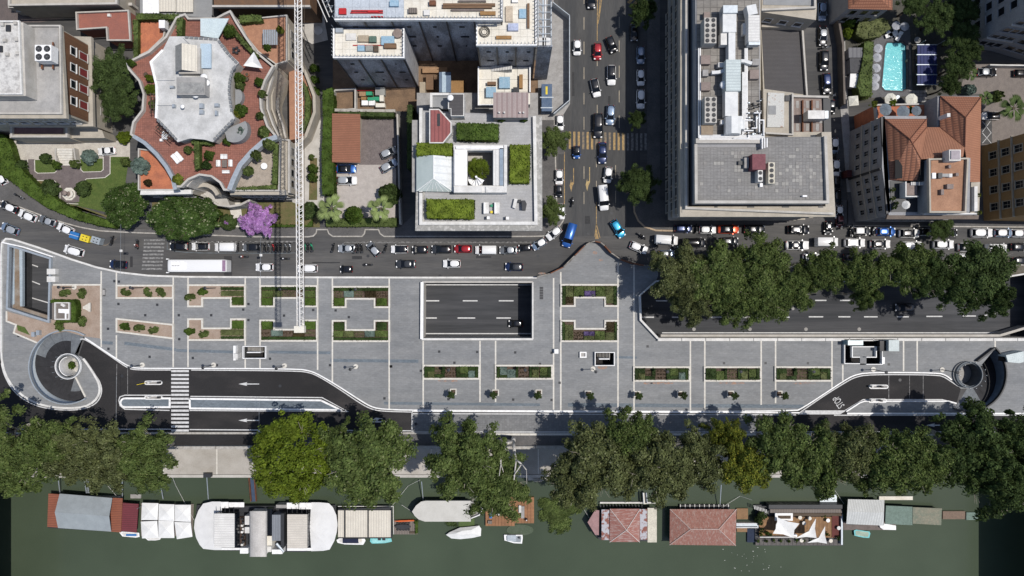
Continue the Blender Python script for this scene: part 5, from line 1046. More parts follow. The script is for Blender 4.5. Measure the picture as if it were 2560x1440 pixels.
W = PL([(722,350),(722,480)],8.6); windows(B, W[0], W[1],[5.2,1.8],4, 'std', P(500,250,8)); W = PL([(722,60),(724,150)],8.4); windows(B, W[0], W[1],[5.2,1.8],3, 'std', P(500,250,8));pp('south_step', [(575,478),(722,478),(735,490),(575,490)],0,4, stonew, B)
# entrance curls
MB().pstrip(arc(512,492,54,150,20,14),8,0,11.8).build('entrance_arch', conclight, B);MB().pstrip(arc(508,500,38,150,20,12),10,0,8).build('entrance_arch', stonew, B)
MB().pstrip([(478,480),(505,488),(525,500),(545,512),(575,516),(600,512),(625,500)],5,0,4.2).build('curved_balcony', conclight, B);pp('balcony_floor', [(478,482),(505,490),(525,502),(548,512),(575,514),(560,480),(520,470)],0,3.6, conclight, B)
W = PL([(352,485),(478,485)],9.5); windows(B, W[0], W[1],[6,2.4],6, 'std', P(420,300,8)); W = PL([(578,485),(715,485)],9.5); windows(B, W[0], W[1],[6,2.4],6, 'std', P(620,300,8))
MB().pprism([(380,505),(800,505),(800,570),(560,568),(380,568)],.0,.02, sides=False).build('front_garden', drygrass, kind=S);MB().pprism([(568,500),(600,500),(608,568),(586,568)],.02,.04, sides=False).build('garden_path', travert, kind=S)
MB().pprism([(735,360),(770,330),(805,240),(815,240),(810,520),(770,520),(730,505)],.0,.03, sides=False).build('side_path', conclight, kind=S);MB().pprism([(775,395),(793,395),(793,500),(772,500)],.03,.05, sides=False).build('soil_strip', drygrass, kind=S)
# --- left garden
gd = thing('garden', None, None, (0,0,0), kind=S)
MB().pprism([(32,400),(60,400),(140,480),(150,512),(200,516),(330,560),(270,545),(150,500),(60,450),(30,420)],0,.02, sides=False).build('bare_earth', drygrass, gd)
MB().pprism([(32,352),(325,352),(325,398),(32,400)],0,.03, sides=False).build('paving', mat('garden_slabs', (.48,.45,.40),(.40,.37,.33)), gd)
MB().pprism([(200,452),(222,446),(262,444),(276,436),(277,392),(323,392),(310,480),(340,560),(262,530),(175,510),(198,505),(200,478)],.02,.05, sides=False).build('lawn', grass, gd)
MB().pprism([(86,400),(140,399),(141,427),(134,432),(92,432),(86,426)],.02,.05, sides=False).build('lawn', grass, gd);MB().pprism([(192,398),(257,396),(257,424),(250,428),(206,429),(202,420),(200,404)],.02,.05, sides=False).build('lawn', grass, gd)
MB().pprism([(69,398),(86,398),(87,428),(94,434),(136,433),(142,428),(142,414),(200,414),(202,424),(208,430),(252,429),(258,424),(258,390),(275,390),(275,434),(262,444),(216,447),(200,462),(198,505),(150,508),(150,464),(136,452),(84,451),(69,436)],.03,.07, sides=False).build('gravel_path', mat('purple_grey_gravel', (.155,.13,.128),(.12,.10,.10)), gd)
for pts in ([(69,398),(69,436),(84,451),(136,452),(150,464),(150,508),(196,510)],[(258,390),(258,424),(252,429),(208,430),(202,424),(200,404)],[(275,390),(275,434),(262,444),(216,447),(200,462)],[(86,400),(87,428),(94,433),(136,432),(142,427)]): kerbline(pts, 1.6,.05,.15, travert, 30, 'path_edging', gd)
hedge([(-20,330),(12,340),(24,360),(34,395),(60,432),(100,470),(150,505),(200,530),(285,556),(285,570),(240,562),(180,545),(120,520),(75,490),(30,455),(0,435),(-20,430)],.1,2.2, L_hedge, 'long curved clipped hedge between the left garden and the avenue', dens=22, size=.35, lump=.4)
t = thing('fountain', 'octagonal white garden fountain on the gravel path', 'fountain', P(172,485)+(0,)); o8 = arc(172,485,17,22.5,337.5,7);MB().pprism(o8,.07,.35).build('basin', travert, t);MB().pstrip(arc(172,485,9,0,315,7),3,.35,.8, True).build('rim', travert, t); x,y = P(172,485);MB().cyl(x,y,.55,.35,1.4,12,.2).build('pedestal', mat('weathered_stone', (.25,.20,.18), None), t); dome(t, x, y, 1.5,.55, MATS['weathered_stone'], 'bowl')
for x,y,r,mt,lb in ((124,470,20,L_dark,'dark spiky palm-like shrub left of the fountain'),(208,472,18,L_dark,'dark spiky shrub right of the fountain'),(224,392,18,L_blue,'large grey-green round shrub on the upper lawn'),(114,395,11,L_dark,'dark round plant in the octagonal white bed'),(54,413,12,L_dark,'green shrub near the curved hedge'),(310,344,15,L_bright,'bright clipped ball near the villa'),(187,410,10,L_plane,'plant right of the entrance steps foot'),(143,413,9,L_hedge,'plant left of the entrance steps foot'),(314,405,10,L_plane,'shrub in the upper right of the lawn')):
    bush(x, y, r, 2.4, mt, lb, ground=.05, n=90, size=.3)
# front garden of the villa
tree('magnolia_tree', 311,510,54,9, 'm', 1, 'rounded dark magnolia with white blossoms nearest the left garden', sy=.95, bk=barkd); tree('magnolia_tree', 459,543,86,9, 'm', 2, 'wide dark magnolia with white blossoms in front of the villa', sy=.70, rot=0, bk=barkd)
tree('shade_tree', 285,195,62,11, 'd', 3, 'big dense dark-green tree between the brown building and the villa, upper', sy=1.2, rot=0, bk=barkd); tree('shade_tree', 300,262,52,10, 'd', 4, 'dense dark-green tree just below the upper one, hugging the villa curve', bk=barkd)
pt_ = thing('jacaranda', 'purple-flowering tree in front of the villa entrance', 'tree', P(645,550,4)+(0,)); c = obj('crown', crown('crown', L_pur, 1,1,260,45,.10,8,77, crad=.17), pt_, (0,0,4)); c.scale = (3.5,3.3,4.5); obj('trunk', limbs('trunk', barkd, 3,3,4,5, r=.2), pt_)
bush(569,556,19,2.5,L_dark,'dark shrub with pink flowers right of the wide magnolia', ground=.05, n=90); bush(569,558,7,2.9,L_pur,'pink flower cluster on the dark shrub', name='blossom', cat='flowers', ground=.3, n=30)
for x,y,r,mt,lb in ((772,527,20,L_dark,'large dark clipped ball right of the crane jib'),(690,541,9,L_dark,'small dark clipped shrub left of the crane jib'),(541,537,12,L_hedge,'round green shrub beside the wide magnolia'),(781,443,11,L_hedge,'lower of two round clipped balls on the side path'),(782,421,11,L_hedge,'upper of two round clipped balls on the side path'),(779,393,7,L_plane,'small shrub above the two clipped balls'),(785,228,12,L_hedge,'lowest of three clipped balls beside the right curve of the villa'),(786,200,10,L_hedge,'middle of three clipped balls beside the right curve of the villa'),(786,171,10,L_hedge,'top of three clipped balls beside the right curve of the villa')):
    bush(x, y, r, 2.6 if r > 9 else 1.4, mt, lb, ground=.05, n=90, size=.22)
hedge([(806,228),(830,218),(834,250),(830,300),(832,400),(834,485),(806,485),(804,380),(808,300)],.1,3, L_hedge, 'tall long clipped hedge between the villa path and the parking court', dens=24, size=.32, lump=.5)
hedge([(655,562),(770,562),(780,548),(780,566),(655,568)],.05,1, L_hedge, 'low hedge at the street edge below the purple tree'); hedge([(815,548),(992,545),(992,566),(815,566)],.1,1.3, L_plane, 'mixed low greenery between the two fan palms', lump=.8)
palm(829,521,37,7.5,'pale green fan palm at the left corner of the parking court', group='fan palms at the street'); palm(952,521,35,7.5,'pale green fan palm at the right corner of the parking court', group='fan palms at the street')
bush(884,537,20,3.4,L_hedge,'round leafy shrub between the two fan palms', ground=.1, n=110, size=.4); bush(975,487,24,4,L_dark,'large round dark green bush above the right fan palm', ground=.1, n=120, size=.4)
# parking court
MB().pprism([(832,280),(990,280),(990,545),(832,545)],0,.03, sides=False).build('parking_court', mat('pale_court', (.42,.385,.36),(.35,.32,.30), fine=.08), kind=S);MB().pprism([(898,285),(990,285),(990,412),(898,412)],.03,.04, sides=False).build('gravel_yard', mat('pinkish_gravel', (.17,.145,.14),(.13,.11,.108), fine=.2), kind=S)
MB().pprism([(990,280),(1040,280),(1040,560),(990,560)],0,.03, sides=False).build('side_alley', asphalt, kind=S)
t = thing('garage', 'low garage with brown pantile roof beside the tall hedge', 'garage', P(863,345)+(0,));pp('wall', [(834,286),(898,286),(894,404),(836,404)],0,2.6, stonew, t)
mt_ = striped('brown_pantiles', (.27,.115,.07),(.17,.075,.045),.35,90,.3)
a = P(831,284,3); b_ = P(900,406,3);MB().add([(a[0],b_[1],3.3),(b_[0],b_[1],2.7),(b_[0],a[1],2.7),(a[0],a[1],3.3)],[(0,1,2,3)]).build('roof', mt_, t)
MB().pstrip([(836,275),(988,277)],7,0,2).build('boundary_wall', kerbm, None, 'rough boundary wall above the parking court', 'wall'); hedge([(845,279),(984,281),(984,291),(845,289)],.1,2.4, L_dark, 'dark hedge along the top of the parking court')
MB().pstrip([(993,285),(996,400),(1000,560)],4,0,2.4).build('boundary_wall', conclight, None, 'pale wall between the parking court and the block with roof gardens', 'wall'); hedge([(1018,262),(1030,262),(1028,420),(1018,420)],.1,5, L_dark, 'dark climbing greenery in the alley right of the parking court')
# --- C: block with roof gardens
C_ = thing('apartment_block', 'pale apartment block with green roof pergolas, white inner court and glass hip roof', 'building', P(1195,400)+(0,))
OUT = [(1045,270),(1352,290),(1354,566),(1045,572)]
CRT = [(1168,376),(1232,376),(1232,464),(1168,464)]
pp('wall', [(1052,276),(1340,290),(1342,558),(1052,560)],0,14, stonew, C_, holes=[]) if 0 else MB().pprism([(1052,276),(1340,290),(1342,558),(1052,560)],0,14,[CRT]).build('wall', greyw, C_)
pp('cornice', [(1040,480),(1062,480),(1062,556),(1340,556),(1340,290),(1355,290),(1356,577),(1038,577)],13.2,14.2, mat('mottled_cornice', (.28,.275,.26),(.42,.41,.39), scale=1.5, lo=.5, hi=.6), C_)
pp('cornice', [(1030,300),(1046,300),(1046,480),(1030,480)],13.0,13.8, concrete, C_)
MB().pprism([(1056,280),(1334,292),(1334,554),(1056,554)],14,14.1,[CRT]).build('terrace_floor', striped('grey_roof_boards', (.37,.37,.375),(.31,.31,.315),.6,90,.1), C_)
parap(C_, [(1052,480),(1052,558),(1340,558),(1336,290)],8,14.05,14.9, whited, False); parap(C_, [(1052,270),(1052,482)],8,14.05,14.9, whited, False)
MB().pprism([(1134,362),(1267,362),(1267,482),(1134,482)],14.1,16.2,[CRT]).build('court_block', whited, C_)
for nm,x0,y0,x1,y1,mt in (('white_roof',1136,374,1167,464,white),('louvre_roof',1233,374,1248,464,whiterib),('glass_strip',1249,370,1258,464,mat('blue_louvre', (.25,.31,.38), None)),('roof_rim',1140,366,1258,372,white),('roof_rim',1135,466,1205,481,whited),('roof_rim',1214,466,1267,481,whited),('roof_rim',1260,362,1268,466,whited)): pb(nm, x0,y0,x1,y1,16.2,16.5, mt, C_)
pb('court_floor', 1150,360,1250,480,11.4,11.5, conclight, C_); x,y = P(1193,450,12); m = MB()
for k in range(14): a = k*.42; m.add([(x,y,11.6+k*.33),(x+1.6*math.cos(a),y+1.6*math.sin(a),11.6+k*.33),(x+1.6*math.cos(a+.42),y+1.6*math.sin(a+.42),11.6+k*.33)],[(0,1,2)])
m.build('spiral_stair', white, C_);MB().cyl(x,y,.2,8,16,8).build('stair_pole', white, C_); tree('courtyard_tree', 1196,423,29,5.2, 'b', 0, 'bright green tree inside the white inner courtyard', ground=11.5, bk=barkd)
# glass hip roof: four faces
z0_, z1_ = 14.9,16.6; c4 = [P(1041,390,z0_),P(1134,392,z0_),P(1135,480,z0_),P(1041,478,z0_)]; r0 = P(1084,388,z1_); r1 = P(1084,446,z1_)
gl = mat('pale_green_glass_roof', (.46,.52,.51),(.40,.46,.45), rough=.3, scale=.5, fine=.04); gl2 = striped('white_standing_seam', (.66,.68,.68),(.50,.52,.53),1.3,90,.08)
for v in ([(*c4[0],z0_),(*c4[3],z0_),(*r1,z1_),(*r0,z1_)],): MB().add(v, [(0,1,2,3)]).build('glass_slope', gl, C_)
MB().add([(*c4[3],z0_),(*c4[2],z0_),(*r1,z1_)],[(0,1,2)]).build('glass_slope', gl, C_);MB().add([(*c4[2],z0_),(*c4[1],z0_),(*r0,z1_),(*r1,z1_)],[(0,1,2,3)]).build('metal_slope', gl2, C_)
for k in range(6): a = P(1052+k*14,479,z0_+.03); b_ = P(1084,446,z1_+.03);MB().bar((*a,z0_+.03),(a[0]+(b_[0]-a[0])*.75,a[1]+(b_[1]-a[1])*.75,z0_+(z1_-z0_)*.75+.05),.04).build('glazing_bar', white, C_)
MB().bar((*r0,z1_),(*r1,z1_),.08).build('ridge', white, C_);MB().bar((*c4[2],z0_),(*r1,z1_),.07).build('ridge', white, C_);MB().bar((*c4[3],z0_),(*r1,z1_),.07).build('ridge', white, C_)
hx = [(1073,272),(1098,272),(1129,306),(1129,332),(1108,358),(1073,358)]; pp('hexagon_room', hx, 14.1,16.4, whited, C_);pp('red_roof', [(1076,275),(1097,275),(1126,307),(1126,331),(1107,355),(1076,355)],16.4,16.5, striped('red_metal_tiles', (.27,.09,.085),(.18,.06,.06),.7,0,.2), C_);pb('slot_window', 1093,284,1100,315,16.5,16.6, steeld, C_)
pp('stair_room', [(1120,234),(1160,234),(1160,290),(1127,290),(1127,272),(1120,272)],11,17, whited, C_);pp('dark_roof', [(1123,236),(1158,236),(1158,288),(1129,288),(1129,270),(1123,270)],17,17.1, darkr, C_);pp('grey_terrace', [(1075,232),(1120,232),(1120,272),(1104,272),(1098,268),(1080,268),(1080,240)],6,14.3, roofgrey, C_); parap(C_, [(1078,268),(1078,235),(1122,235)],6,14.3,15, whited, False)
x,y = P(1126,245,17.6); dome(C_, x, y, 17.8,.6, white);pb('pink_shed', 1234,232,1320,293,14.1,17.0, concrete, C_);pb('pink_roof', 1233,231,1321,294,17.0,17.15, striped('pinkish_ribbed_roof', (.33,.26,.25),(.24,.18,.175),.9,0,.2, c3=(.30,.25,.24)), C_)
for x in (1248,1261,1300,1309): xx,yy = P(x,281,17.6);MB().cyl(xx,yy,.15,17.1,17.7,8).build('vent_pipe', whited, C_)
for pts,lb in (([(1142,307),(1246,310),(1245,350),(1142,348)],'green pergola roof above the white inner court'),([(1042,357),(1130,358),(1130,388),(1042,388)],'green roof planting left of the white inner court'),([(1276,362),(1325,362),(1323,456),(1275,456)],'bright green tall planting at the right of the roof'),([(1067,498),(1185,499),(1184,546),(1067,544)],'long green pergola at the lower left of the roof')):
    hedge(pts, 14.1,16.1, L_lime if 'bright' in lb or 'left of' in lb else L_hedge, lb, name='roof_pergola', cat='pergola planting', dens=30, size=.3, lump=.5)
for x,lb in ((1253,'left small potted shrub beside the pink roof'),(1309,'right small potted shrub beside the pink roof')): bush(x,301,9,1,L_hedge,lb, ground=14.1, sy=.5, rot=.01)
for x0,y0,x1,y1,lb in ((1209,506,1222,534,'white sofa on the roof terrace, left of the yellow cube'),(1236,506,1249,534,'white sofa on the roof terrace, right of the yellow cube')): t = thing('sofa', lb, 'sofa', P((x0+x1)/2,520,14.1)+(14.1,));pb('seat', x0,y0,x1,y1,14.2,14.7, whited, t);pb('backrest', x0,y0,x0+4,y1,14.7,15.1, white, t)
pb('side_table', 1226,527,1232,533,14.1,14.6, yelm, None, label='small yellow cube table between the white sofas', cat='side table');pb('side_table', 1226,511,1232,517,14.1,14.6, greenm, None, label='small dark green cube table between the white sofas', cat='side table')
for x,y,lb in ((1221,544,'left'),(1269,545,'right')): t = thing('armchair', 'white chair with dark table at the lower edge of the roof, '+lb+' one', 'armchair', P(x,y,14.1)+(14.1,));pb('seat', x-4,y-3,x+3,y+4,14.2,14.7, white, t);pb('backrest', x-6,y-4,x-4,y+4,14.3,15.1, steeld, t)
t = thing('grill_cover', 'dark covered grill and white board on the roof terrace', 'grill', P(1310,512,14.1)+(14.1,));MB().pprism([(1304,501),(1313,501),(1317,510),(1314,525),(1305,524)],14.1,15.3).build('cover', steeld, t);MB().pprism([(1286,496),(1294,498),(1288,521),(1281,518)],14.1,14.9).build('board', whited, t);pb('table', 1295,499,1303,506,14.3,14.9, steeld, t)
W = PL([(1052,560),(1342,558)],14); ce = P(1195,400,12); windows(C_, W[0], W[1],[10.6,7.2,3.6],12, 'std', ce); W = PL([(1340,290),(1342,558)],14); windows(C_, W[0], W[1],[10.6,7.2,3.6],9, 'std', ce); W = PL([(1052,276),(1052,560)],14); windows(C_, W[0], W[1],[10.6,7.2,3.6],9, 'std', ce)
MB().pprism([(1042,232),(1345,232),(1345,300),(1042,280)],0,6, sides=True).build('link_building', concrete, None, 'low grey link roofs behind the block with roof gardens', 'building')
# --- D: scaffolded building
D_ = thing('scaffolded_building', 'large building wrapped in grey scaffold netting with cream plank decks on top', 'building', P(1050,60)+(0,))
ZT, ZG = 23.0,19.3
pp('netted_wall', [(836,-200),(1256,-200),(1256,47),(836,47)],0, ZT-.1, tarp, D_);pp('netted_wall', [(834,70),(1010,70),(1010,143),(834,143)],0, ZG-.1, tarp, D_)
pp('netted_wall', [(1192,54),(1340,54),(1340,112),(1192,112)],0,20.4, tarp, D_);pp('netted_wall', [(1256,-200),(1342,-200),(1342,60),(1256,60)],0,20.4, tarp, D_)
bw = pp('pale_netting', [(1008,72),(1011.5,72),(1011.5,143),(1008,143)],0, ZG-.12, tarpw, D_)
def deck(x0, y0, x1, y1, z, nx, ny, mt=plywood):
    for i in range(nx):
        for j in range(ny): pb('deck_board', x0+(x1-x0)*i/nx, y0+(y1-y0)*j/ny, x0+(x1-x0)*(i+1)/nx-.35, y0+(y1-y0)*(j+1)/ny-.35, z, z+.06+.02*((i+j) % 2), mt, D_)
deck(838,-60,1010,44,ZT,8,4,mat('blue_grey_sheet', (.46,.50,.55),(.40,.44,.49))); deck(1010,-60,1252,44,ZT,12,5); deck(838,74,1004,140,ZG,9,4); deck(1194,56,1336,110,20.4,8,3); deck(1258,-60,1336,56,20.4,4,6)
for pts,z in (([(836,48),(1256,48)],ZT),([(1254,48),(1254,-60)],ZT),([(834,70),(834,143),(1009,143),(1009,70)],ZG),([(1192,60),(1192,112),(1340,112),(1340,-60)],20.4)):
    MB().pstrip(pts, 3.5, z-.3, z+.5).build('scaffold_edge', white, D_)
    for a, b in zip(pts, pts[1:]):
        l = math.hypot(b[0]-a[0], b[1]-a[1]); n = int(l/9)
        for k in range(n): x,y = P(a[0]+(b[0]-a[0])*k/n, a[1]+(b[1]-a[1])*k/n, z);MB().cyl(x,y,.07,z,z+1.4,5).build('scaffold_pole', steel, D_)
for (xa,ya,zz,n,x0,x1) in ((0,47.6,ZT,6,838,1254),(0,143.5,ZG,3,836,1008),(0,112.5,20.4,3,1194,1338)):
    for k in range(n+1):
        X = x0+(x1-x0)*k/n; a = P(X,ya,zz);MB().box(a[0]-.12,a[1]-.14,a[0]+.12,a[1]-.02,0,zz-.2).build('netting_seam', steeld, D_)
    for k in range(n):
        X = x0+(x1-x0)*(k+.5)/n; a = P(X,ya,zz)
        for z in (zz-4, zz-9, zz-14): MB().box(a[0]-.5+random.random(),a[1]-.06,a[0]+.2+random.random(),a[1]-.01,z,z+.5).build('netting_tear', black, D_)
# east scaffold tower
t = thing('scaffold_tower', 'narrow open scaffold tower on the right side of the netted building', 'scaffold', P(1360,60)+(0,))
for z in (6,12,18,21):
    for y in range(-60,120,18): MB().pstrip([(1346,y),(1376,y)],1.3, z, z+.15).build('cross_tube', steel, t)
for x in (1345,1358,1364,1378):
    MB().pstrip([(x,-60),(x,113)],2.2 if x != 1358 else 4,20.2,20.6).build('ledger', steel if x != 1364 else white, t)
for k in range(9):
    y = -50+k*18; a = P(1347,y,20.5); b_ = P(1360,y+17,20.5);MB().bar((*a,20.5),(*b_,20.5),.07).build('brace', steel, t)
    xx,yy = P(1378,y,20.5);MB().cyl(xx,yy,.07,0,21.5,5).build('upright', steel, t)
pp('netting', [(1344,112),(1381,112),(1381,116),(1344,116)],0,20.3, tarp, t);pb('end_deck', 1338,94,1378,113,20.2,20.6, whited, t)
# site clutter on the decks
def clutter(lst, z):
    for x0,y0,x1,y1,h,mt,nm,lb,cat in lst: tag(pb(nm, x0,y0,x1,y1, z+.08, z+.08+h, mt), lb, cat)
tw = mat('timber_stack', (.20,.12,.07),(.13,.08,.05), scale=3, stretch=(.2,3,1)); bt = mat('blue_tarpaulin', (.22,.36,.47),(.30,.42,.52), scale=2, bump=.5)
clutter([(1107,8,1238,14,.6,tw,'timber_stack','long brown timber stack on the scaffold deck, uppermost','timber'),(1106,15,1230,20,.5,tw,'timber_stack','long brown timber stack on the scaffold deck, second row','timber'),(1128,22,1210,27,.4,mat('grey_timber', (.18,.15,.14), None),'timber_stack','greyish timber stack below the two long brown ones','timber'),(1200,28,1239,37,.5,mat('ochre_timber', (.30,.17,.07), None),'timber_stack','short ochre timber stack at the right','timber'),(1146,0,1215,4,.5,MATS['grey_timber'],'timber_stack','grey timber stack at the very top edge','timber'),
    (1021,19,1042,32,.7,woodgrey,'crate','brown crate on the scaffold deck','crate'),(1059,24,1074,38,.5,whited,'sack','pale sack beside the brown crate','sack'),(1073,0,1089,12,.8,rust,'container','brown round-cornered container at the top edge','container'),(878,25,957,28,.3,redm,'steel_beam','upper long red beam on the grey sheet','beam'),(876,30,957,33,.3,redm,'steel_beam','lower long red beam on the grey sheet','beam'),(919,25.5,946,31,.5,redm,'steel_beam','short thick red bundle across the two long red beams','beam'),(847,20,865,35,.5,redm,'steel_beam','stack of red brackets at the left corner of the top deck','brackets'),(974,0,996,15,.6,bt,'skylight','light blue box at the top of the grey sheet','box'),(928,40,957,42.5,.3,redm,'steel_beam','small red bar at the deck edge','beam')], ZT)
clutter([(865,83,890,100,.4,whited,'board_stack','white board stack on the left wing deck','boards'),(895,88,921,104,.6,mat('cardboard', (.38,.32,.24), None),'box','large cardboard box on the left wing deck','box'),(923,90,940,105,.7,mat('dark_green_box', (.10,.16,.13), None),'box','dark green box beside the cardboard box','box'),(953,90,985,112,.6,bt,'tarpaulin','big blue tarpaulin on the left wing deck','tarpaulin'),(960,108,990,120,.7,tw,'timber_stack','timber bundle poking out of the blue tarpaulin','timber'),(882,112,958,114,.2,redm,'steel_beam','thin red bar on the left wing deck','beam'),
    (894,113,911,127,.5,bt,'tarpaulin','small blue tarpaulin bundle, left of the grey box','tarpaulin'),(914,113,932,127,.6,mat('grey_box', (.30,.30,.28), None),'box','grey box right of the small blue bundle','box'),(934,113,945,129,.6,barkd,'crate','dark brown crate right of the grey box','crate'),(839,70,857,80,.8,steel,'box','grey metal box in the top left corner of the left wing deck','box')], ZG)
x,y = P(994,84,ZG+.5); tag(MB().cyl(x,y,.8,ZG+.08,ZG+.7,16).build('cable_drum', MATS['weathered_stone']), 'round brown cable drum on the left wing deck', 'cable drum')
clutter([(1270,58,1296,76,.6,mat('lilac_box', (.40,.44,.58), None),'box','lilac-blue box on the right scaffold deck','box'),(1240,89,1279,97,.4,MATS['ochre_timber'],'plank_stack','brown planks laid across the right scaffold deck','timber'),(1264,15,1282,54,.4,mat('sand_board', (.50,.42,.33), None),'board','sand-coloured board on the right scaffold deck','board'),(1298,22,1315,45,.4,bt,'tarpaulin','blue and white bundle on the right scaffold deck','tarpaulin'),(1318,8,1324,70,.4,tw,'timber_stack','long narrow timber bundle at the right edge of the deck','timber'),(1280,-4,1295,5,.6,white,'box','white box at the top edge of the right deck','box')],20.4)
for r in (.5,.75,.95): x,y = P(1211,80,20.5);MB().strip([(x+r*math.cos(k*.42), y+r*math.sin(k*.42)) for k in range(15)],.1,20.5,20.62, True).build('cable_coil', black, None, 'coil of black cable on the right scaffold deck, loop of radius '+str(r) if 0 else {.5:'inner loop of the black cable coil on the right scaffold deck',.75:'middle loop of the black cable coil on the right scaffold deck',.95:'outer loop of the black cable coil on the right scaffold deck'}[r], 'cable')
# site yard
MB().pprism([(832,150),(1345,150),(1345,285),(832,275)],0,.04, sides=False).build('site_yard', mat('muddy_yard', (.20,.13,.08),(.13,.085,.055), scale=.4, fine=.2, lo=.4), kind=S)
t = thing('site_hut', 'blue-grey barrel-roofed site hut in the muddy yard', 'hut', P(1112,205)+(0,));pb('wall', 1099,181,1125,230,0,4.4, steel, t);pb('roof', 1098,180,1127,231,4.4,4.8, mat('blue_hut_roof', (.13,.18,.26), None), t);pb('rooflight', 1105,180,1115,231,4.8,4.9, MATS['pale_blue_glazing'], t)
for x0,y0,x1,y1,z,mt,lb in ((1065,186,1083,224,2.0,tw,'brown plank stack left of the blue hut'),(1127,200,1160,232,1.5,MATS['ochre_timber'],'ochre plank platform right of the blue hut'),(1049,205,1063,238,3,MATS['cardboard'],'tan container at the left of the plank stacks'),(1056,168,1118,182,1,mat('tan_planks', (.34,.21,.12), None),'tan planking at the top of the muddy yard')): tag(pb('plank_stack', x0,y0,x1,y1,.04,z, mt), lb, 'planks')
for x0,y0,x1,y1,mt,lb in ((915,229,930,238,greenm,'green crate, uppermost in the site yard'),(919,243,934,252,greenm,'green crate, left of the middle pair'),(934,242,948,251,greenm,'green crate, right of the middle pair'),(903,242,915,250,MATS['ochre_timber'],'small ochre crate left of the green crates'),(949,238,959,253,plywood,'cream crate right of the green crates'),(904,251,920,263,white,'left white bag in the site yard'),(922,251,937,263,white,'right white bag in the site yard'),(939,258,962,268,plywood,'long cream box below the green crates'),(938,218,962,238,MATS['grey_box'],'large grey-green box right of the uppermost green crate'),(898,229,914,240,MATS['tan_planks'],'pinkish brick pallet left of the uppermost green crate')): tag(pb('crate', x0,y0,x1,y1,.04,1.4, mt), lb, 'crate')
tag(MB().pstrip([(890,226),(935,226)],2,.5,.8).build('steel_beam', redm), 'thin red bar along the top of the site yard crates', 'beam');MB().pstrip([(832,265),(835,225),(888,222),(888,272),(840,276)],4,0,1.6).build('yard_wall', conclight, None, 'angled pale low wall at the left corner of the site yard', 'wall')
# annex terrace with scaffold deck
t = thing('annex', 'cream annex roof terrace with steps, light-blue covers and planks below the netted building', 'building', P(1262,215)+(0,));pp('wall', [(1196,166),(1325,166),(1325,262),(1196,262)],0,8.2, greyw, t)
for i in range(4):
    for j in range(3): pb('deck_board', 1198+i*32,168+j*31,1198+i*32+31.2,168+j*31+30.3,8.2,8.3, plywood, t)
for pts in ([(1196,166),(1196,262),(1234,262)],[(1325,166),(1325,230)]): parap(t, pts, 3,8.2,9, white, False)
for k in range(13): pb('step', 1229+k*4,163+k*.1,1232+k*4,178-k*.4,8.3,8.5+.15*k, whited, t)
for x0,y0,x1,y1,mt,lb,cat in ((1248,192,1275,220,bt,'light blue cover, upper right one on the annex terrace','cover'),(1215,217,1240,243,bt,'light blue cover, lower left one on the annex terrace','cover'),(1298,186,1307,220,MATS['ochre_timber'],'upright brown plank stack at the right of the annex terrace','timber'),(1283,218,1298,230,steeld,'dark box near the pink roof on the annex terrace','box'),(1218,204,1240,212,tw,'small brown timber bundle on the annex terrace','timber')): tag(pb('cover', x0,y0,x1,y1,8.32,9.2, mt), lb, cat)
t = thing('tanker_body', 'long blue covered container beside the scaffold tower', 'container', P(1367,242)+(0,));pb('body', 1354,210,1380,278,.3,2.8, mat('blue_grey_tarp', (.07,.11,.18),(.10,.14,.21), scale=1.5), t);pb('stripe', 1364,216,1369,236,2.8,2.83, yelm, t);pb('strap', 1350,242,1384,244.5,2.8,2.9, steel, t);pb('strap', 1352,268,1382,270.5,2.8,2.9, steel, t)
t = thing('hoarding', 'grey construction hoarding bending round the site on the avenue', 'hoarding', P(1420,150)+(0,)); H = [(1382,5),(1424,38),(1424,250),(1384,284)]
for a, b in zip(H, H[1:]):
    l = math.hypot(b[0]-a[0], b[1]-a[1]); n = max(1, int(l/26))
    for k in range(n): MB().pstrip([(a[0]+(b[0]-a[0])*k/n, a[1]+(b[1]-a[1])*k/n),(a[0]+(b[0]-a[0])*(k+.985)/n, a[1]+(b[1]-a[1])*(k+.985)/n)],1.6,0,2.6).build('panel', steel, t)
# --- E: right-hand palazzo with machinery
E_ = thing('palazzo', 'large stone palazzo with paved flat roof and rooftop air-conditioning plant, right of the avenue', 'building', P(1880,300)+(0,))
ZE = 17
pp('wall', [(1712,-200),(1902,-200),(1902,330),(2072,330),(2080,528),(1712,528)],0,14.6, stonew, E_);MB().pprism([(1705,-200),(1722,-200),(1722,516),(2064,516),(2054,330),(2074,330),(2084,532),(1705,532)],14.0, ZE).build('upper_parapet', stonew, E_);pp('cornice', [(1702,-200),(1718,-200),(1718,526),(2078,526),(2068,330),(2078,330),(2089,542),(1700,542)], ZE-1, ZE-.1, stonew, E_)
pp('attic', [(1738,-200),(1900,-200),(1900,342),(2066,342),(2070,508),(1740,508)],14,20, greyw, E_);pp('paved_roof', [(1743,368),(1905,368),(1905,342),(2062,342),(2066,500),(1745,500)],20,20.1, slabroof, E_)
parap(E_, [(1740,360),(1741,505),(2070,505),(2064,340)],7,20,20.8, conclight, False); parap(E_, [(1716,-200),(1716,520),(2084,534)],5, ZE, ZE+.9, conclight, False);pp('south_ledge', [(1700,532),(2087,532),(2087,540),(1700,540)],13,15.4, conclight, E_)
pp('plant_roof', [(1742,-200),(1898,-200),(1898,345),(1742,345)],20,20.1, bricks('plant_roof_tiles', (.24,.225,.205),(.19,.175,.16),.6,1.2,1.2,.06), E_);MB().pstrip([(1740,352),(1905,352)],12,20,20.9).build('dividing_wall', conclight, E_)
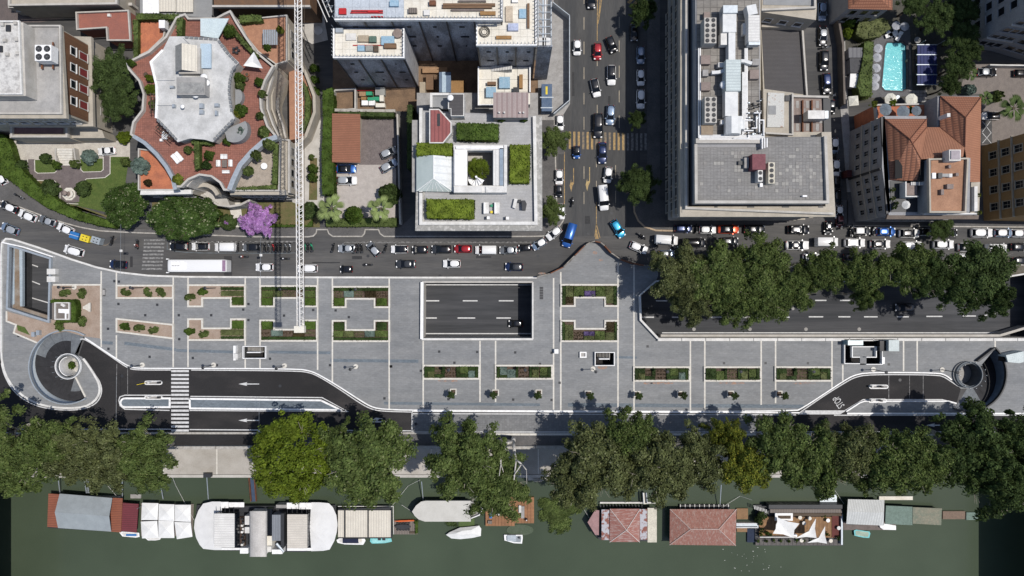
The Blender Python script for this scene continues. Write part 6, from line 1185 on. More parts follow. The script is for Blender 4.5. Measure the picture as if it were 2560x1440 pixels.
for a,b,zs,n in (((1712,-60),(1712,528),[13.2,9.4,5.6,1.8],17),((1712,528),(2080,528),[13.2,9.4,5.6,1.8],12),((2072,330),(2080,528),[13.2,9.4,5.6,1.8],6)):
    W = PL([a,b], ZE); windows(E_, W[0], W[1], zs, n, 'blind', P(1880,300,15),.02)
for z in (12,8.2,4.4): W = PL([(1711,-200),(1711,530),(2082,530)], ZE);MB().strip(W, .5, z, z+.35).build('string_course', stonew, E_)
# machinery
def duct(pts, w, z0, z1, mt=whited, nm='duct'): return MB().pstrip(pts, w, z0, z1).build(nm, mt, E_)
zA = 20.1
for (x0,y0,x1,y1,nx,ny) in ((1761,44,1791,108,2,5),(1762,242,1792,307,2,5)): ac(E_, x0,y0,x1,y1, zA+.2,zA+2.8, nx, ny, conclight, 'chiller')
du = mat('duct_white', (.62,.63,.63),(.52,.53,.54), rough=.5, scale=.8, fine=.04, bump=.3)
duct([(1824,16),(1824,80)],34, zA+.4, zA+2.4, du); duct([(1830,80),(1830,150)],17, zA+.4, zA+2.2, du);pb('duct_cap', 1808,13,1844,32, zA+1,zA+2.9, steel, E_)
duct([(1878,12),(1883,36)],24, zA+.4, zA+2.4, du); duct([(1885,38),(1885,104)],28, zA+.6, zA+2.6, whiteribH);pb('duct_cap', 1872,100,1900,112, zA+1,zA+2.4, steel, E_)
pb('plant_box', 1815,149,1852,227, zA+.2,zA+2.7, striped('pale_teal_ribs', (.50,.56,.56),(.38,.43,.44),.5,90,.2), E_); duct([(1829,228),(1829,290)],32, zA+.4, zA+2.2, du)
MB().bar((*P(1831,294,zA+1.5),zA+1.5),(*P(1831,337,zA+1.5),zA+1.5),1.45,1.45,8).build('duct_elbow', du, E_);MB().bar((*P(1848,300,zA+1.2),zA+1.2),(*P(1848,325,zA+1.2),zA+1.2),.9,.9,8).build('duct_elbow', du, E_);pb('duct', 1838,290,1856,310, zA+.3,zA+2.0, du, E_)
pb('plant_box', 1802,82,1818,112, zA+.3,zA+1.8, whited, E_); duct([(1853,152),(1862,152),(1880,158)],8, zA+.8, zA+1.6, du); duct([(1780,181),(1796,180),(1812,176)],8, zA+.6, zA+1.4, du)
for x0,y0,x1,y1,mt in ((1757,174,1771,190,concrete),(1796,156,1810,168,whited),(1881,147,1898,163,concrete),(1875,174,1898,197,MATS['weathered_stone']),(1752,138,1776,160,MATS['weathered_stone']),(1753,205,1776,226,MATS['weathered_stone']),(1753,314,1783,337,mat('tan_plate', (.28,.22,.16), None)),(1857,58,1864,86,whited),(1802,300,1809,310,white),(1775,30,1760,45,MATS['weathered_stone'])): pb('roof_box', x0,y0,x1,y1, zA,zA+1.1, mt, E_)
for x in (1747,1751): duct([(x,120),(x,345)],2, zA+.4, zA+.8, white, 'pipe')
for k in range(5): duct([(1857+k*2.9,120 if k > 1 else 180),(1857+k*2.9,338-k*3)],1.9, zA+.4, zA+.8, white, 'pipe')
for k in range(4): duct([(1748,338+k*3.2),(1912,338+k*3.2)],2, zA+.5+k*.02, zA+.9, white, 'pipe')
for pts in ([(1892,290),(1892,320),(1880,320)],[(1899,280),(1899,330)],[(1885,282),(1903,282)],[(1860,300),(1882,300)],[(1860,326),(1884,326)],[(1834,345),(1872,345),(1872,330)],[(1900,300),(1910,300),(1910,338)],[(1906,345),(1906,372)],[(1912,345),(1912,370)],[(1918,345),(1918,368)]): duct(pts, 2.2, zA+.7, zA+1.3, white, 'pipe')
for k in range(34): x = random.uniform(1868,1906); y = random.uniform(245,340);pb('valve', x-2,y-1.5,x+2,y+1.5, zA+.3,zA+random.uniform(.6,1.6), random.choice([steel,steeld,concrete]), E_)
x,y = P(1810,213,zA+1.5); dome(E_, x, y, zA+1.6,.8, white)
pb('maroon_unit', 1881,385,1914,424, zA,zA+2.2, mat('maroon_roof', (.20,.075,.085),(.16,.06,.07)), E_);pb('brown_box', 1861,394,1872,420, zA,zA+.9, concrete, E_); ac(E_, 1895,425,1907,454, zA,zA+1.7,1,2); ac(E_, 1921,406,1937,459, zA,zA+1.4,1,4, mat('cream_unit', (.62,.58,.48), None));pb('junction_box', 1900,458,1907,467, zA,zA+.6, white, E_);pb('roof_vent', 2007,488,2018,492, zA,zA+.6, white, E_);pb('roof_vent', 1846,402,1856,412, zA,zA+.5, steeld, E_)
sg = random.Random(3); cl = [(2000+sg.gauss(0,28),440+sg.gauss(0,24)) for _ in range(60)]+[(1850+sg.gauss(0,12),400+sg.gauss(0,22)) for _ in range(14)]+[(sg.uniform(1748,2055),sg.uniform(372,492)) for _ in range(45)]
for k,(x,y) in enumerate(cl):
    g_ = .6*PPM/(1-20/CAMH); x = 1280+(math.floor((x-1280)/g_)+.04)*g_; y = 720-(math.floor((720-y)/g_)+.96)*g_
    if 1748 < x < 2052 and 370 < y < 490: MB().pbox(x, y, x+g_*.92, y+g_*.92,20.102,20.104+.0006*k).build('replaced_slab', random.choice([mat('pale_slab', (.32,.31,.29), None), mat('mid_slab', (.25,.24,.23), None)]), E_)
for x0,x1 in ((1786,1794),(1868,1886),(1955,1973),(2046,2058)): pb('ledge_slot', x0,515,x1,519, ZE-.3,ZE+.06, steeld, E_)
# east parts of E
t = thing('lower_wing', 'lower wing with dark ribbed roof and pale rim beside the air-conditioning plant', 'building', P(1960,150)+(0,))
pp('wall', [(1902,56),(2008,56),(2020,240),(1908,232)],0,8, stonew, t);pp('roof', [(1904,68),(2004,70),(2014,236),(1912,226)],8,8.06, darkr, t); parap(t, [(2006,70),(2018,240)],4,8,8.7, conclight, False);MB().pstrip([(1904,64),(2014,66)],7,8,9.4).build('wall_head', stonew, t)
pp('upper_wing', [(1904,-100),(2036,-100),(2042,18),(2040,50),(1904,30)],0,14, stonew, t);pp('upper_roof', [(1908,-100),(2034,-100),(2034,14),(1908,12)],14,14.1, roofgrey, t); parap(t, [(1904,24),(2038,18),(2038,-100)],5,14,14.8, conclight, False);pp('balcony', [(1914,40),(2036,44),(2036,50),(1914,48)],9.6,10.2, conclight, t)
W = PL([(1904,30),(2040,50)],14); windows(t, W[0], W[1],[10.2],3, 'sq', P(1960,-50,12))
pp('stair_block', [(1908,222),(1984,232),(1984,336),(1910,338)],0,15.5, stonew, t);pp('sheet_roof', [(1920,231),(1961,233),(1960,318),(1918,318)],15.5,15.8, mat('rust_stained_sheet', (.48,.48,.46),(.30,.17,.11), scale=1.8, lo=.58, hi=.7), t);pb('grey_gap', 1922,264,1940,286,15.8,15.9, roofgrey, t); parap(t, [(1982,234),(1982,336),(1914,332)],4,15.5,16.2, conclight, False);pb('black_box', 1963,238,1974,252,15.5,16, steeld, t)
pp('brick_terrace', [(1984,244),(2074,244),(2078,330),(1984,330)],0,9, MATS['weathered_stone'], t);pp('dark_rail', [(2058,246),(2076,246),(2078,330),(2060,330)],9,9.4, steeld, t)
for x in (2006,2029): pb('rusty_beam', x,250,x+3,332,9,9.5, rust, t)
for k in range(8):
    for j in range(4): pb('terrace_slab', 1990+k*8.3,252+j*19,1997.6+k*8.3,270+j*19,9.0,9.05+.02*((k*j) % 3), MATS['weathered_stone'] if (k+j) % 3 else concrete, t)
pb('tank_unit', 2020,276,2062,297,10,12.2, whited, t);pb('tank_grille', 2063,277,2071,296,10,11.9, steel, t); parap(t, [(1984,240),(2072,242)],5,9,9.8, conclight, False)
# --- F: terracotta building
F_ = thing('palazzo', 'grey-walled palazzo with terracotta hip roofs and orange roof terrace at right', 'building', P(2330,400)+(0,)); ZF = 13.5
FO = [(2212,297),(2317,297),(2317,318),(2350,318),(2350,240),(2453,242),(2450,535),(2225,535)]
pp('wall', [(2208,290),(2316,290),(2316,318),(2344,318),(2344,240),(2448,240),(2444,538),(2222,538),(2205,420)],0, ZF-.2, greyw, F_);pp('north_terrace', [(2190,262),(2350,262),(2350,318),(2195,318)],0,9, orangefl, F_); parap(F_, [(2195,318),(2190,262),(2300,260)],4,9,9.8, conclight, False)
pp('eaves', [(2220,535),(2448,535),(2446,548),(2216,548)], ZF-.9, ZF-.3, mat('brown_eaves', (.15,.12,.10), None), F_);pp('gutter', [(2202,292),(2212,292),(2226,530),(2216,535)], ZF-.6, ZF-.2, steeld, F_)
def slope(pts, mt, nm='roof_slope'):
    v = [(*P(x,y,z), z) for x,y,z in pts]; m = MB(); m.add(v, [tuple(range(len(v)))]); return m.build(nm, mt, F_)
ze, zr = ZF, ZF+3.2
slope([(2212,297,ze),(2275,348,zr),(2302,398,zr-.5),(2300,420,zr-.6),(2292,452,ze+1.5),(2225,450,ze)], terracotta); slope([(2212,297,ze),(2317,297,ze),(2275,348,zr)], terracotta2)
slope([(2275,348,zr),(2317,297,ze),(2317,318,ze+.3),(2280,362,zr-.1)], terracotta2); slope([(2280,362,zr-.1),(2317,318,ze+.3),(2350,318,ze+.3),(2412,368,zr),(2408,392,zr-.3),(2302,398,zr-.5)], striped('terracotta_north_slope', (.31,.148,.09),(.23,.105,.065),.42,0,.25))
slope([(2350,240,ze),(2414,294,zr),(2412,368,zr),(2350,318,ze+.3)], terracotta); slope([(2350,240,ze),(2453,242,ze),(2414,294,zr)], terracotta2); slope([(2453,242,ze),(2450,455,ze),(2424,455,ze+.8),(2412,368,zr),(2414,294,zr)], striped('terracotta_east_slope', (.32,.15,.09),(.25,.115,.07),.42,90,.25))
for a,b in (((2212,297,ze),(2275,348,zr)),((2317,297,ze),(2275,348,zr)),((2275,348,zr),(2302,398,zr-.5)),((2350,240,ze),(2414,294,zr)),((2453,242,ze),(2414,294,zr)),((2414,294,zr),(2412,368,zr)),((2350,318,ze+.3),(2412,368,zr)),((2317,318,ze+.3),(2280,362,zr-.1))):
    pa = (*P(a[0],a[1],a[2]), a[2]+.08);pb_ = (*P(b[0],b[1],b[2]), b[2]+.08);MB().bar(pa, pb_, .08, n=5).build('ridge_tile', mat('dark_terracotta', (.17,.07,.045), None), F_)
for k in range(9):   # seams on the west slopes
    x0 = 2217+k*8.4; 
    y0 = 0
    x1 = 2355+k*6.6; MB().bar((*P(x1,246+k*6,ze+k*.32), ze+k*.32+.12),(*P(x1,min(366,322+k*5.2),ze+k*.32), ze+k*.32+.12),.045).build('tile_seam', MATS['dark_terracotta'], F_)
pb('chimney', 2368,283,2376,292, ze+.5,ze+3.2, whited, F_);pp('terrace_block', [(2322,398),(2426,395),(2424,530),(2322,530)], ZF-1,17, greyw, F_);pp('orange_terrace', [(2328,400),(2412,398),(2410,527),(2327,527)],17,17.1, mat('orange_roof_terrace', (.36,.20,.125),(.27,.145,.09), scale=.4, fine=.12), F_); parap(F_, [(2326,530),(2324,398),(2420,396),(2414,530)],4,17,17.7, stonew)
pb('stair_box', 2373,374,2402,402,17,19, whited, F_);pb('stair_box_roof', 2378,376,2400,398,19,19.2, mat('lavender_sheet', (.36,.32,.34), None), F_)
for x0,y0,x1,y1,mt in ((2331,432,2340,446,white),(2346,432,2356,446,steeld),(2356,434,2372,442,rooftar),(2373,434,2381,443,whited),(2390,432,2397,440,MATS['weathered_stone']),(2353,473,2360,487,MATS['weathered_stone']),(2368,460,2384,472,MATS['weathered_stone']),(2372,412,2378,420,MATS['weathered_stone'])): pb('roof_vent', x0,y0,x1,y1,17.1,17.8, mt, F_)
pp('west_terrace', [(2225,452),(2318,452),(2318,530),(2228,530)], ZF-1, ZF-.1, steeld, F_); slope([(2226,400,ze+.6),(2238,400,ze+.9),(2242,448,ze+.4),(2224,448,ze+.1)], terracotta);pb('light_well', 2238,400,2256,446, ZF+1.4,ZF+1.5, black, F_);pb('light_well', 2299,405,2318,452, ZF+1.9,ZF+2, black, F_)  # wells are flat black slabs, the shade of the shafts painted as colour
pb('pink_terrace', 2267,458,2293,488, ZF,ZF+1.5, MATS['weathered_stone'], F_); parap(F_, [(2265,454),(2265,491),(2296,491)],3, ZF, ZF+2, whited, False)
for k in range(10): pb('stair_tread', 2278+k*4,455,2280.5+k*4,463, ZF+1.5,ZF+1.8, whited, F_)
pp('east_terrace', [(2428,455),(2450,455),(2448,532),(2426,532)], ZF, ZF+.1, stonew, F_);pb('white_rail', 2436,466,2444,528, ZF+.1,ZF+.9, whited, F_);pp('south_rail', [(2310,532),(2448,532),(2448,536),(2310,536)], ZF-.1, ZF+.5, whited, F_)
W = PL([(2208,290),(2205,420),(2222,538)], ZF-.2); ce = P(2330,400,12); windows(F_, W[0], W[1],[10,6.5,3.0],4, 'small', ce, .06, True); windows(F_, W[1], W[2],[10,6.5,3.0],4, 'small', ce, .06, True)
W2 = PL([(2222,538),(2444,538)], ZF-.2); windows(F_, W2[0], W2[1],[10,6.5,3.0],8, 'std', ce)
for z in (9,5.4): MB().strip(PL([(2207,290),(2204,420),(2221,539)], ZF-.2),.35, z, z+.3).build('string_course', stonew, F_)
MB().strip(PL([(2204.6,418),(2206,424)], ZF-.2),.5,0, ZF-.5).build('drain_pipe', steeld, F_);pp('dark_doors', [(2118,425),(2130,425),(2130,442),(2118,442)],0,2.6, mat('dark_red_awning', (.06,.015,.018), None), F_)
parasol(2265,512,11,16.6-14,whited,'pale grey parasol on the small west terrace of the terracotta building', None, ground=14)
for x,y,mt in ((2232,474,L_lime),(2232,496,L_lime),(2237,517,L_lime),(2448,532,L_yel),(2446,488,L_yel),(2240,508,L_plane)): bush(x,y,6,1.2,mt,'small potted plant on the edge of the terracotta building terrace at '+{474:'upper left',496:'middle left',517:'lower left',532:'the lower right corner',488:'the right side',508:'lower left, darker'}[y], ground=ZF-.1, n=30)
for x,y,r,lb in ((2214,274,16,'left grey parasol on the north terrace'),(2258,280,17,'middle grey parasol on the north terrace'),(2291,277,13,'right grey parasol on the north terrace')): parasol(x,y,r,2.5,mat('blue_grey_canvas', (.15,.18,.21), None),lb,'grey parasols on the north terrace', ground=9.1)
for x,y,lb in ((2276,275,'palm-like plant between the grey parasols'),(2185,260,'spiky plant at the left corner of the north terrace'),(2232,257,'low plant behind the left grey parasol')): bush(x,y,10,2,L_lime if x > 2200 else L_yel,lb, ground=9.1, n=40, round_=False)
# --- G ochre building, H grey block, small terracotta roofs
t = thing('ochre_building', 'ochre yellow building leaning into the right edge with dark shuttered windows', 'building', P(2520,440)+(0,)); G_ = [P(2600,372,16),P(2900,340,16),P(2900,575,16),P(2612,560,16)]
MB().prism([P(2453,366),P(2900,320),P(2900,560),P(2458,552)],0,17).build('wall', ochre, t); a,b = P(2453,366),P(2458,552); windows(t, a, b, [13.4,9.8,6.2,2.6],4, 'och', P(2600,450),.05, True)
for z in (8.9,5.2,16.4): MB().strip([(a[0]-.02,a[1]+.2),(b[0]-.02,b[1]-.1)],.5, z, z+.3).build('string_course', MATS['pale_trim'], t)
t = thing('grey_block', 'tall grey apartment block in shade at the top right corner', 'building', P(2560,40)+(0,)); hb_ = [P(2418,-200),P(2900,-200),P(2900,150),P(2560,152),P(2480,128),P(2418,118)]
MB().prism(hb_, 0,24).build('wall', greyw, t); windows(t, hb_[0], hb_[5],[20,16.5,13,9.5,6,2.5],9, 'dark', P(2700,-50)); windows(t, hb_[5], hb_[4],[20,16.5,13,9.5,6,2.5],3, 'dark', P(2700,-50)); windows(t, hb_[4], hb_[3],[20,16.5,13,9.5,6,2.5],3, 'dark', P(2700,-50)); windows(t, hb_[3], hb_[2],[20,16.5,13,9.5,6,2.5],5, 'dark', P(2700,-50))
for z in (6,13,20): MB().strip([hb_[5],hb_[4]],.8, z, z+.2).build('balcony_slab', conclight, t)
t = thing('house', 'grey-walled house with orange hip roof at the top edge beside the street', 'house', P(2170,-30)+(0,));pp('wall', [(2122,-80),(2228,-80),(2226,20),(2124,18)],0,9, greyw, t)
for pts, mt in (([(2120,-80,9.2),(2160,-40,11),(2160,-10,11),(2120,22,9.2)],terracotta),([(2120,22,9.2),(2231,25,9.2),(2190,-14,11),(2160,-14,11)],terracotta2),([(2231,25,9.2),(2231,-80,9.2),(2190,-40,11),(2190,-14,11)],terracotta)): m = MB(); m.add([(*P(x,y,z),z) for x,y,z in pts],[(0,1,2,3)]); m.build('roof_slope', mt, t)
W = PL([(2124,18),(2226,20)],9); windows(t, W[0], W[1],[5.5,2],3, 'std', P(2170,-60,9)); 
# pool garden
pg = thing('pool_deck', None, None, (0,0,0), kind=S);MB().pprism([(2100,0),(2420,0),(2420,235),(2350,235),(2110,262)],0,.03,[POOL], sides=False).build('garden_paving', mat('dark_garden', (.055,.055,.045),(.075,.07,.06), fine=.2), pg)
MB().pprism([(2184,95),(2275,70),(2282,240),(2178,245)],.03,.06,[POOL], sides=False).build('grey_deck', mat('grey_deck', (.12,.12,.125),(.10,.10,.105)), pg)
for i in range(5):
    for j in range(4): pb('paving_slab', 2272+i*9,226+j*7.5,2280.2+i*9,232.7+j*7.5,.06,.10, concrete, pg)
t = thing('swimming_pool', 'turquoise rounded swimming pool with grey surround', 'swimming pool', P(2236,165)+(0,));MB().pprism(POOL, -1.8,-.25, sides=False).build('water', poolw, t);MB().pstrip(POOL, 4,-1.8,.10, True).build('coping', mat('slate_coping', (.075,.07,.075), None), t)
MB().pprism([(2258,112),(2264,116),(2264,218),(2258,222)],-.25,-.235, sides=False).build('bench_tiles', poolt, t)
W = PL(POOL, -.2);MB().strip(W, .3,-1.8,-.1, True).build('pool_wall', poolt, t)
pal = mat('pale_grey_canvas', (.42,.43,.46),(.36,.37,.40), fine=.05)
for i,(x,y) in enumerate([(2196,121),(2193,144),(2191,170),(2189,195),(2187,215)]): parasol(x,y,11.5,2.6,pal,'pale grey parasol along the left side of the pool, '+['top','second from top','middle','second from bottom','bottom'][i]+' of five','parasols round the pool')
parasol(2241,64,11.5,2.6,pal,'left grey parasol above the pool','parasols round the pool'); parasol(2262,66,11.5,2.6,pal,'right grey parasol above the pool','parasols round the pool')
parasol(2227,248,16,2.6,mat('cream_canvas', (.66,.65,.58), None),'left cream parasol below the pool','cream parasols below the pool'); parasol(2279,249,16,2.6,MATS['cream_canvas'],'right cream parasol below the pool','cream parasols below the pool'); parasol(2134,252,17,2.6,MATS['cream_canvas'],'large square cream parasol by the street wall, left of the pool garden',None,n=4)
t = thing('solar_canopy', 'dark blue solar panel canopy right of the pool', 'solar canopy', P(2317,160)+(0,))
for j in range(4):
    for i in range(6): pb('solar_panel', 2294+i*8.1,113+j*25,2301.2+i*8.1,136.5+j*25,2.8,2.9, mat('solar_blue', (.010,.018,.085),(.014,.024,.11), rough=.55, spec=.2), t)
for j in range(5): pb('frame_bar', 2292,110.5+j*25,2344,112.5+j*25,2.8,3.0, steel, t)
for x in (2294,2342):
    for y in (113,210): xx,yy = P(x,y,0);MB().cyl(xx,yy,.08,0,2.8,6).build('post', steel, t)
for i,(x,y) in enumerate([(2223,89),(2245,92),(2237,82),(2220,84)]): lounger(x,y,20+i*40,['dark lounger at the top left of the pool','dark lounger at the top right of the pool','white lounger under the top parasols','small white chair near the top left shrubs'][i],.1)
t = thing('round_table', 'round grey table near the upper right corner of the pool', 'table', P(2294,100)+(0,)); x,y = P(2294,100,.8);MB().cyl(x,y,.65,.75,.82,16).build('tabletop', rooftar, t);MB().cyl(x,y,.06,.05,.75,6).build('pedestal', steel, t)
t = thing('round_table', 'small round glass table below the pool between the cream parasols', 'table', P(2245,243)+(0,)); x,y = P(2245,243,.8);MB().cyl(x,y,.4,.75,.82,16).build('tabletop', steel, t);MB().cyl(x,y,.05,.05,.75,6).build('pedestal', steel, t)
x,y = P(2267,152,.3); person(x, y, -.9, math.pi, 'swim', 'swimmer at the right edge of the turquoise pool')
for nm,pts,z,mt,lb in (('shed',[(2121,119),(2156,119),(2157,144),(2122,144)],2.6,striped('grey_ribs', (.16,.16,.17),(.11,.11,.12),.8,0,.3),'ribbed grey shed roof left of the pool hedge'),('shed',[(2124,145),(2155,145),(2155,182),(2126,182)],2.4,mat('slate_flat', (.07,.07,.075), None),'dark flat shed roof left of the pool hedge'),('tent',[(2126,184),(2146,184),(2145,220),(2124,217)],2.2,canvas,'silvery tent roof left of the pool hedge')): t = thing(nm, lb, nm, P(2140,150)+(0,));pp('roof', pts, z-.2, z, mt, t);pp('wall', [((x-2140)*.9+2140,(y-sum(p[1] for p in pts)/4)*.9+sum(p[1] for p in pts)/4) for x,y in pts],0, z-.2, greyw, t)
hedge([(2162,104),(2184,104),(2182,160),(2180,240),(2152,240),(2145,215),(2152,180),(2158,150)],.05,3, L_plane, 'tall mixed hedge along the left side of the pool', lump=.9); hedge([(2150,45),(2215,48),(2228,70),(2200,90),(2160,98),(2140,85)],.05,2.4, L_olive, 'dense brownish-green shrubbery above the pool', lump=1.2)
bush(2117,84,13,3,L_lime,'bright yellow-green shrub by the street wall', n=90, ground=.05); bush(2122,55,14,3,L_hedge,'green shrub above the bright yellow-green one', n=90, ground=.05)
MB().pstrip([(2092,20),(2108,110),(2112,260)],5,0,2.4).build('garden_wall', mat('dark_stone_wall', (.14,.12,.105), None), None, 'dark garden wall along the narrow right-hand street', 'wall')
for i,(x,y,r,k,lb) in enumerate([(2345,45,50,'d','large dark tree at the top right, nearest the pool parasols'),(2285,12,42,'d','dark tree at the top edge above the pool'),(2402,90,45,'d','dark tree between the solar canopy and the grey block, upper'),(2392,165,42,'d','dark tree right of the solar canopy'),(2372,215,30,'d','dark tree below the solar canopy'),(2405,30,42,'d','dark tree in the shade of the grey block'),(2420,130,35,'d','small dark tree at the grey block corner')]): tree('dark_tree', x, y, r, 9, k, i % 3+3, lb, group='dark trees in the pool garden', bk=barkd)
MB().pprism([(2415,160),(2700,160),(2700,400),(2455,400),(2455,235),(2400,235)],0,.04, sides=False).build('gravel_parking', mat('warm_gravel', (.19,.165,.15),(.155,.135,.125), fine=.12), kind=S);MB().pprism([(2455,300),(2480,300),(2480,360),(2455,360)],.04,.05, sides=False).build('striped_bay', asphalt, kind=S)
for pts in ([(2456,330),(2476,303)],[(2456,303),(2478,332)],[(2456,358),(2478,332)],[(2456,332),(2478,358)]): line(pts, 1.2, linew, .05, pg)
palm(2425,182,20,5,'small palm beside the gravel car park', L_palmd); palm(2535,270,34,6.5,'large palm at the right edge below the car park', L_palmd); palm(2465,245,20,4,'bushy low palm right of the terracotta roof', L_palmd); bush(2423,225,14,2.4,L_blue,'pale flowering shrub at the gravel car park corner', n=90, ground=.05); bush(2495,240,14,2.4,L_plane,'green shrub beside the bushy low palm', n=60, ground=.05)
MB().pstrip([(2475,162),(2600,164)],3,0,1.6).build('garden_wall', whited, None, 'low white wall above the gravel car park', 'wall')
# ================================================================ CRANE
cr = thing('tower_crane', 'white lattice crane jib hanging diagonally across the villa and the avenue', 'crane', P(735,-220,34)+(0,)); ZC = 33.5
def cp(x, y, z=ZC): q = P(x, y, z); return (q[0], q[1], z)
y0c, y1c = -260,818
def jx(y, off): return 740+off+(y/830)*6-3
ch = [[cp(jx(y0c,0),y0c),cp(jx(y1c,0),y1c)],[cp(jx(y0c,17),y0c),cp(jx(y1c,17),y1c)],[cp(jx(y0c,7),y0c,ZC+1.3),cp(jx(y1c,7),y1c,ZC+1.3)]]
for a, b in ch: MB().bar(a, b, .085).build('chord', mat('crane_white', (.78,.77,.75),(.70,.66,.62), scale=1.5, fine=.04), cr)
n = 72; crm = MATS['crane_white']
for k in range(n):
    ya = y0c+(y1c-y0c)*k/n; yb = y0c+(y1c-y0c)*(k+.5)/n; yc = y0c+(y1c-y0c)*(k+1)/n
    MB().bar(cp(jx(ya,0),ya), cp(jx(yb,17),yb),.05).build('brace', crm, cr);MB().bar(cp(jx(yb,17),yb), cp(jx(yc,0),yc),.05).build('brace', crm, cr)
    MB().bar(cp(jx(ya,0),ya), cp(jx(yb,7),yb,ZC+1.3),.045).build('diagonal', crm, cr);MB().bar(cp(jx(ya,17),ya), cp(jx(yb,7),yb,ZC+1.3),.045).build('diagonal', crm, cr)
MB().pbox(735,815,760,832, ZC-.1,ZC+.9).build('jib_head', plywood, cr);MB().bar(cp(jx(y0c,25),y0c), cp(jx(y1c-8,19),y1c-8,ZC+1),.035).build('stay_cable', barkd, cr)
xm, ym = P(745,-250,30)
for s in ((-.8,-.8),(.8,-.8),(.8,.8),(-.8,.8)): MB().box(xm+s[0]-.08,ym+s[1]-.08,xm+s[0]+.08,ym+s[1]+.08,0,ZC+3).build('mast_leg', crm, cr)
for k in range(18): MB().bar((xm-.8,ym-.8,k*2),(xm+.8,ym-.8,k*2+2),.05).build('mast_brace', crm, cr);MB().bar((xm+.8,ym+.8,k*2),(xm+.8,ym-.8,k*2+2),.05).build('mast_brace', crm, cr)
t = thing('lattice_mast', 'white lattice structure at the top edge between the crane jib and the netted building', 'lattice', P(812,0,22)+(0,))
for k in range(6): a = cp(782+k*8,-30+k*12,20); b_ = cp(800+k*8,-34+k*12,22);MB().bar(a,b_,.07).build('brace', steel, t);MB().bar(b_,cp(790+k*8,-18+k*12,20),.07).build('brace', steel, t)
for o_ in (0,12,24): MB().bar(cp(772+o_,-50,21),cp(818+o_*.5,55-o_,21),.1).build('chord', whited, t)
# catenary street lamps
for x,ya,yb,ly,lb in ((302,560,690,627,'over the avenue by the recycling bins'),(291,940,1090,1072,'over the riverside road left of the crossing'),(652,590,700,638,'over the avenue above the long white bus'),(648,1000,1115,1077,'over the road beside the bright green tree')):
    t = thing('hanging_street_lamp', 'small white street lamp hanging on a wire '+lb, 'street lamp', P(x,ly,7)+(7,));MB().bar((*P(x,ya,7),7),(*P(x-1,yb,7),7),.018).build('wire', steel, t);MB().pbox(x-3,ly-3,x+3,ly+3,6.6,6.9).build('lamp_head', whited, t)
# ================================================================ RIVER BOATS  (z over the water plane)
Z = ZW
def gable(parent, pts, z0, z1, mt, nm='roof', mt2=None):
    "pts: 4 corner pixels clockwise from top left, ridge along x at the middle"
    a,b,c,d = pts; l = ((a[0]+d[0])/2,(a[1]+d[1])/2); r = ((b[0]+c[0])/2,(b[1]+c[1])/2); f = lambda p,z: (*P(p[0],p[1],z),z)
    MB().add([f(a,z0),f(l,z1),f(r,z1),f(b,z0)],[(0,1,2,3)]).build(nm, mt, parent);MB().add([f(l,z1),f(d,z0),f(c,z0),f(r,z1)],[(0,1,2,3)]).build(nm, mt2 or mt, parent)
def hull(parent, pts, z0, z1, mt, nm='hull'):
    c = cen(pts); low = [((x-c[0])*.86+c[0],(y-c[1])*.86+c[1]) for x,y in pts]; A_ = PL(low, z0); B_ = PL(pts, z1); n = len(pts); m = MB()
    m.add([(*p,z0) for p in A_]+[(*p,z1) for p in B_],[(i,(i+1)%n,(i+1)%n+n,i+n) for i in range(n)]+[tuple(range(n,2*n))]); return m.build(nm, mt, parent)
t = thing('houseboat', 'houseboat with blue-grey gabled roof over a wider red-brown tiled deck roof', 'houseboat', P(210,1280,Z)+(Z,))
hull(t, [(122,1236),(304,1246),(300,1330),(120,1320)], Z-.4, Z+.8, steeld); rb = striped('red_brown_tiles', (.24,.085,.05),(.17,.06,.04),.5,88,.25)
pp('lower_roof', [(121,1234),(306,1246),(302,1331),(118,1317)], Z+2.6, Z+2.8, rb, t);pb('wall', 130,1245,292,1318, Z+.8,Z+2.6, greyw, t)
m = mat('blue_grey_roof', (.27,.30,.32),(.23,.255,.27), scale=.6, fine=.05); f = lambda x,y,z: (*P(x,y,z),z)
MB().add([f(149,1234,Z+3.6),f(137,1281,Z+5.2),f(273,1291,Z+5.2),f(281,1245,Z+3.6)],[(0,1,2,3)]).build('roof_slope', m, t);MB().add([f(137,1281,Z+5.2),f(145,1320,Z+3.6),f(278,1329,Z+3.6),f(273,1291,Z+5.2)],[(0,1,2,3)]).build('roof_slope', mat('blue_grey_roof_lit', (.30,.335,.355),(.26,.29,.31), scale=.6, fine=.05), t)  # lower slope is a lighter copy, its light put into the colour
t = thing('houseboat', 'narrow boathouse with ribbed maroon roof right of the blue-grey roof', 'houseboat', P(325,1290,Z)+(Z,));pp('roof', [(307,1257),(346,1260),(341,1332),(302,1328)], Z+2.4, Z+2.6, striped('maroon_ribbed', (.16,.035,.045),(.10,.025,.03),.45,90,.3), t); hull(t, [(307,1262),(344,1264),(342,1326),(303,1322)], Z-.3, Z+2.4, steeld)
def boat(label, pts, mt, deckm=None, extra=(), nm='motor_boat', z=.55):
    t = thing(nm, label, 'boat', P(*cen(pts),Z)+(Z,)); hull(t, pts, Z-.2, Z+z, mt); c = cen(pts)
    pp('deck', [((x-c[0])*.82+c[0],(y-c[1])*.72+c[1]) for x,y in pts], Z+z, Z+z+.03, deckm or whited, t)
    for x0,y0,x1,y1,h,m2,n2 in extra: pb(n2, x0,y0,x1,y1, Z+z+.03, Z+z+h, m2, t)
    return t
boat('small white boat with blue inside, below the maroon boathouse', [(298,1331),(305,1329),(348,1332),(349,1342),(340,1344),(306,1341)], white, whited, [(315,1335,341,1340,.1,bluem,'cover')])
boat('small white boat tucked below the white canopies', [(360,1343),(403,1344),(400,1349),(388,1351),(370,1351)], white)
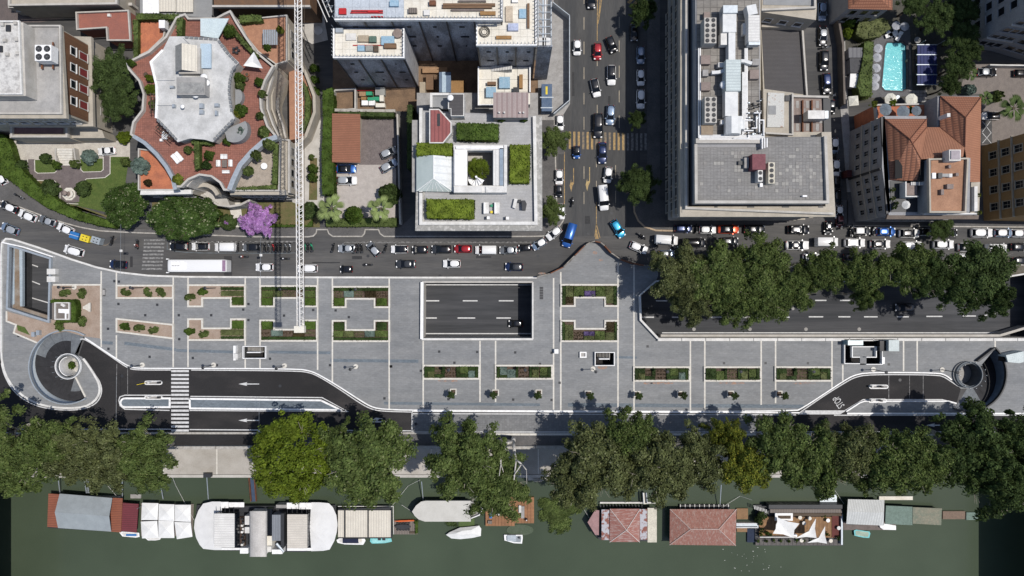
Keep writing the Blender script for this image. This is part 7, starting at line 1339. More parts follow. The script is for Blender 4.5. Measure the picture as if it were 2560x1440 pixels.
t = thing('floating_terrace', 'floating terrace under six white square canopies', 'houseboat', P(417,1300,Z)+(Z,)); hull(t, [(352,1258),(484,1260),(482,1340),(352,1340)], Z-.3, Z+.5, woodgrey)
for i,(pts) in enumerate([[(355,1257),(396,1258),(394,1300),(353,1300)],[(397,1260),(436,1261),(436,1303),(396,1301)],[(437,1262),(477,1262),(477,1305),(437,1303)],[(352,1304),(393,1302),(396,1345),(355,1346)],[(396,1302),(434,1303),(436,1345),(396,1345)],[(436,1305),(477,1306),(481,1342),(442,1348)]]):
    c = cen(pts); z0 = Z+2.8+.12*(i % 3); W = [(*P(x,y,z0),z0) for x,y in pts]; m = MB(); m.add(W+[(*P(c[0],c[1],z0+.6),z0+.6)],[(0,1,4),(1,2,4),(2,3,4),(3,0,4)]); m.build('canopy', canvas, t)
for x in (360,420,474): xx,yy = P(x,1262,Z);MB().cyl(xx,yy,.06,Z+.5,Z+2.9,5).build('pole', steel, t)
# big white houseboat
t = thing('houseboat', 'big symmetrical white houseboat with rounded wings and barrel-roofed centre', 'houseboat', P(660,1318,Z)+(Z,))
hull(t, [(492,1262),(840,1262),(846,1318),(830,1368),(760,1380),(560,1376),(505,1368),(486,1318)], Z-.5, Z+.9, steeld)
def fanroof(cx, cy, pts, z0, z1, mt):
    for a, b in zip(pts, pts[1:]): m = MB(); m.add([(*P(cx,cy,z1),z1),(*P(a[0],a[1],z0),z0),(*P(b[0]*.998+a[0]*.002,b[1],z0),z0)],[(0,1,2)]); m.build('roof_panel', mt, t)
wr = [mat('wing_roof', (.66,.66,.66),(.60,.60,.60), scale=.5, fine=.03)]
fanroof(552,1318,[(556,1254),(530,1254),(508,1259),(496,1276),(487,1300),(485,1320),(490,1344),(499,1362),(508,1372),(535,1375),(556,1375)], Z+2.4, Z+3.2, wr[0]); fanroof(774,1318,[(778,1378),(808,1377),(824,1374),(836,1352),(842,1330),(844,1312),(841,1288),(832,1268),(822,1258),(800,1256),(778,1256)], Z+2.4, Z+3.2, wr[0])
for x0,y0,x1,y1,mt in ((552,1255,571,1270,white),(572,1256,610,1268,white),(717,1257,746,1272,white),(748,1257,778,1273,white),(554,1370,600,1375,white),(718,1370,779,1377,white)): pb('flat_roof', x0,y0,x1,y1, Z+2.5,Z+2.7, mt, t)
pb('upper_cabin', 537,1286,590,1368, Z+2.8,Z+4.8, glassd, t);pb('upper_roof', 535,1284,586,1369, Z+4.8,Z+5.0, whiteribH, t);pb('upper_cabin', 718,1288,768,1370, Z+2.8,Z+4.8, glassd, t);pb('upper_roof', 718,1286,768,1371, Z+4.8,Z+5.0, striped('cream_upper_roof', (.58,.54,.48),(.46,.43,.39),.5,90,.15), t)
for k in range(5): MB().pbox(540+k*11,1272,541+k*11,1284, Z+4.2,Z+4.3).build('pergola_beam', steeld, t);MB().pbox(718+k*12,1274,719+k*12,1287, Z+4.2,Z+4.3).build('pergola_beam', steeld, t)
for k in range(8): MB().pbox(769,1290+k*10,776,1291+k*10, Z+4.2,Z+4.3).build('pergola_beam', steeld, t)
m = MB(); N = 10; x0,x1 = 624,667
for k in range(N):
    a = math.pi*k/N; b = math.pi*(k+1)/N; xa = (x0+x1)/2-math.cos(a)*(x1-x0)/2; xb = (x0+x1)/2-math.cos(b)*(x1-x0)/2; za = Z+4.6+1.1*math.sin(a); zb = Z+4.6+1.1*math.sin(b)
    m.add([(*P(xa,1278,za),za),(*P(xa,1392,za),za),(*P(xb,1392,zb),zb),(*P(xb,1278,zb),zb)],[(0,1,2,3)])
m.build('barrel_roof', mat('barrel_roof', (.50,.48,.46),(.42,.40,.38), scale=.4), t, smooth=True);pb('centre_cabin', 627,1280,664,1388, Z+.9,Z+4.6, whited, t)
for x0,y0,x1,y1,z,mt in ((680,1287,702,1352,4,striped('grey_corrugated', (.22,.24,.27),(.15,.16,.18),.35,0,.3)),(702,1284,710,1368,4.2,steeld),(667,1272,680,1340,3.6,glassd),(612,1318,626,1333,4,whited),(612,1290,624,1312,3.8,whited),(600,1292,612,1368,1.6,mat('brown_deck', (.07,.045,.035), None)),(600,1370,620,1384,3,white),(680,1374,706,1385,3,white),(660,1366,678,1380,3.4,whited),(668,1338,680,1364,3.6,plywood),(604,1265,720,1272,2,steeld),(690,1262,716,1270,3,concrete)): pb('roof_section', x0,y0,x1,y1, Z+.9,Z+z, mt, t)
for k in range(9): pb('deck_chair', 602+3*(k % 2),1296+k*8,607+3*(k % 2),1301+k*8, Z+1.6,Z+2.4, random.choice([white, whited, steeld]), t)
x,y = P(702,1372,Z+4);MB().bar((*P(692,1358,Z+5),Z+5.2),(*P(710,1378,Z+5),Z+5.2),.3,.2,6).build('exhaust_pipe', steel, t)
t = thing('houseboat', 'boat restaurant with cream panelled roof in three sections right of the big white houseboat', 'houseboat', P(910,1310,Z)+(Z,)); hull(t, [(845,1272),(980,1268),(982,1342),(845,1342)], Z-.4, Z+2.6, steeld)
for x0,x1 in ((845,860),(864,919),(922,977)): pb('roof_panel', x0,1276,x1,1343, Z+2.8,Z+3.0, cream, t)
for x in (861.5,920,978.5): pb('roof_beam', x-1.3,1274,x+1.3,1344, Z+2.8,Z+3.15, steeld, t)
pb('roof_beam', 844,1343.5,979,1346, Z+2.8,Z+3.1, steeld, t);MB().pstrip([(845,1266),(983,1266),(984,1336)],1.5, Z+1.5, Z+1.7).build('railing', whited, t)
boat('white boat with navy cover and cushions below the cream-roofed restaurant', [(841,1350),(848,1346),(912,1347),(914,1352),(908,1362),(862,1361),(844,1357)], white, whited, [(857,1347,896,1358,.3,mat('navy_cover', (.015,.02,.05), None),'cover'),(896,1347,903,1355,.3,plywood,'seat')]); boat('turquoise boat below the cream-roofed restaurant', [(926,1346),(978,1346),(980,1354),(962,1358),(930,1359),(925,1354)], mat('turquoise_paint', (.20,.55,.56), None), mat('pale_turquoise', (.30,.62,.62), None),[(945,1346,952,1351,.3,steeld,'seat'),(956,1346,963,1351,.3,steeld,'seat')])
t = thing('floating_platform', 'small grey floating deck with black table and orange kayak', 'floating deck', P(1013,1318,Z)+(Z,));pb('deck', 984,1300,1044,1336, Z-.2,Z+.5, woodgrey, t);pb('step_box', 1024,1329,1038,1334, Z+.5,Z+.7, barkd, t); hedge([(1038,1302),(1044,1302),(1044,1334),(1038,1334)], Z+.5, Z+1, L_hedge, name='planter', parent=t)
tag(MB().pprism([(984,1303),(1000,1301),(1033,1300),(1036,1303),(1000,1305)], Z+.5, Z+.9).build('kayak', mat('orange_kayak', (.62,.12,.03), None)), 'orange kayak on the edge of the small floating deck', 'kayak')
t = thing('dining_table', 'long black oval table with chairs on the small floating deck', 'table', P(1007,1318,Z)+(Z+.5,));MB().pprism(arc(1007,1317,20,0,342,19,6), Z+1.2, Z+1.3).build('tabletop', steeld, t);pb('pedestal', 1000,1315,1014,1319, Z+.5,Z+1.2, steeld, t)
for k in range(5):
    for s in (-1,1): pb('chair', 992+k*7,1317+s*8-2,996+k*7,1317+s*8+2, Z+.5,Z+1.0, steeld, t)
t = thing('barge', 'long pale barge with pointed left end and flat grey-white roof', 'barge', P(1118,1278,Z)+(Z,)); bp = [(1029,1279),(1038,1265),(1052,1254),(1062,1252),(1176,1252),(1200,1262),(1208,1275),(1200,1288),(1180,1296),(1177,1304),(1062,1304),(1046,1299),(1036,1290)]
hull(t, bp, Z-.5, Z+1.4, steeld);pp('roof', [(1030,1279),(1040,1264),(1053,1254),(1064,1252),(1177,1252),(1177,1304),(1062,1304),(1047,1299),(1037,1290)], Z+3.2, Z+3.4, mat('barge_roof', (.52,.51,.48),(.46,.45,.42), scale=.4, fine=.05), t);pp('cabin', [(1040,1279),(1060,1256),(1174,1256),(1174,1300),(1062,1300)], Z+1.4, Z+3.2, greyw, t);pb('stern_deck', 1178,1258,1200,1290, Z+1.4,Z+1.5, concrete, t);MB().pstrip([(1178,1256),(1196,1262),(1207,1274),(1198,1288),(1178,1296)],2, Z+1.5, Z+2.3).build('stern_rail', white, t)
tag(MB().pprism([(1146,1296),(1186,1296),(1186,1316),(1146,1316)], Z-.1, Z+.25).build('raft', mat('green_raft', (.08,.12,.04), None)), 'flat green raft between the barge and the covered boat', 'raft')
m = MB(); bpz = [(1115,1337),(1125,1330),(1150,1319),(1172,1317),(1198,1314),(1203,1322),(1202,1340),(1180,1345),(1150,1348),(1128,1346)]; t = thing('covered_boat', 'motor boat under a tight white tarpaulin below the barge', 'boat', P(1160,1332,Z)+(Z,)); hull(t, bpz, Z-.3, Z+.9, white)
c = (1162,1331); W = [(*P(x,y,Z+.9),Z+.9) for x,y in bpz]; W2 = [(*P((x-c[0])*.45+c[0],(y-c[1])*.35+c[1],Z+1.6),Z+1.6) for x,y in bpz]; n = len(W);MB().add(W+W2,[(i,(i+1)%n,(i+1)%n+n,i+n) for i in range(n)]+[tuple(range(n,2*n))]).build('tarpaulin', canvas, t)
t = thing('floating_deck', 'orange wooden floating terrace partly hidden by an overhanging tree', 'floating deck', P(1275,1278,Z)+(Z,))
for k in range(15): pb('deck_board', 1214+k*8.1,1243 if k > 6 else 1262,1214+k*8.1+7.6,1308 if k > 8 else 1315, Z+.0,Z+.7+.01*(k % 2), wood, t)
for x0,y0,x1,y1,mt,nm,lb,cat in ((1303,1266,1311,1296,concrete,'bench','grey slab seat on the orange deck','bench'),(1224,1280,1230,1296,bluem,'airbed','blue mat on the left of the orange deck','mat'),(1241,1280,1249,1288,white,'cushion','white cushion beside the blue mat','cushion'),(1297,1264,1303,1282,whited,'bench','pale bench beside the grey slab seat','bench'),(1220,1302,1230,1310,woodgrey,'crate','small brown crate at the lower left corner of the orange deck','crate')): tag(pb(nm, x0,y0,x1,y1, Z+.72,Z+1.2, mt), lb, cat)
x,y = P(1318,1297,Z+.8); o = person(x, y, Z+.2, math.pi, 'rider', 'person in dark clothes and white cap sitting on the orange deck', 'w')
boat('small white motor boat with grey cockpit below the orange deck', [(1260,1337),(1306,1337),(1307,1344),(1305,1359),(1285,1358),(1261,1351)], white, mat('grey_cockpit', (.30,.33,.36), None),[(1268,1338,1290,1353,.2,steel,'cockpit'),(1296,1343,1300,1347,.5,steeld,'engine')])
tag(MB().pprism(arc(1300,1325,34,0,342,19,14), Z-.1, Z+.15).build('submerged_boat', mat('drab_green_hull', (.06,.085,.05),(.08,.10,.07), scale=2)), 'drab green half-sunk boat hull below the orange deck', 'boat')
# right-hand boats
rr = mat('rusty_red_roof', (.27,.12,.10),(.36,.26,.24), rough=.85, scale=1.6, stretch=(.5,2.2,1), fine=.18, lo=.46, hi=.66)
t = thing('houseboat', 'houseboat with rusty red roof, pointed pink bow roof and cream end panel', 'houseboat', P(1555,1310,Z)+(Z,)); hull(t, [(1470,1306),(1490,1274),(1640,1270),(1642,1354),(1500,1350),(1488,1338)], Z-.5, Z+1, steeld)
pp('bow_roof', [(1469,1306),(1488,1275),(1498,1276),(1497,1338),(1488,1337)], Z+2.2, Z+2.4, mat('pink_roof_sheet', (.33,.20,.20), None), t);pb('roof_strip', 1504,1274,1523,1350, Z+2.6,Z+2.8, mat('patchy_metal', (.40,.40,.43),(.22,.09,.07), scale=1.3, lo=.47, hi=.55), t);pb('roof_strip', 1600,1273,1618,1349, Z+2.6,Z+2.8, MATS['patchy_metal'], t);pb('end_roof', 1619,1270,1642,1356, Z+2.5,Z+2.7, mat('cream_sheet', (.58,.55,.46), None), t)
a = [(1525,1272),(1600,1272),(1599,1355),(1524,1355)]; c = (1566,1325)
for i in range(4): p, q_ = a[i], a[(i+1) % 4]; m = MB(); m.add([(*P(*p,Z+2.9),Z+2.9),(*P(*c,Z+4.2),Z+4.2),(*P(*q_,Z+2.9),Z+2.9)],[(0,1,2)]); m.build('roof_slope', rr, t)
for p in a: MB().bar((*P(*p,Z+2.9),Z+3.0),(*P(*c,Z+4.2),Z+4.3),.06).build('ridge', whited, t)
pb('cabin', 1505,1278,1636,1346, Z+1,Z+2.55, greyw, t);pb('jetty', 1500,1255,1640,1259, Z+.2,Z+.6, whited, t)
for k in range(14): pb('walk_slat', 1500+k*8,1262,1503+k*8,1271, Z+.7,Z+.8, steeld, t)
t = thing('houseboat', 'large houseboat with rusty red hip roof and pale ridge lines', 'houseboat', P(1757,1318,Z)+(Z,)); hull(t, [(1676,1276),(1838,1276),(1836,1360),(1676,1360)], Z-.5, Z+2.4, steeld)
a = [(1675,1273),(1841,1273),(1839,1364),(1674,1362)]; r0 = (1727,1323); r1 = (1797,1323); zz0, zz1 = Z+2.6, Z+4.4; g = lambda p,z: (*P(*p,z),z)
hr = mat('rusty_hip_roof', (.26,.125,.10),(.33,.24,.21), rough=.85, scale=1.5, stretch=(1.8,.7,1), fine=.25, lo=.48, hi=.72)
for fc in ([g(a[0],zz0),g(r0,zz1),g(r1,zz1),g(a[1],zz0)],[g(a[1],zz0),g(r1,zz1),g(a[2],zz0)],[g(a[2],zz0),g(r1,zz1),g(r0,zz1),g(a[3],zz0)],[g(a[3],zz0),g(r0,zz1),g(a[0],zz0)]): m = MB(); m.add(fc, [tuple(range(len(fc)))]); m.build('roof_slope', hr, t)
for p,q_ in ((a[0],r0),(a[1],r1),(a[2],r1),(a[3],r0)): MB().bar(g(p,zz0+.05),g(q_,zz1+.05),.12).build('ridge', mat('pale_ridge', (.42,.34,.32),(.34,.24,.21), scale=3), t)
MB().bar(g(r0,zz1+.05),g(r1,zz1+.05),.14).build('ridge', MATS['pale_ridge'], t);pb('side_deck', 1700,1262,1825,1271, Z+.4,Z+.6, steeld, t)
for k in range(11): pb('deck_frame', 1700+k*12,1261,1702+k*12,1272, Z+.62,Z+.75, whited, t)
for x0,y0,x1,y1,mt,lb in ((1842,1271,1870,1298,mat('ochre_platform', (.25,.15,.08), None),'ochre platform between the hip-roofed houseboat and the sail restaurant, upper'),(1842,1320,1868,1330,MATS['ochre_platform'],'ochre platform between the hip-roofed houseboat and the sail restaurant, lower')): tag(pb('platform', x0,y0,x1,y1, Z-.2,Z+.5, mt), lb, 'platform')
t = thing('gangway', 'pale railed gangway joining the hip-roofed houseboat and the sail restaurant', 'gangway', P(1868,1314,Z)+(Z,));pb('deck', 1841,1310,1896,1319, Z+.9,Z+1.0, steel, t);pb('rail', 1841,1308,1896,1309.5, Z+1,Z+1.9, white, t);pb('rail', 1841,1318.5,1896,1320, Z+1,Z+1.9, white, t)
t = thing('restaurant_barge', 'restaurant barge with brown deck, plants and a grey fore-deck strip', 'barge', P(1998,1318,Z)+(Z,)); hull(t, [(1888,1262),(2106,1262),(2108,1364),(1888,1364)], Z-.5, Z+.6, steeld)
for k in range(20): pb('deck_board', 1898+k*10,1292,1907.4+k*10,1344, Z+.6,Z+.9+.01*(k % 2), mat('warm_brown_deck', (.27,.155,.075),(.20,.115,.06), scale=1), t)
for k in range(21): pb('lower_board', 1889+k*10.3,1346,1898.6+k*10.3,1363, Z+.5,Z+.7, mat('grey_brown_boards', (.12,.11,.105), None), t)
pb('side_cabin', 1922,1262,2106,1272, Z+.6,Z+2.6, steeld, t);pb('roof_strip', 1925,1273,2106,1282, Z+2.0,Z+2.2, woodgrey, t);pb('roof_strip', 1938,1283,2106,1290, Z+1.8,Z+1.95, barkd, t);pb('white_frame', 1938,1283,1982,1302, Z+1.95,Z+2.3, white, t);pb('frame_opening', 1945,1289,1977,1297, Z+2.3,Z+2.33, barkd, t);pb('maroon_floor', 2080,1290,2102,1343, Z+.9,Z+1.0, mat('maroon_floor', (.12,.035,.03), None), t);pb('rail', 1900,1342,1990,1344, Z+1,Z+1.9, whited, t);pb('rail', 2103,1285,2107,1362, Z+.6,Z+1.6, steel, t);pb('ladder_frame', 2050,1237,2092,1260, Z+.3,Z+.5, steel, t);pb('stern', 1868,1322,1886,1356, Z-.3,Z+.4, mat('navy_hull', (.02,.03,.06), None), t)
for k in range(9): MB().pstrip([(1885+k*3.8,1263+k*1.3),(1887+k*3.8,1273+k*1.3)],1.4, Z+1.8, Z+1.95).build('gangway_slat', whited, t)
for pts,lb in (([(1942,1293),(1996,1307),(1984,1345),(1930,1332),(1940,1312)],'large four-cornered white shade sail on the restaurant barge'),([(2040,1296),(2039,1343),(1988,1346),(2020,1326)],'middle triangular white shade sail on the restaurant barge'),([(2063,1315),(2065,1357),(2018,1357),(2045,1342)],'rightmost small triangular white shade sail on the restaurant barge')):
    zs = Z+3.4; m = MB(); c = cen(pts); n = len(pts); v = [(*P(*p,zs),zs+.5*(i % 2)) for i,p in enumerate(pts)]
    vv = []; 
    for i in range(n):
        a_, b_ = v[i], v[(i+1) % n]; vv.append(a_); cx_, cy_ = P(*c,zs)
        mx_ = ((a_[0]+b_[0])/2*.84+cx_*.16,(a_[1]+b_[1])/2*.84+cy_*.16,(a_[2]+b_[2])/2-.1); vv.append(mx_)
    cv = (*P(*c,zs),zs-.15); k = len(vv); m.add(vv+[cv],[(i,(i+1)%k,k) for i in range(k)]); tag(m.build('shade_sail', canvas), lb, 'shade sail')
for x,y,mt,nm,lb in ((2070,1301,white,'table','white oval table near the right shade sail on the restaurant barge'),(2010,1308,whited,'table','small round white table left of the middle sail'),(1988,1339,white,'table','white round table at the foot of the large sail'),(2097,1320,whited,'table','white table on the maroon floor'),(2077,1352,plywood,'table','cream table at the lower right of the restaurant barge'),(2004,1351,plywood,'table','cream table below the middle sail'),(2000,1294,plywood,'table','pale seat by the white frame on the restaurant barge'),(2024,1296,plywood,'table','pale seat right of the white frame on the restaurant barge')):
    t = thing('table', lb, 'table', P(x,y,Z+.9)+(Z+.92,)); xx,yy = P(x,y,Z+1.6);MB().cyl(xx,yy,.42,Z+1.6,Z+1.68,12).build('tabletop', mt, t);MB().cyl(xx,yy,.06,Z+.92,Z+1.6,6).build('pedestal', steeld, t)
for i,(x,y) in enumerate([(1905,1325),(1916,1331),(1924,1336),(1902,1334),(2068,1336),(2060,1290),(2096,1345)]): bush(x,y,6,1.2,random.choice([L_dark,L_hedge]),['dark potted plant at the left of the barge deck, topmost','dark potted plant beside the left plants, second','dark potted plant beside the left plants, third','dark potted plant at the far left rail','dark potted plant right of the small sail','dark plant by the roof strip','green plant at the lower right of the barge'][i], ground=Z+.9, n=30)
for i in range(9): bush(1896+i*19,1352,5,.8,L_hedge,'small planter plant, '+['first','second','third','fourth','fifth','sixth','seventh','eighth','ninth'][i]+' from left on the lower grey barge boards', group='planter plants on the restaurant barge', ground=Z+.7, n=30)
bush(1898,1302,11,2,L_dark,'dark leafy clump at the upper left corner of the restaurant barge', ground=Z+.9, n=60); bush(1906,1288,12,1.6,L_dark,'dark leafy clump in the planter above the left plants', ground=Z+.9, n=60)
t = thing('houseboat', 'boathouse with white ribbed gable roof right of the sail restaurant', 'houseboat', P(2165,1285,Z)+(Z,)); hull(t, [(2122,1252),(2208,1252),(2210,1312),(2118,1312)], Z-.3, Z+2.2, steeld); gable(t, [(2120,1248),(2211,1250),(2209,1314),(2116,1310)], Z+2.5, Z+3.7, mat('white_rib_a', (.55,.56,.55),(.48,.49,.48), scale=.8) and striped('white_rib_b', (.55,.56,.55),(.44,.45,.44),.55,0,.2));pb('jetty', 2108,1304,2240,1325, Z-.2,Z+.35, mat('brownish_jetty', (.16,.13,.12),(.12,.10,.09)), t)
boat('small white boat upturned on the jetty below the white gable roof', [(2198,1310),(2206,1308),(2240,1314),(2240,1325),(2208,1324),(2200,1318)], white, white, z=.8)
gr = mat('mossy_green_roof', (.16,.22,.19),(.12,.165,.14), scale=1.5, fine=.12); gr2 = mat('lichen_roof', (.22,.205,.155),(.15,.17,.13), scale=1.2, fine=.15)
t = thing('houseboat', 'boathouse with mossy blue-green corrugated roof', 'houseboat', P(2247,1290,Z)+(Z,));pp('roof', [(2215,1264),(2281,1267),(2281,1313),(2213,1310)], Z+2.2, Z+2.4, gr, t); hull(t, [(2217,1268),(2280,1268),(2280,1310),(2216,1308)], Z-.3, Z+2.2, steeld)
t = thing('houseboat', 'boathouse with lichen-spotted brown and green roof', 'houseboat', P(2318,1290,Z)+(Z,));pp('roof', [(2282,1268),(2355,1271),(2353,1313),(2318,1311),(2282,1309)], Z+1.9, Z+2.1, gr2, t); hull(t, [(2283,1270),(2353,1272),(2352,1308),(2283,1306)], Z-.3, Z+1.9, steeld)
for x0,y0,x1,y1,mt,lb in ((2357,1278,2413,1298,mat('brown_raft', (.20,.14,.105),(.15,.11,.085), scale=2),'brown floating raft right of the lichen roof'),(2416,1281,2445,1300,gr,'small green floating raft at the far right of the boats'),(2198,1241,2282,1250,plywood,'pale jetty strip behind the green-roofed boathouses'),(1372,1255,1334,1262,wood,'')): 
    if lb: tag(pb('raft', x0,y0,x1,y1, Z-.2,Z+.5, mt), lb, 'raft')
boat('small turquoise rowing boat below the green-roofed boathouses', [(2135,1326),(2140,1324),(2174,1329),(2176,1334),(2173,1345),(2158,1344),(2136,1339)], MATS['turquoise_paint'], mat('boat_inside', (.34,.42,.34), None), nm='rowing_boat')
# gangways and mooring poles
for x0,y0,x1,y1,w,mt,lb in ((212,1190,219,1233,6,steel,'grey gangway above the blue-grey roof houseboat'),(628,1195,633,1254,12,mat('navy_gangway', (.05,.08,.14), None),'broad navy-blue gangway to the big white houseboat'),(1612,1232,1614,1260,8,plywood,'narrow tan gangway to the rusty red houseboat')):
    t = thing('gangway', lb, 'gangway', P((x0+x1)/2,(y0+y1)/2,Z)+(Z,));MB().pstrip([(x0,y0),(x1,y1)], w, Z+1.0, Z+1.15).build('deck', mt, t)
    for s in (-1,1): MB().pstrip([(x0+s*w*.55,y0),(x1+s*w*.55,y1)],1.2, Z+1.15, Z+1.9).build('rail', rust if w > 10 else steel, t)
for x0,y0,x1,y1,lb in ((1054,1204,1058,1250,'pale mooring pole above the barge'),(146,1200,150,1232,'thin pole above the left houseboat'),(306,1196,306,1244,'thin pole above the maroon roof'),(398,1190,408,1248,'leaning thin pole above the white canopies'),(517,1192,521,1248,'thin mooring pole with a grey box, above the left houseboat wing'),(1803,1212,1800,1262,'curved mooring pole between the two rusty houseboats')):
    tag(MB().bar((*P(x0,y0,ZQ+.5),ZQ+.5),(*P(x1,y1,Z+1),Z+1),.10).build('mooring_pole', steel), lb, 'pole')
tag(pb('winch_box', 508,1184,526,1194, ZQ+.05,ZQ+1.2, steeld), 'dark winch box at the quay edge', 'winch'); tag(pb('raft', 326,1236,352,1246, Z-.1,Z+.3, concrete), 'small grey raft above the maroon roof', 'raft')
me = crown('water_plants', L_plane, 5.2,1.6,520,30,.34,8,91, crad=.14); x,y = P(1400,1272,Z); o = obj('water_plants', me, None, (x,y,Z+.25),(0,0,.4)); o.scale = (1.12,.86,1)
tag(o, 'green mass of floating water plants between the orange deck and the rusty houseboat', 'plants', None, 'stuff')
for a,b,c_ in (((1060,1250),(1030,1279),(1004,1262)),((1180,1252),(1230,1215),(1260,1200)),((485,1300),(440,1215),(430,1190)),((1800,1272),(1850,1240),(1880,1250)),((1476,1300),(1440,1240),(1500,1195)),((978,1268),(1020,1215),(1050,1200)),((300,1250),(270,1215),(265,1190)),((2110,1260),(2080,1215),(2090,1196))):
    m = MB(); pa = (*P(*a,Z+1),Z+1); pm3 = (*P(*b,Z+.3),Z+.3); pc = (*P(*c_,ZQ+.2),ZQ+.2); m.bar(pa,pm3,.035); m.bar(pm3,pc,.035); tag(m.build('mooring_rope', whited), 'thin pale mooring rope above the '+{1060:'barge bow',1180:'barge stern',485:'left wing of the big white houseboat',1800:'hip-roofed houseboat',1476:'pink bow roof',978:'cream-roofed restaurant',300:'blue-grey roof houseboat',2110:'sail restaurant'}[a[0]], 'rope')
hedge([(1112,1306),(1140,1306),(1144,1316),(1120,1315)], Z-.2, Z+.4, L_dark, 'small dark patch of water plants below the barge', name='water_plants', cat='plants', lump=.6, kind='stuff')
# foam flecks on the water
fm = MB()
for k in range(26): x = random.gauss(1870,40); y = random.uniform(1368,1436); a = P(x,y,Z); s = random.uniform(.04,.11); fm.box(a[0]-s,a[1]-s*.5,a[0]+s,a[1]+s*.5,Z,Z+.01)
fm.build('foam_flecks', whited, label='pale foam flecks on the river at lower right', cat='foam', kind='stuff')
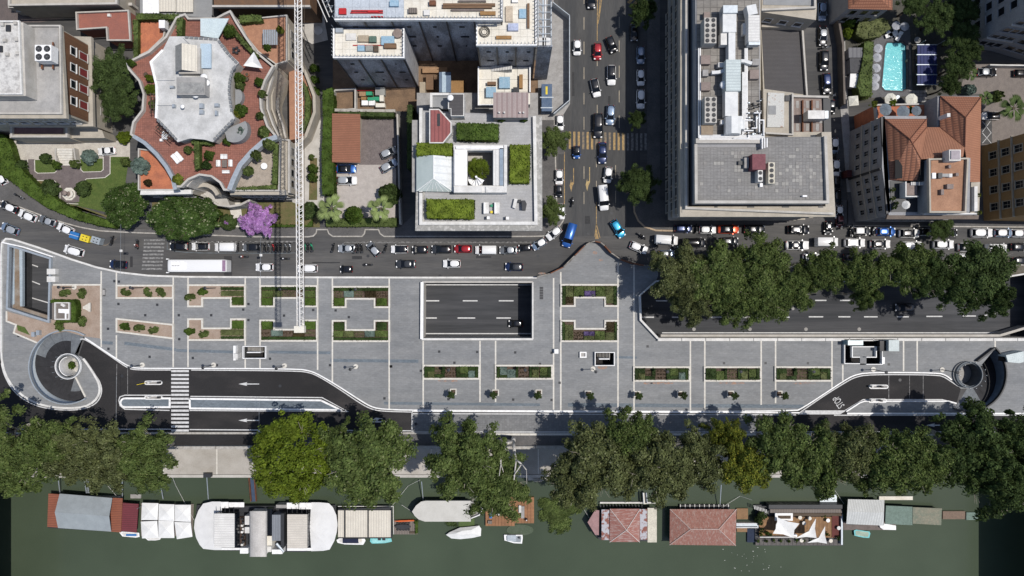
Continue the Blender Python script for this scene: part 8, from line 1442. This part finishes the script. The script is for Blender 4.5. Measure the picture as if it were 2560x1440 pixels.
# ================================================================ VEHICLES
V = [ # px,py,len,ang,type,colour,label
(21,517,44,156,'hatch','kw','black car with white roof at the far left kerb'),(67,539,46,157,'hatch','w','white car second from the left edge in the curved kerb row'),(117,552,44,160,'sedan','gs','grey-silver car between two white ones in the curved kerb row'),(162,572,43,156,'hatch','w','white car just left of the blue recycling bin'),(23,572,46,158,'hatch','ls','grey-blue car driving near the left edge of the avenue'),
(183,627,50,164,'mpv','w','white minivan driving on the avenue below the recycling bins'),(294,661,43,176,'hatch','nk','black car driving left of the worn zebra crossing'),(2,443,24,120,'hatch','w','white car cut by the left edge beside the hedge'),(265,377,41,185,'sedan','w','white car parked in the left garden court'),
(446,616,46,180,'hatch','k','black car first after the worn zebra crossing'),(500,616,44,180,'hatch','wk','white car with black roof right of the first black car'),(563,618,54,180,'van','w','white van parked in the row above the long bus'),(627,618,44,180,'hatch','gk','grey car with black roof beside the parked scooters'),
(866,621,42,180,'sedan','s','silver car in the marked bay right of the crane jib'),(933,622,40,131,'hatch','gs','grey car parked at an angle in the avenue row'),(998,623,43,180,'hatch','wk','white car with black roof right of the angled grey car'),(1049,624,40,180,'small','k','small black car between white and dark grey cars'),(1103,623,50,180,'suv','dk','dark grey large car left of the red car'),
(1157,622,44,180,'hatch','r','red car parked below the block with roof gardens'),(1214,625,52,180,'van','w','white van right of the parked red car'),(1271,625,46,180,'sedan','gs','silver-grey car right of the white van'),(1312,619,32,184,'small','k','small black car left of the curve'),(1348,610,36,212,'hatch','lw','white-roofed blue-grey car on the curve'),(1385,583,42,218,'hatch','w','white car at the street corner under the small tree'),
(660,668,44,180,'hatch','w','white car driving just ahead of the crane jib end shadow'),(768,671,50,180,'mpv','w','white minivan driving under the crane jib'),(865,673,32,180,'small','k','tiny black city car driving right of the crane jib'),(1014,660,50,180,'sedan','d','dark grey saloon driving on the avenue'),(1129,659,44,180,'hatch','w','white car driving above the rectangular opening'),(1285,667,45,178,'hatch','nd','dark blue car driving near the right of the rectangular opening'),
(865,422,50,0,'sedan','bk','blue car with black roof in the parking court'),(867,451,50,0,'hatch','ws','silver-white car below the blue one in the parking court'),(972,381,44,25,'suv','gs','grey car parked askew, upper of two by the alley'),(972,414,46,30,'hatch','ls','silver-blue car parked askew, lower of two by the alley'),
(1443,118,38,-90,'small','w','white small car in the left lane at the top of the side street'),(1494,128,42,-90,'small','r','red car driving down the side street'),(1529,111,42,-68,'small','k','black car changing lane beside the red one'),(1529,187,50,-90,'suv','wk','black-roofed car with white bonnet in the side street'),(1489,219,46,-78,'hatch','wk','white car with black roof crossing the lane line in the side street'),
(1526,287,50,-94,'hatch','l','blue-grey car beside the long black car'),(1495,314,62,-90,'suv','k','long black car just before the yellow zebra crossing'),(1479,-4,50,-90,'hatch','k','black car cut off by the top edge'),(1442,380,32,-90,'small','bk','small blue car with black roof below the yellow zebra'),(1506,382,54,-90,'sedan','n','dark blue car on the lower side of the yellow zebra'),
(1520,437,40,-96,'small','w','white small car right of the lane arrow'),(1508,495,62,-84,'van','w','white van in the middle of the side street'),(1398,442,38,-90,'small','w','white car parked by the kerb below the round tree'),(1397,477,28,-90,'small','k','black small car behind the white one at the kerb'),(1403,528,40,-90,'hatch','w','white car half under the lower kerb tree'),(1400,306,30,-90,'hatch','w','white car half under the upper kerb tree'),
(1423,589,60,-107,'lorry','b','blue van turning at the junction'),(1545,572,48,-58,'hatch','c','bright cyan-blue car turning at the junction'),(1597,619,46,-22,'hatch','w','white car right of the pointed end of the square'),(1602,193,40,-88,'hatch','w','white car in the shade at the right kerb, middle'),(1602,247,48,-90,'hatch','w','white car in the shade at the right kerb, lowest'),(1602,137,44,-90,'hatch','l','grey-blue car in deep shade at the right kerb'),(1585,80,44,-88,'sedan','k','black car at the edge of the shade near the top tree'),
(1666,600,58,-4,'van','w','white van right of the junction with a roof hatch'),(1668,635,40,0,'hatch','lg','grey-blue car under the left end of the plane trees'),(1709,571,44,0,'hatch','n','dark blue car first at the kerb under the palazzo'),(1770,574,42,0,'hatch','w','white car second at the kerb under the palazzo'),(1822,573,52,0,'sedan','ok','orange-red car with black roof at the palazzo kerb'),(1887,573,52,0,'sedan','k','black car fourth at the palazzo kerb'),(1997,574,54,0,'suv','k','black car standing alone near the corner lamp'),(2071,570,34,-90,'small','dk','dark small car at the mouth of the narrow street'),
(1735,607,58,0,'van','k','black van with its right end under the trees'),(1825,603,44,0,'hatch','k','black car in the second lane, roof glinting'),(1994,613,58,0,'sedan','wk','silver-white car with black roof in the second lane'),(2067,605,58,0,'van','w','white van partly under leaves in the second lane'),(1880,640,42,0,'hatch','b','blue car hidden under the plane trees'),(1832,639,44,0,'hatch','w','white car hidden under the plane trees, left'),(2030,644,44,0,'hatch','w','white car hidden under the plane trees, right'),
(2156,577,42,0,'hatch','dw','grey car with white roof at the right kerb between scooters'),(2216,579,48,0,'hatch','b','blue car at the right kerb'),(2274,583,50,0,'suv','wk','white car with black panoramic roof at the right kerb'),(2315,580,34,0,'small','wk','small dark-roofed car touching the panoramic roof one'),(2378,581,34,0,'small','k','small black car alone at the right kerb'),(2456,582,54,0,'suv','w','white large car near the right edge of the kerb row'),(2511,582,46,0,'hatch','lw','silver-blue car near the right edge'),(2552,583,44,0,'hatch','w','white car cut by the right edge'),
(2138,607,52,0,'suv','w','white car in the second lane after the first gap'),(2202,610,50,0,'hatch','wk','white car with black roof in the second lane'),(2280,614,50,0,'hatch','w','white car partly under a tree top in the second lane'),(2360,611,52,0,'suv','w','white car in the second lane, right of the tree tops'),(2423,618,52,0,'hatch','wk','white car with dark roof speckled by leaves'),(2492,621,44,0,'van','w','white pickup-like van at the right tree'),(2550,617,42,0,'hatch','k','black car at the right edge, second lane'),
(2129,643,40,0,'hatch','k','dark car in tree shade below the second lane'),(2310,648,42,0,'hatch','k','black car in shade of the big right tree'),(2407,643,44,0,'hatch','w','white car seen through leaves of the rightmost tree'),(2483,652,44,0,'hatch','s','silver car seen through leaves at right'),(2553,651,40,0,'hatch','k','black car at the right edge, third lane'),
(2056,28,46,-90,'hatch','l','dark teal car at the top of the narrow street'),(2058,89,50,-90,'sedan','ks','silver-and-black car in the narrow street'),(2061,151,50,-90,'suv','k','black car in the narrow street, second'),(2067,209,52,-86,'hatch','kn','dark green-black estate car in the narrow street'),(2079,267,36,-90,'small','k','dark car half hidden beside the roof tank'),(2086,364,40,-90,'small','lw','pale car in the shaded narrow street, upper'),(2090,419,42,-90,'hatch','w','white car in the shaded narrow street'),(2092,459,40,-90,'hatch','k','black car in the shaded narrow street, upper'),(2094,496,40,-90,'hatch','k','black car in the shaded narrow street, lower'),(2098,530,34,-90,'small','w','white-roofed car near the lower end of the narrow street'),(2100,552,22,-90,'small','m','dark red car at the lower end of the narrow street'),
(2468,180,50,0,'sedan','ks','black car with silver glass roof on the gravel car park'),(2479,289,44,180,'hatch','wk','white car with black roof below the gravel car park'),(2556,182,30,0,'hatch','k','dark car at the right edge of the gravel car park')]
for px,py,l,a,ty,co,lb in V: car(px,py,l,a,ty,co,lb)
for px,py,l,a,ty,co,lb in [(1289,809,36,180,'small','k','black car driving in the rectangular opening'),(1797,775,36,180,'hatch','k','black car glinting in the trench below the plane trees'),(2262,769,46,180,'suv','k','black car in tree shadow in the trench'),(2500,742,34,180,'hatch','w','white car in the trench under the rightmost tree')]: car(px,py,l,a,ty,co,lb,z=ZL)
# bus
t = thing('bus', 'long white city bus driving left on the avenue', 'bus', P(500,665,1.5)+(0,), rot=math.pi); L_ = 5.85
def lb_(nm, x0, y0, x1, y1, z0, z1, mt): return obj(nm, rawmesh(nm, *(lambda q: (q.v, q.f))(MB().box(x0,y0,x1,y1,z0,z1)), mt), t)
bm = paint(COLS['w']); st = [(L_,1.05,.35,2.9),(L_-.15,1.2,.3,3.0),(L_-.6,1.26,.3,3.05),(-L_+.4,1.26,.3,3.05),(-L_+.1,1.2,.3,3.0),(-L_,1.1,.4,2.9)]
obj('body', loft(st, [(-1,0),(-1,.85),(-.96,.97),(-.85,1),(0,1.01),(.85,1),(.96,.97),(1,.85),(1,0)], bm), t); lb_('windscreen', L_-.06,-1.1,L_+.06,1.1,1.1,2.7,glassd)
lb_('rear_panel', -L_+.1,-1.1,-L_+.75,1.1,3.04,3.10,mat('rear_purple', (.28,.18,.27), None)); lb_('roof_unit', 2.2,-.85,5.0,.85,3.06,3.2,white)
for k in range(5): lb_('roof_vent', 3.4+k*.32,-.06,3.58+k*.32,.06,3.2,3.24,steeld)
for s in (-1,1): lb_('wing_mirror', L_+.0,s*1.35-.1,L_+.45,s*1.35+.1,2.2,2.6,white); lb_('mirror_arm', L_-.2,s*1.28-.05,L_+.1,s*1.28+.05,2.5,2.6,whited); lb_('side_window', -L_+.6,s*1.27-.01,L_-.5,s*1.27+.01,1.3,2.4,glassd); [obj('wheel', CARS['hatch']['parts'][4][1], t, (x,s*1.1,.42)).__setattr__('scale', (1.4,1.6,1.4)) for x in (3.6,-2.9)]
# recycling bins
def bin_(px,py,mt,lb):
    t = thing('recycling_bin', lb, 'bin', P(px,py)+(0,), 'recycling bins', math.radians(-17)); 
    for nm,b_,m2 in (('body',(-.9,-.65,.9,.65,.1,1.5),mt),('lid',(-.92,-.67,.92,.67,1.5,1.62),mt),('seam',(-.93,-.04,.93,.04,1.62,1.64),whited if mt is bluem else mt)): obj(nm, rawmesh(nm, *(lambda q: (q.v,q.f))(MB().box(*b_)), m2), t)
    if mt is not bluem:
        for x in (-.35,.35):
            for y in (-.3,.3): obj('slot', rawmesh('slot', *(lambda q: (q.v,q.f))(MB().box(x-.14,y-.08,x+.14,y+.08,1.62,1.65)), black), t)
bin_(197,590,bluem,'blue recycling bin, leftmost of three'); bin_(223,597,yelm,'yellow recycling bin, middle of three'); bin_(250,602,mat('grey_plastic', (.30,.34,.37), None),'grey recycling bin, rightmost of three')
# scooters
ordn = ['first','second','third','fourth','fifth','sixth','seventh','eighth']
for i,(x,c) in enumerate([(653,'k'),(664,'k'),(674,'g'),(685,'r'),(695,'d'),(704,'k'),(716,'g'),(727,'s')]): scooter(x,618,90+random.uniform(-6,6),c,('red ' if c == 'r' else 'silver ' if c == 's' else 'dark ')+'scooter, '+ordn[i]+' in the row right of the grey car with black roof', 'scooters in the row by the crane jib')
for i,(x,c) in enumerate([(748,'k'),(764,greenm),(772,'k'),(781,greenm)]): scooter(x,617,80+i*8,c,['dark scooter just right of the crane jib','green-trimmed scooter, left one beyond the jib','dark scooter between two green-trimmed ones','green-trimmed scooter at the right end of the row'][i])
for x,y,a,c,lb in ((597,617,90,'k','scooter squeezed between the white van and the grey car'),(835,618,80,'k','scooter left of the silver car in the marked bay'),(890,620,80,'k','left of three scooters right of the silver car'),(898,619,90,'d','middle of three scooters right of the silver car'),(906,619,100,'k','right of three scooters right of the silver car'),(966,619,75,'k','scooter left of the white car with black roof'),(1740,570,88,'k','scooter between the dark blue and white cars at the palazzo kerb'),(2109,569,15,'k','scooter lying aslant at the corner near the right building'),(2123,578,85,'k','scooter just left of the grey car with white roof'),(2130,572,95,'s','silver scooter just left of the grey car with white roof'),(2131,591,175,'k','dark scooter parked sideways below the grey car with white roof'),(2181,577,85,'s','pale scooter right of the grey car with white roof'),
    (2063,120,10,'s','scooter between the first two cars of the narrow street'),(2078,241,15,'s','scooter in the narrow street below the estate car'),(2085,391,80,'k','scooter in deep shade of the narrow street'),(56,493,-30,'s','white scooter on the pavement at the left hedge'),(284,600,80,'k','dark scooter standing right of the grey recycling bin')): scooter(x,y,a,c,lb)
for x,y,a,c,lb,pl,r in ((347,613,-95,'k','scooter driving towards the worn zebra crossing','rider in maroon on the scooter near the worn zebra crossing','rider2'),(611,642,180,'g','scooter driving just above the white bus','rider in maroon on the scooter above the white bus','rider2'),(714,647,180,'k','scooter driving left of the crane jib','rider in dark clothes left of the crane jib','rider'),(920,662,180,'k','scooter driving between the tiny black car and the dark saloon','rider in dark clothes behind the tiny black car','rider'),(1431,504,90,'k','scooter waiting in the left lane of the side street','rider in dark clothes in the left lane of the side street','rider'),
    (1605,592,-40,'k','scooter upper left of the junction right side','rider with white helmet near the corner kerb','rider'),(1638,611,-50,'k','scooter left of the white van at the junction','rider with white helmet left of the white van','rider'),(1690,618,180,'w','white scooter below the white van','rider with white helmet below the white van','rider')): scooter(x,y,a,c,lb,rider=r,rlabel=pl)
# ================================================================ TREES
big = [(-20,1090,90,20,'g',0,'green plane tree at the far lower left'),(60,1150,80,19,'g',1,'plane tree second from the far lower left, hanging over the quay'),(120,1115,78,19,'g',2,'dense plane tree near the left spiral ramp'),(195,1135,78,19,'o',1,'olive plane tree left of the mid-left pair'),(275,1140,82,19,'o',3,'plane tree above the maroon boathouse'),(365,1140,78,19,'g',0,'plane tree left of the bare quay paving'),
 (735,1143,108,21,'b',0,'bright yellow-green broad tree left of the middle'),(925,1160,112,20,'g',2,'large grey-green plane tree right of the bright green one'),(855,1110,50,18,'g',4,'smaller plane crown squeezed beside the bright green tree'),(1155,1140,92,20,'g',3,'plane tree above the pale barge'),(1235,1205,85,17,'g',0,'plane crown overhanging the orange deck'),
 (1500,1150,98,20,'o',2,'large plane tree above the rusty houseboat, left'),(1560,1090,70,19,'g',1,'plane tree crown at the road edge above the rusty houseboat'),(1440,1205,68,17,'o',4,'lower plane crown left of the rusty houseboat'),(1640,1160,92,20,'o',3,'large plane tree above the gap between the rusty houseboats'),(1735,1150,80,19,'o',0,'plane tree left of the yellowing one'),(1855,1165,66,19,'y',1,'yellowing plane tree right of the middle'),(1810,1085,45,18,'y',2,'small yellowing crown at the road edge'),
 (1950,1120,88,20,'g',3,'green plane tree above the sail restaurant, left'),(2040,1155,85,20,'g',0,'green plane tree above the sail restaurant, right'),(2120,1125,75,20,'o',4,'plane tree above the white gable roof'),(2220,1160,85,20,'g',1,'plane tree above the mossy roofs'),(2300,1150,78,20,'g',2,'plane tree left of the dark corner trees'),(2420,1110,88,20,'d',3,'dark plane tree in the lower right corner'),(2490,1190,90,21,'d',0,'darkest plane tree at the lower right edge'),(2545,1090,70,20,'d',1,'plane tree cut by the right edge')]
for px,py,r,h,k,v,lb in big: tree('plane_tree', px, py, r*(1.14 if k != 'b' else 1.04), h, k, v, lb, group='plane trees along the river wall', zc=h*.60)
up = [(1700,685,68,'o',0,'leftmost olive plane tree beside the trench'),(1790,690,85,'g',2,'broad olive plane tree second from left beside the trench'),(1725,760,48,'o',4,'low olive crown hanging over the trench at left'),(1830,760,50,'g',1,'low olive-green crown over the trench, second'),(1905,665,72,'g',3,'tall green plane tree above the trench, third'),(1895,740,66,'g',0,'green plane crown drooping over the trench, middle'),(1975,720,58,'g',4,'green plane tree left of the gap'),(2050,680,55,'g',2,'green plane tree at the gap of the row'),(2150,690,60,'g',1,'narrow green plane tree right of the gap'),(2160,735,35,'g',0,'small crown tip over the trench'),(2265,670,62,'g',3,'dark green plane tree right of the middle of the row'),(2320,690,52,'d',2,'shaded plane crown between two larger ones'),(2440,680,82,'d',4,'wide dark plane tree at the right end of the row'),(2400,715,55,'d',1,'dark crown hanging over the trench at the right end'),(2480,745,45,'d',0,'lowest crown at the right end of the trench')]
for px,py,r,k,v,lb in up: tree('plane_tree', px, py, r*1.2,17, k, v, lb, group='plane trees beside the trench', zc=11)
for px,py,r,k,v,h,lb in ((1386,350,34,'g',3,7,'round street tree left of the yellow zebra crossing'),(1378,526,30,'g',1,7,'street tree at the corner below the kerb cars'),(1596,465,44,'d',2,10,'dark street tree at the right kerb below the yellow zebra'),(1607,30,32,'d',0,9,'dark street tree at the top of the side street'),(1592,300,22,'d',4,7,'small shaded street tree beside the yellow zebra'),(2352,572,28,'d',3,5,'dark low tree under the eaves of the terracotta building')): tree('street_tree', px, py, r*1.2, h, k, v, lb, zc=h*.62, bk=barkd)
# bare pale plane tree over the quay
t = thing('bare_tree', 'bare white-barked plane tree leaning over the quay in the middle', 'tree', P(1284,1096)+(0,)); m = MB()
def b3(x,y,z): return (*P(x,y,z),z)
for a,b,r0,r1 in (((1284,1095,0),(1283,1104,6),.5,.42),((1283,1104,6),(1262,1110,9),.32,.26),((1262,1110,9),(1251,1135,12),.28,.2),((1251,1135,12),(1252,1160,13),.2,.12),((1252,1160,13),(1248,1190,14),.12,.05),((1252,1160,13),(1262,1190,13),.1,.04),((1283,1104,6),(1286,1130,10),.38,.28),((1286,1130,10),(1290,1150,12),.27,.2),((1290,1150,12),(1285,1200,14),.2,.1),((1290,1150,12),(1304,1160,13),.2,.14),((1304,1160,13),(1284,1190,14),.13,.07),((1304,1160,13),(1316,1175,14),.14,.08),((1316,1175,14),(1317,1210,15),.08,.03),((1290,1150,12),(1288,1170,13),.15,.1)): m.bar(b3(*a),b3(*b),r0,r1,7)
m.build('trunk', mat('white_bark', (.55,.53,.50),(.40,.37,.33), scale=2), t, smooth=True)
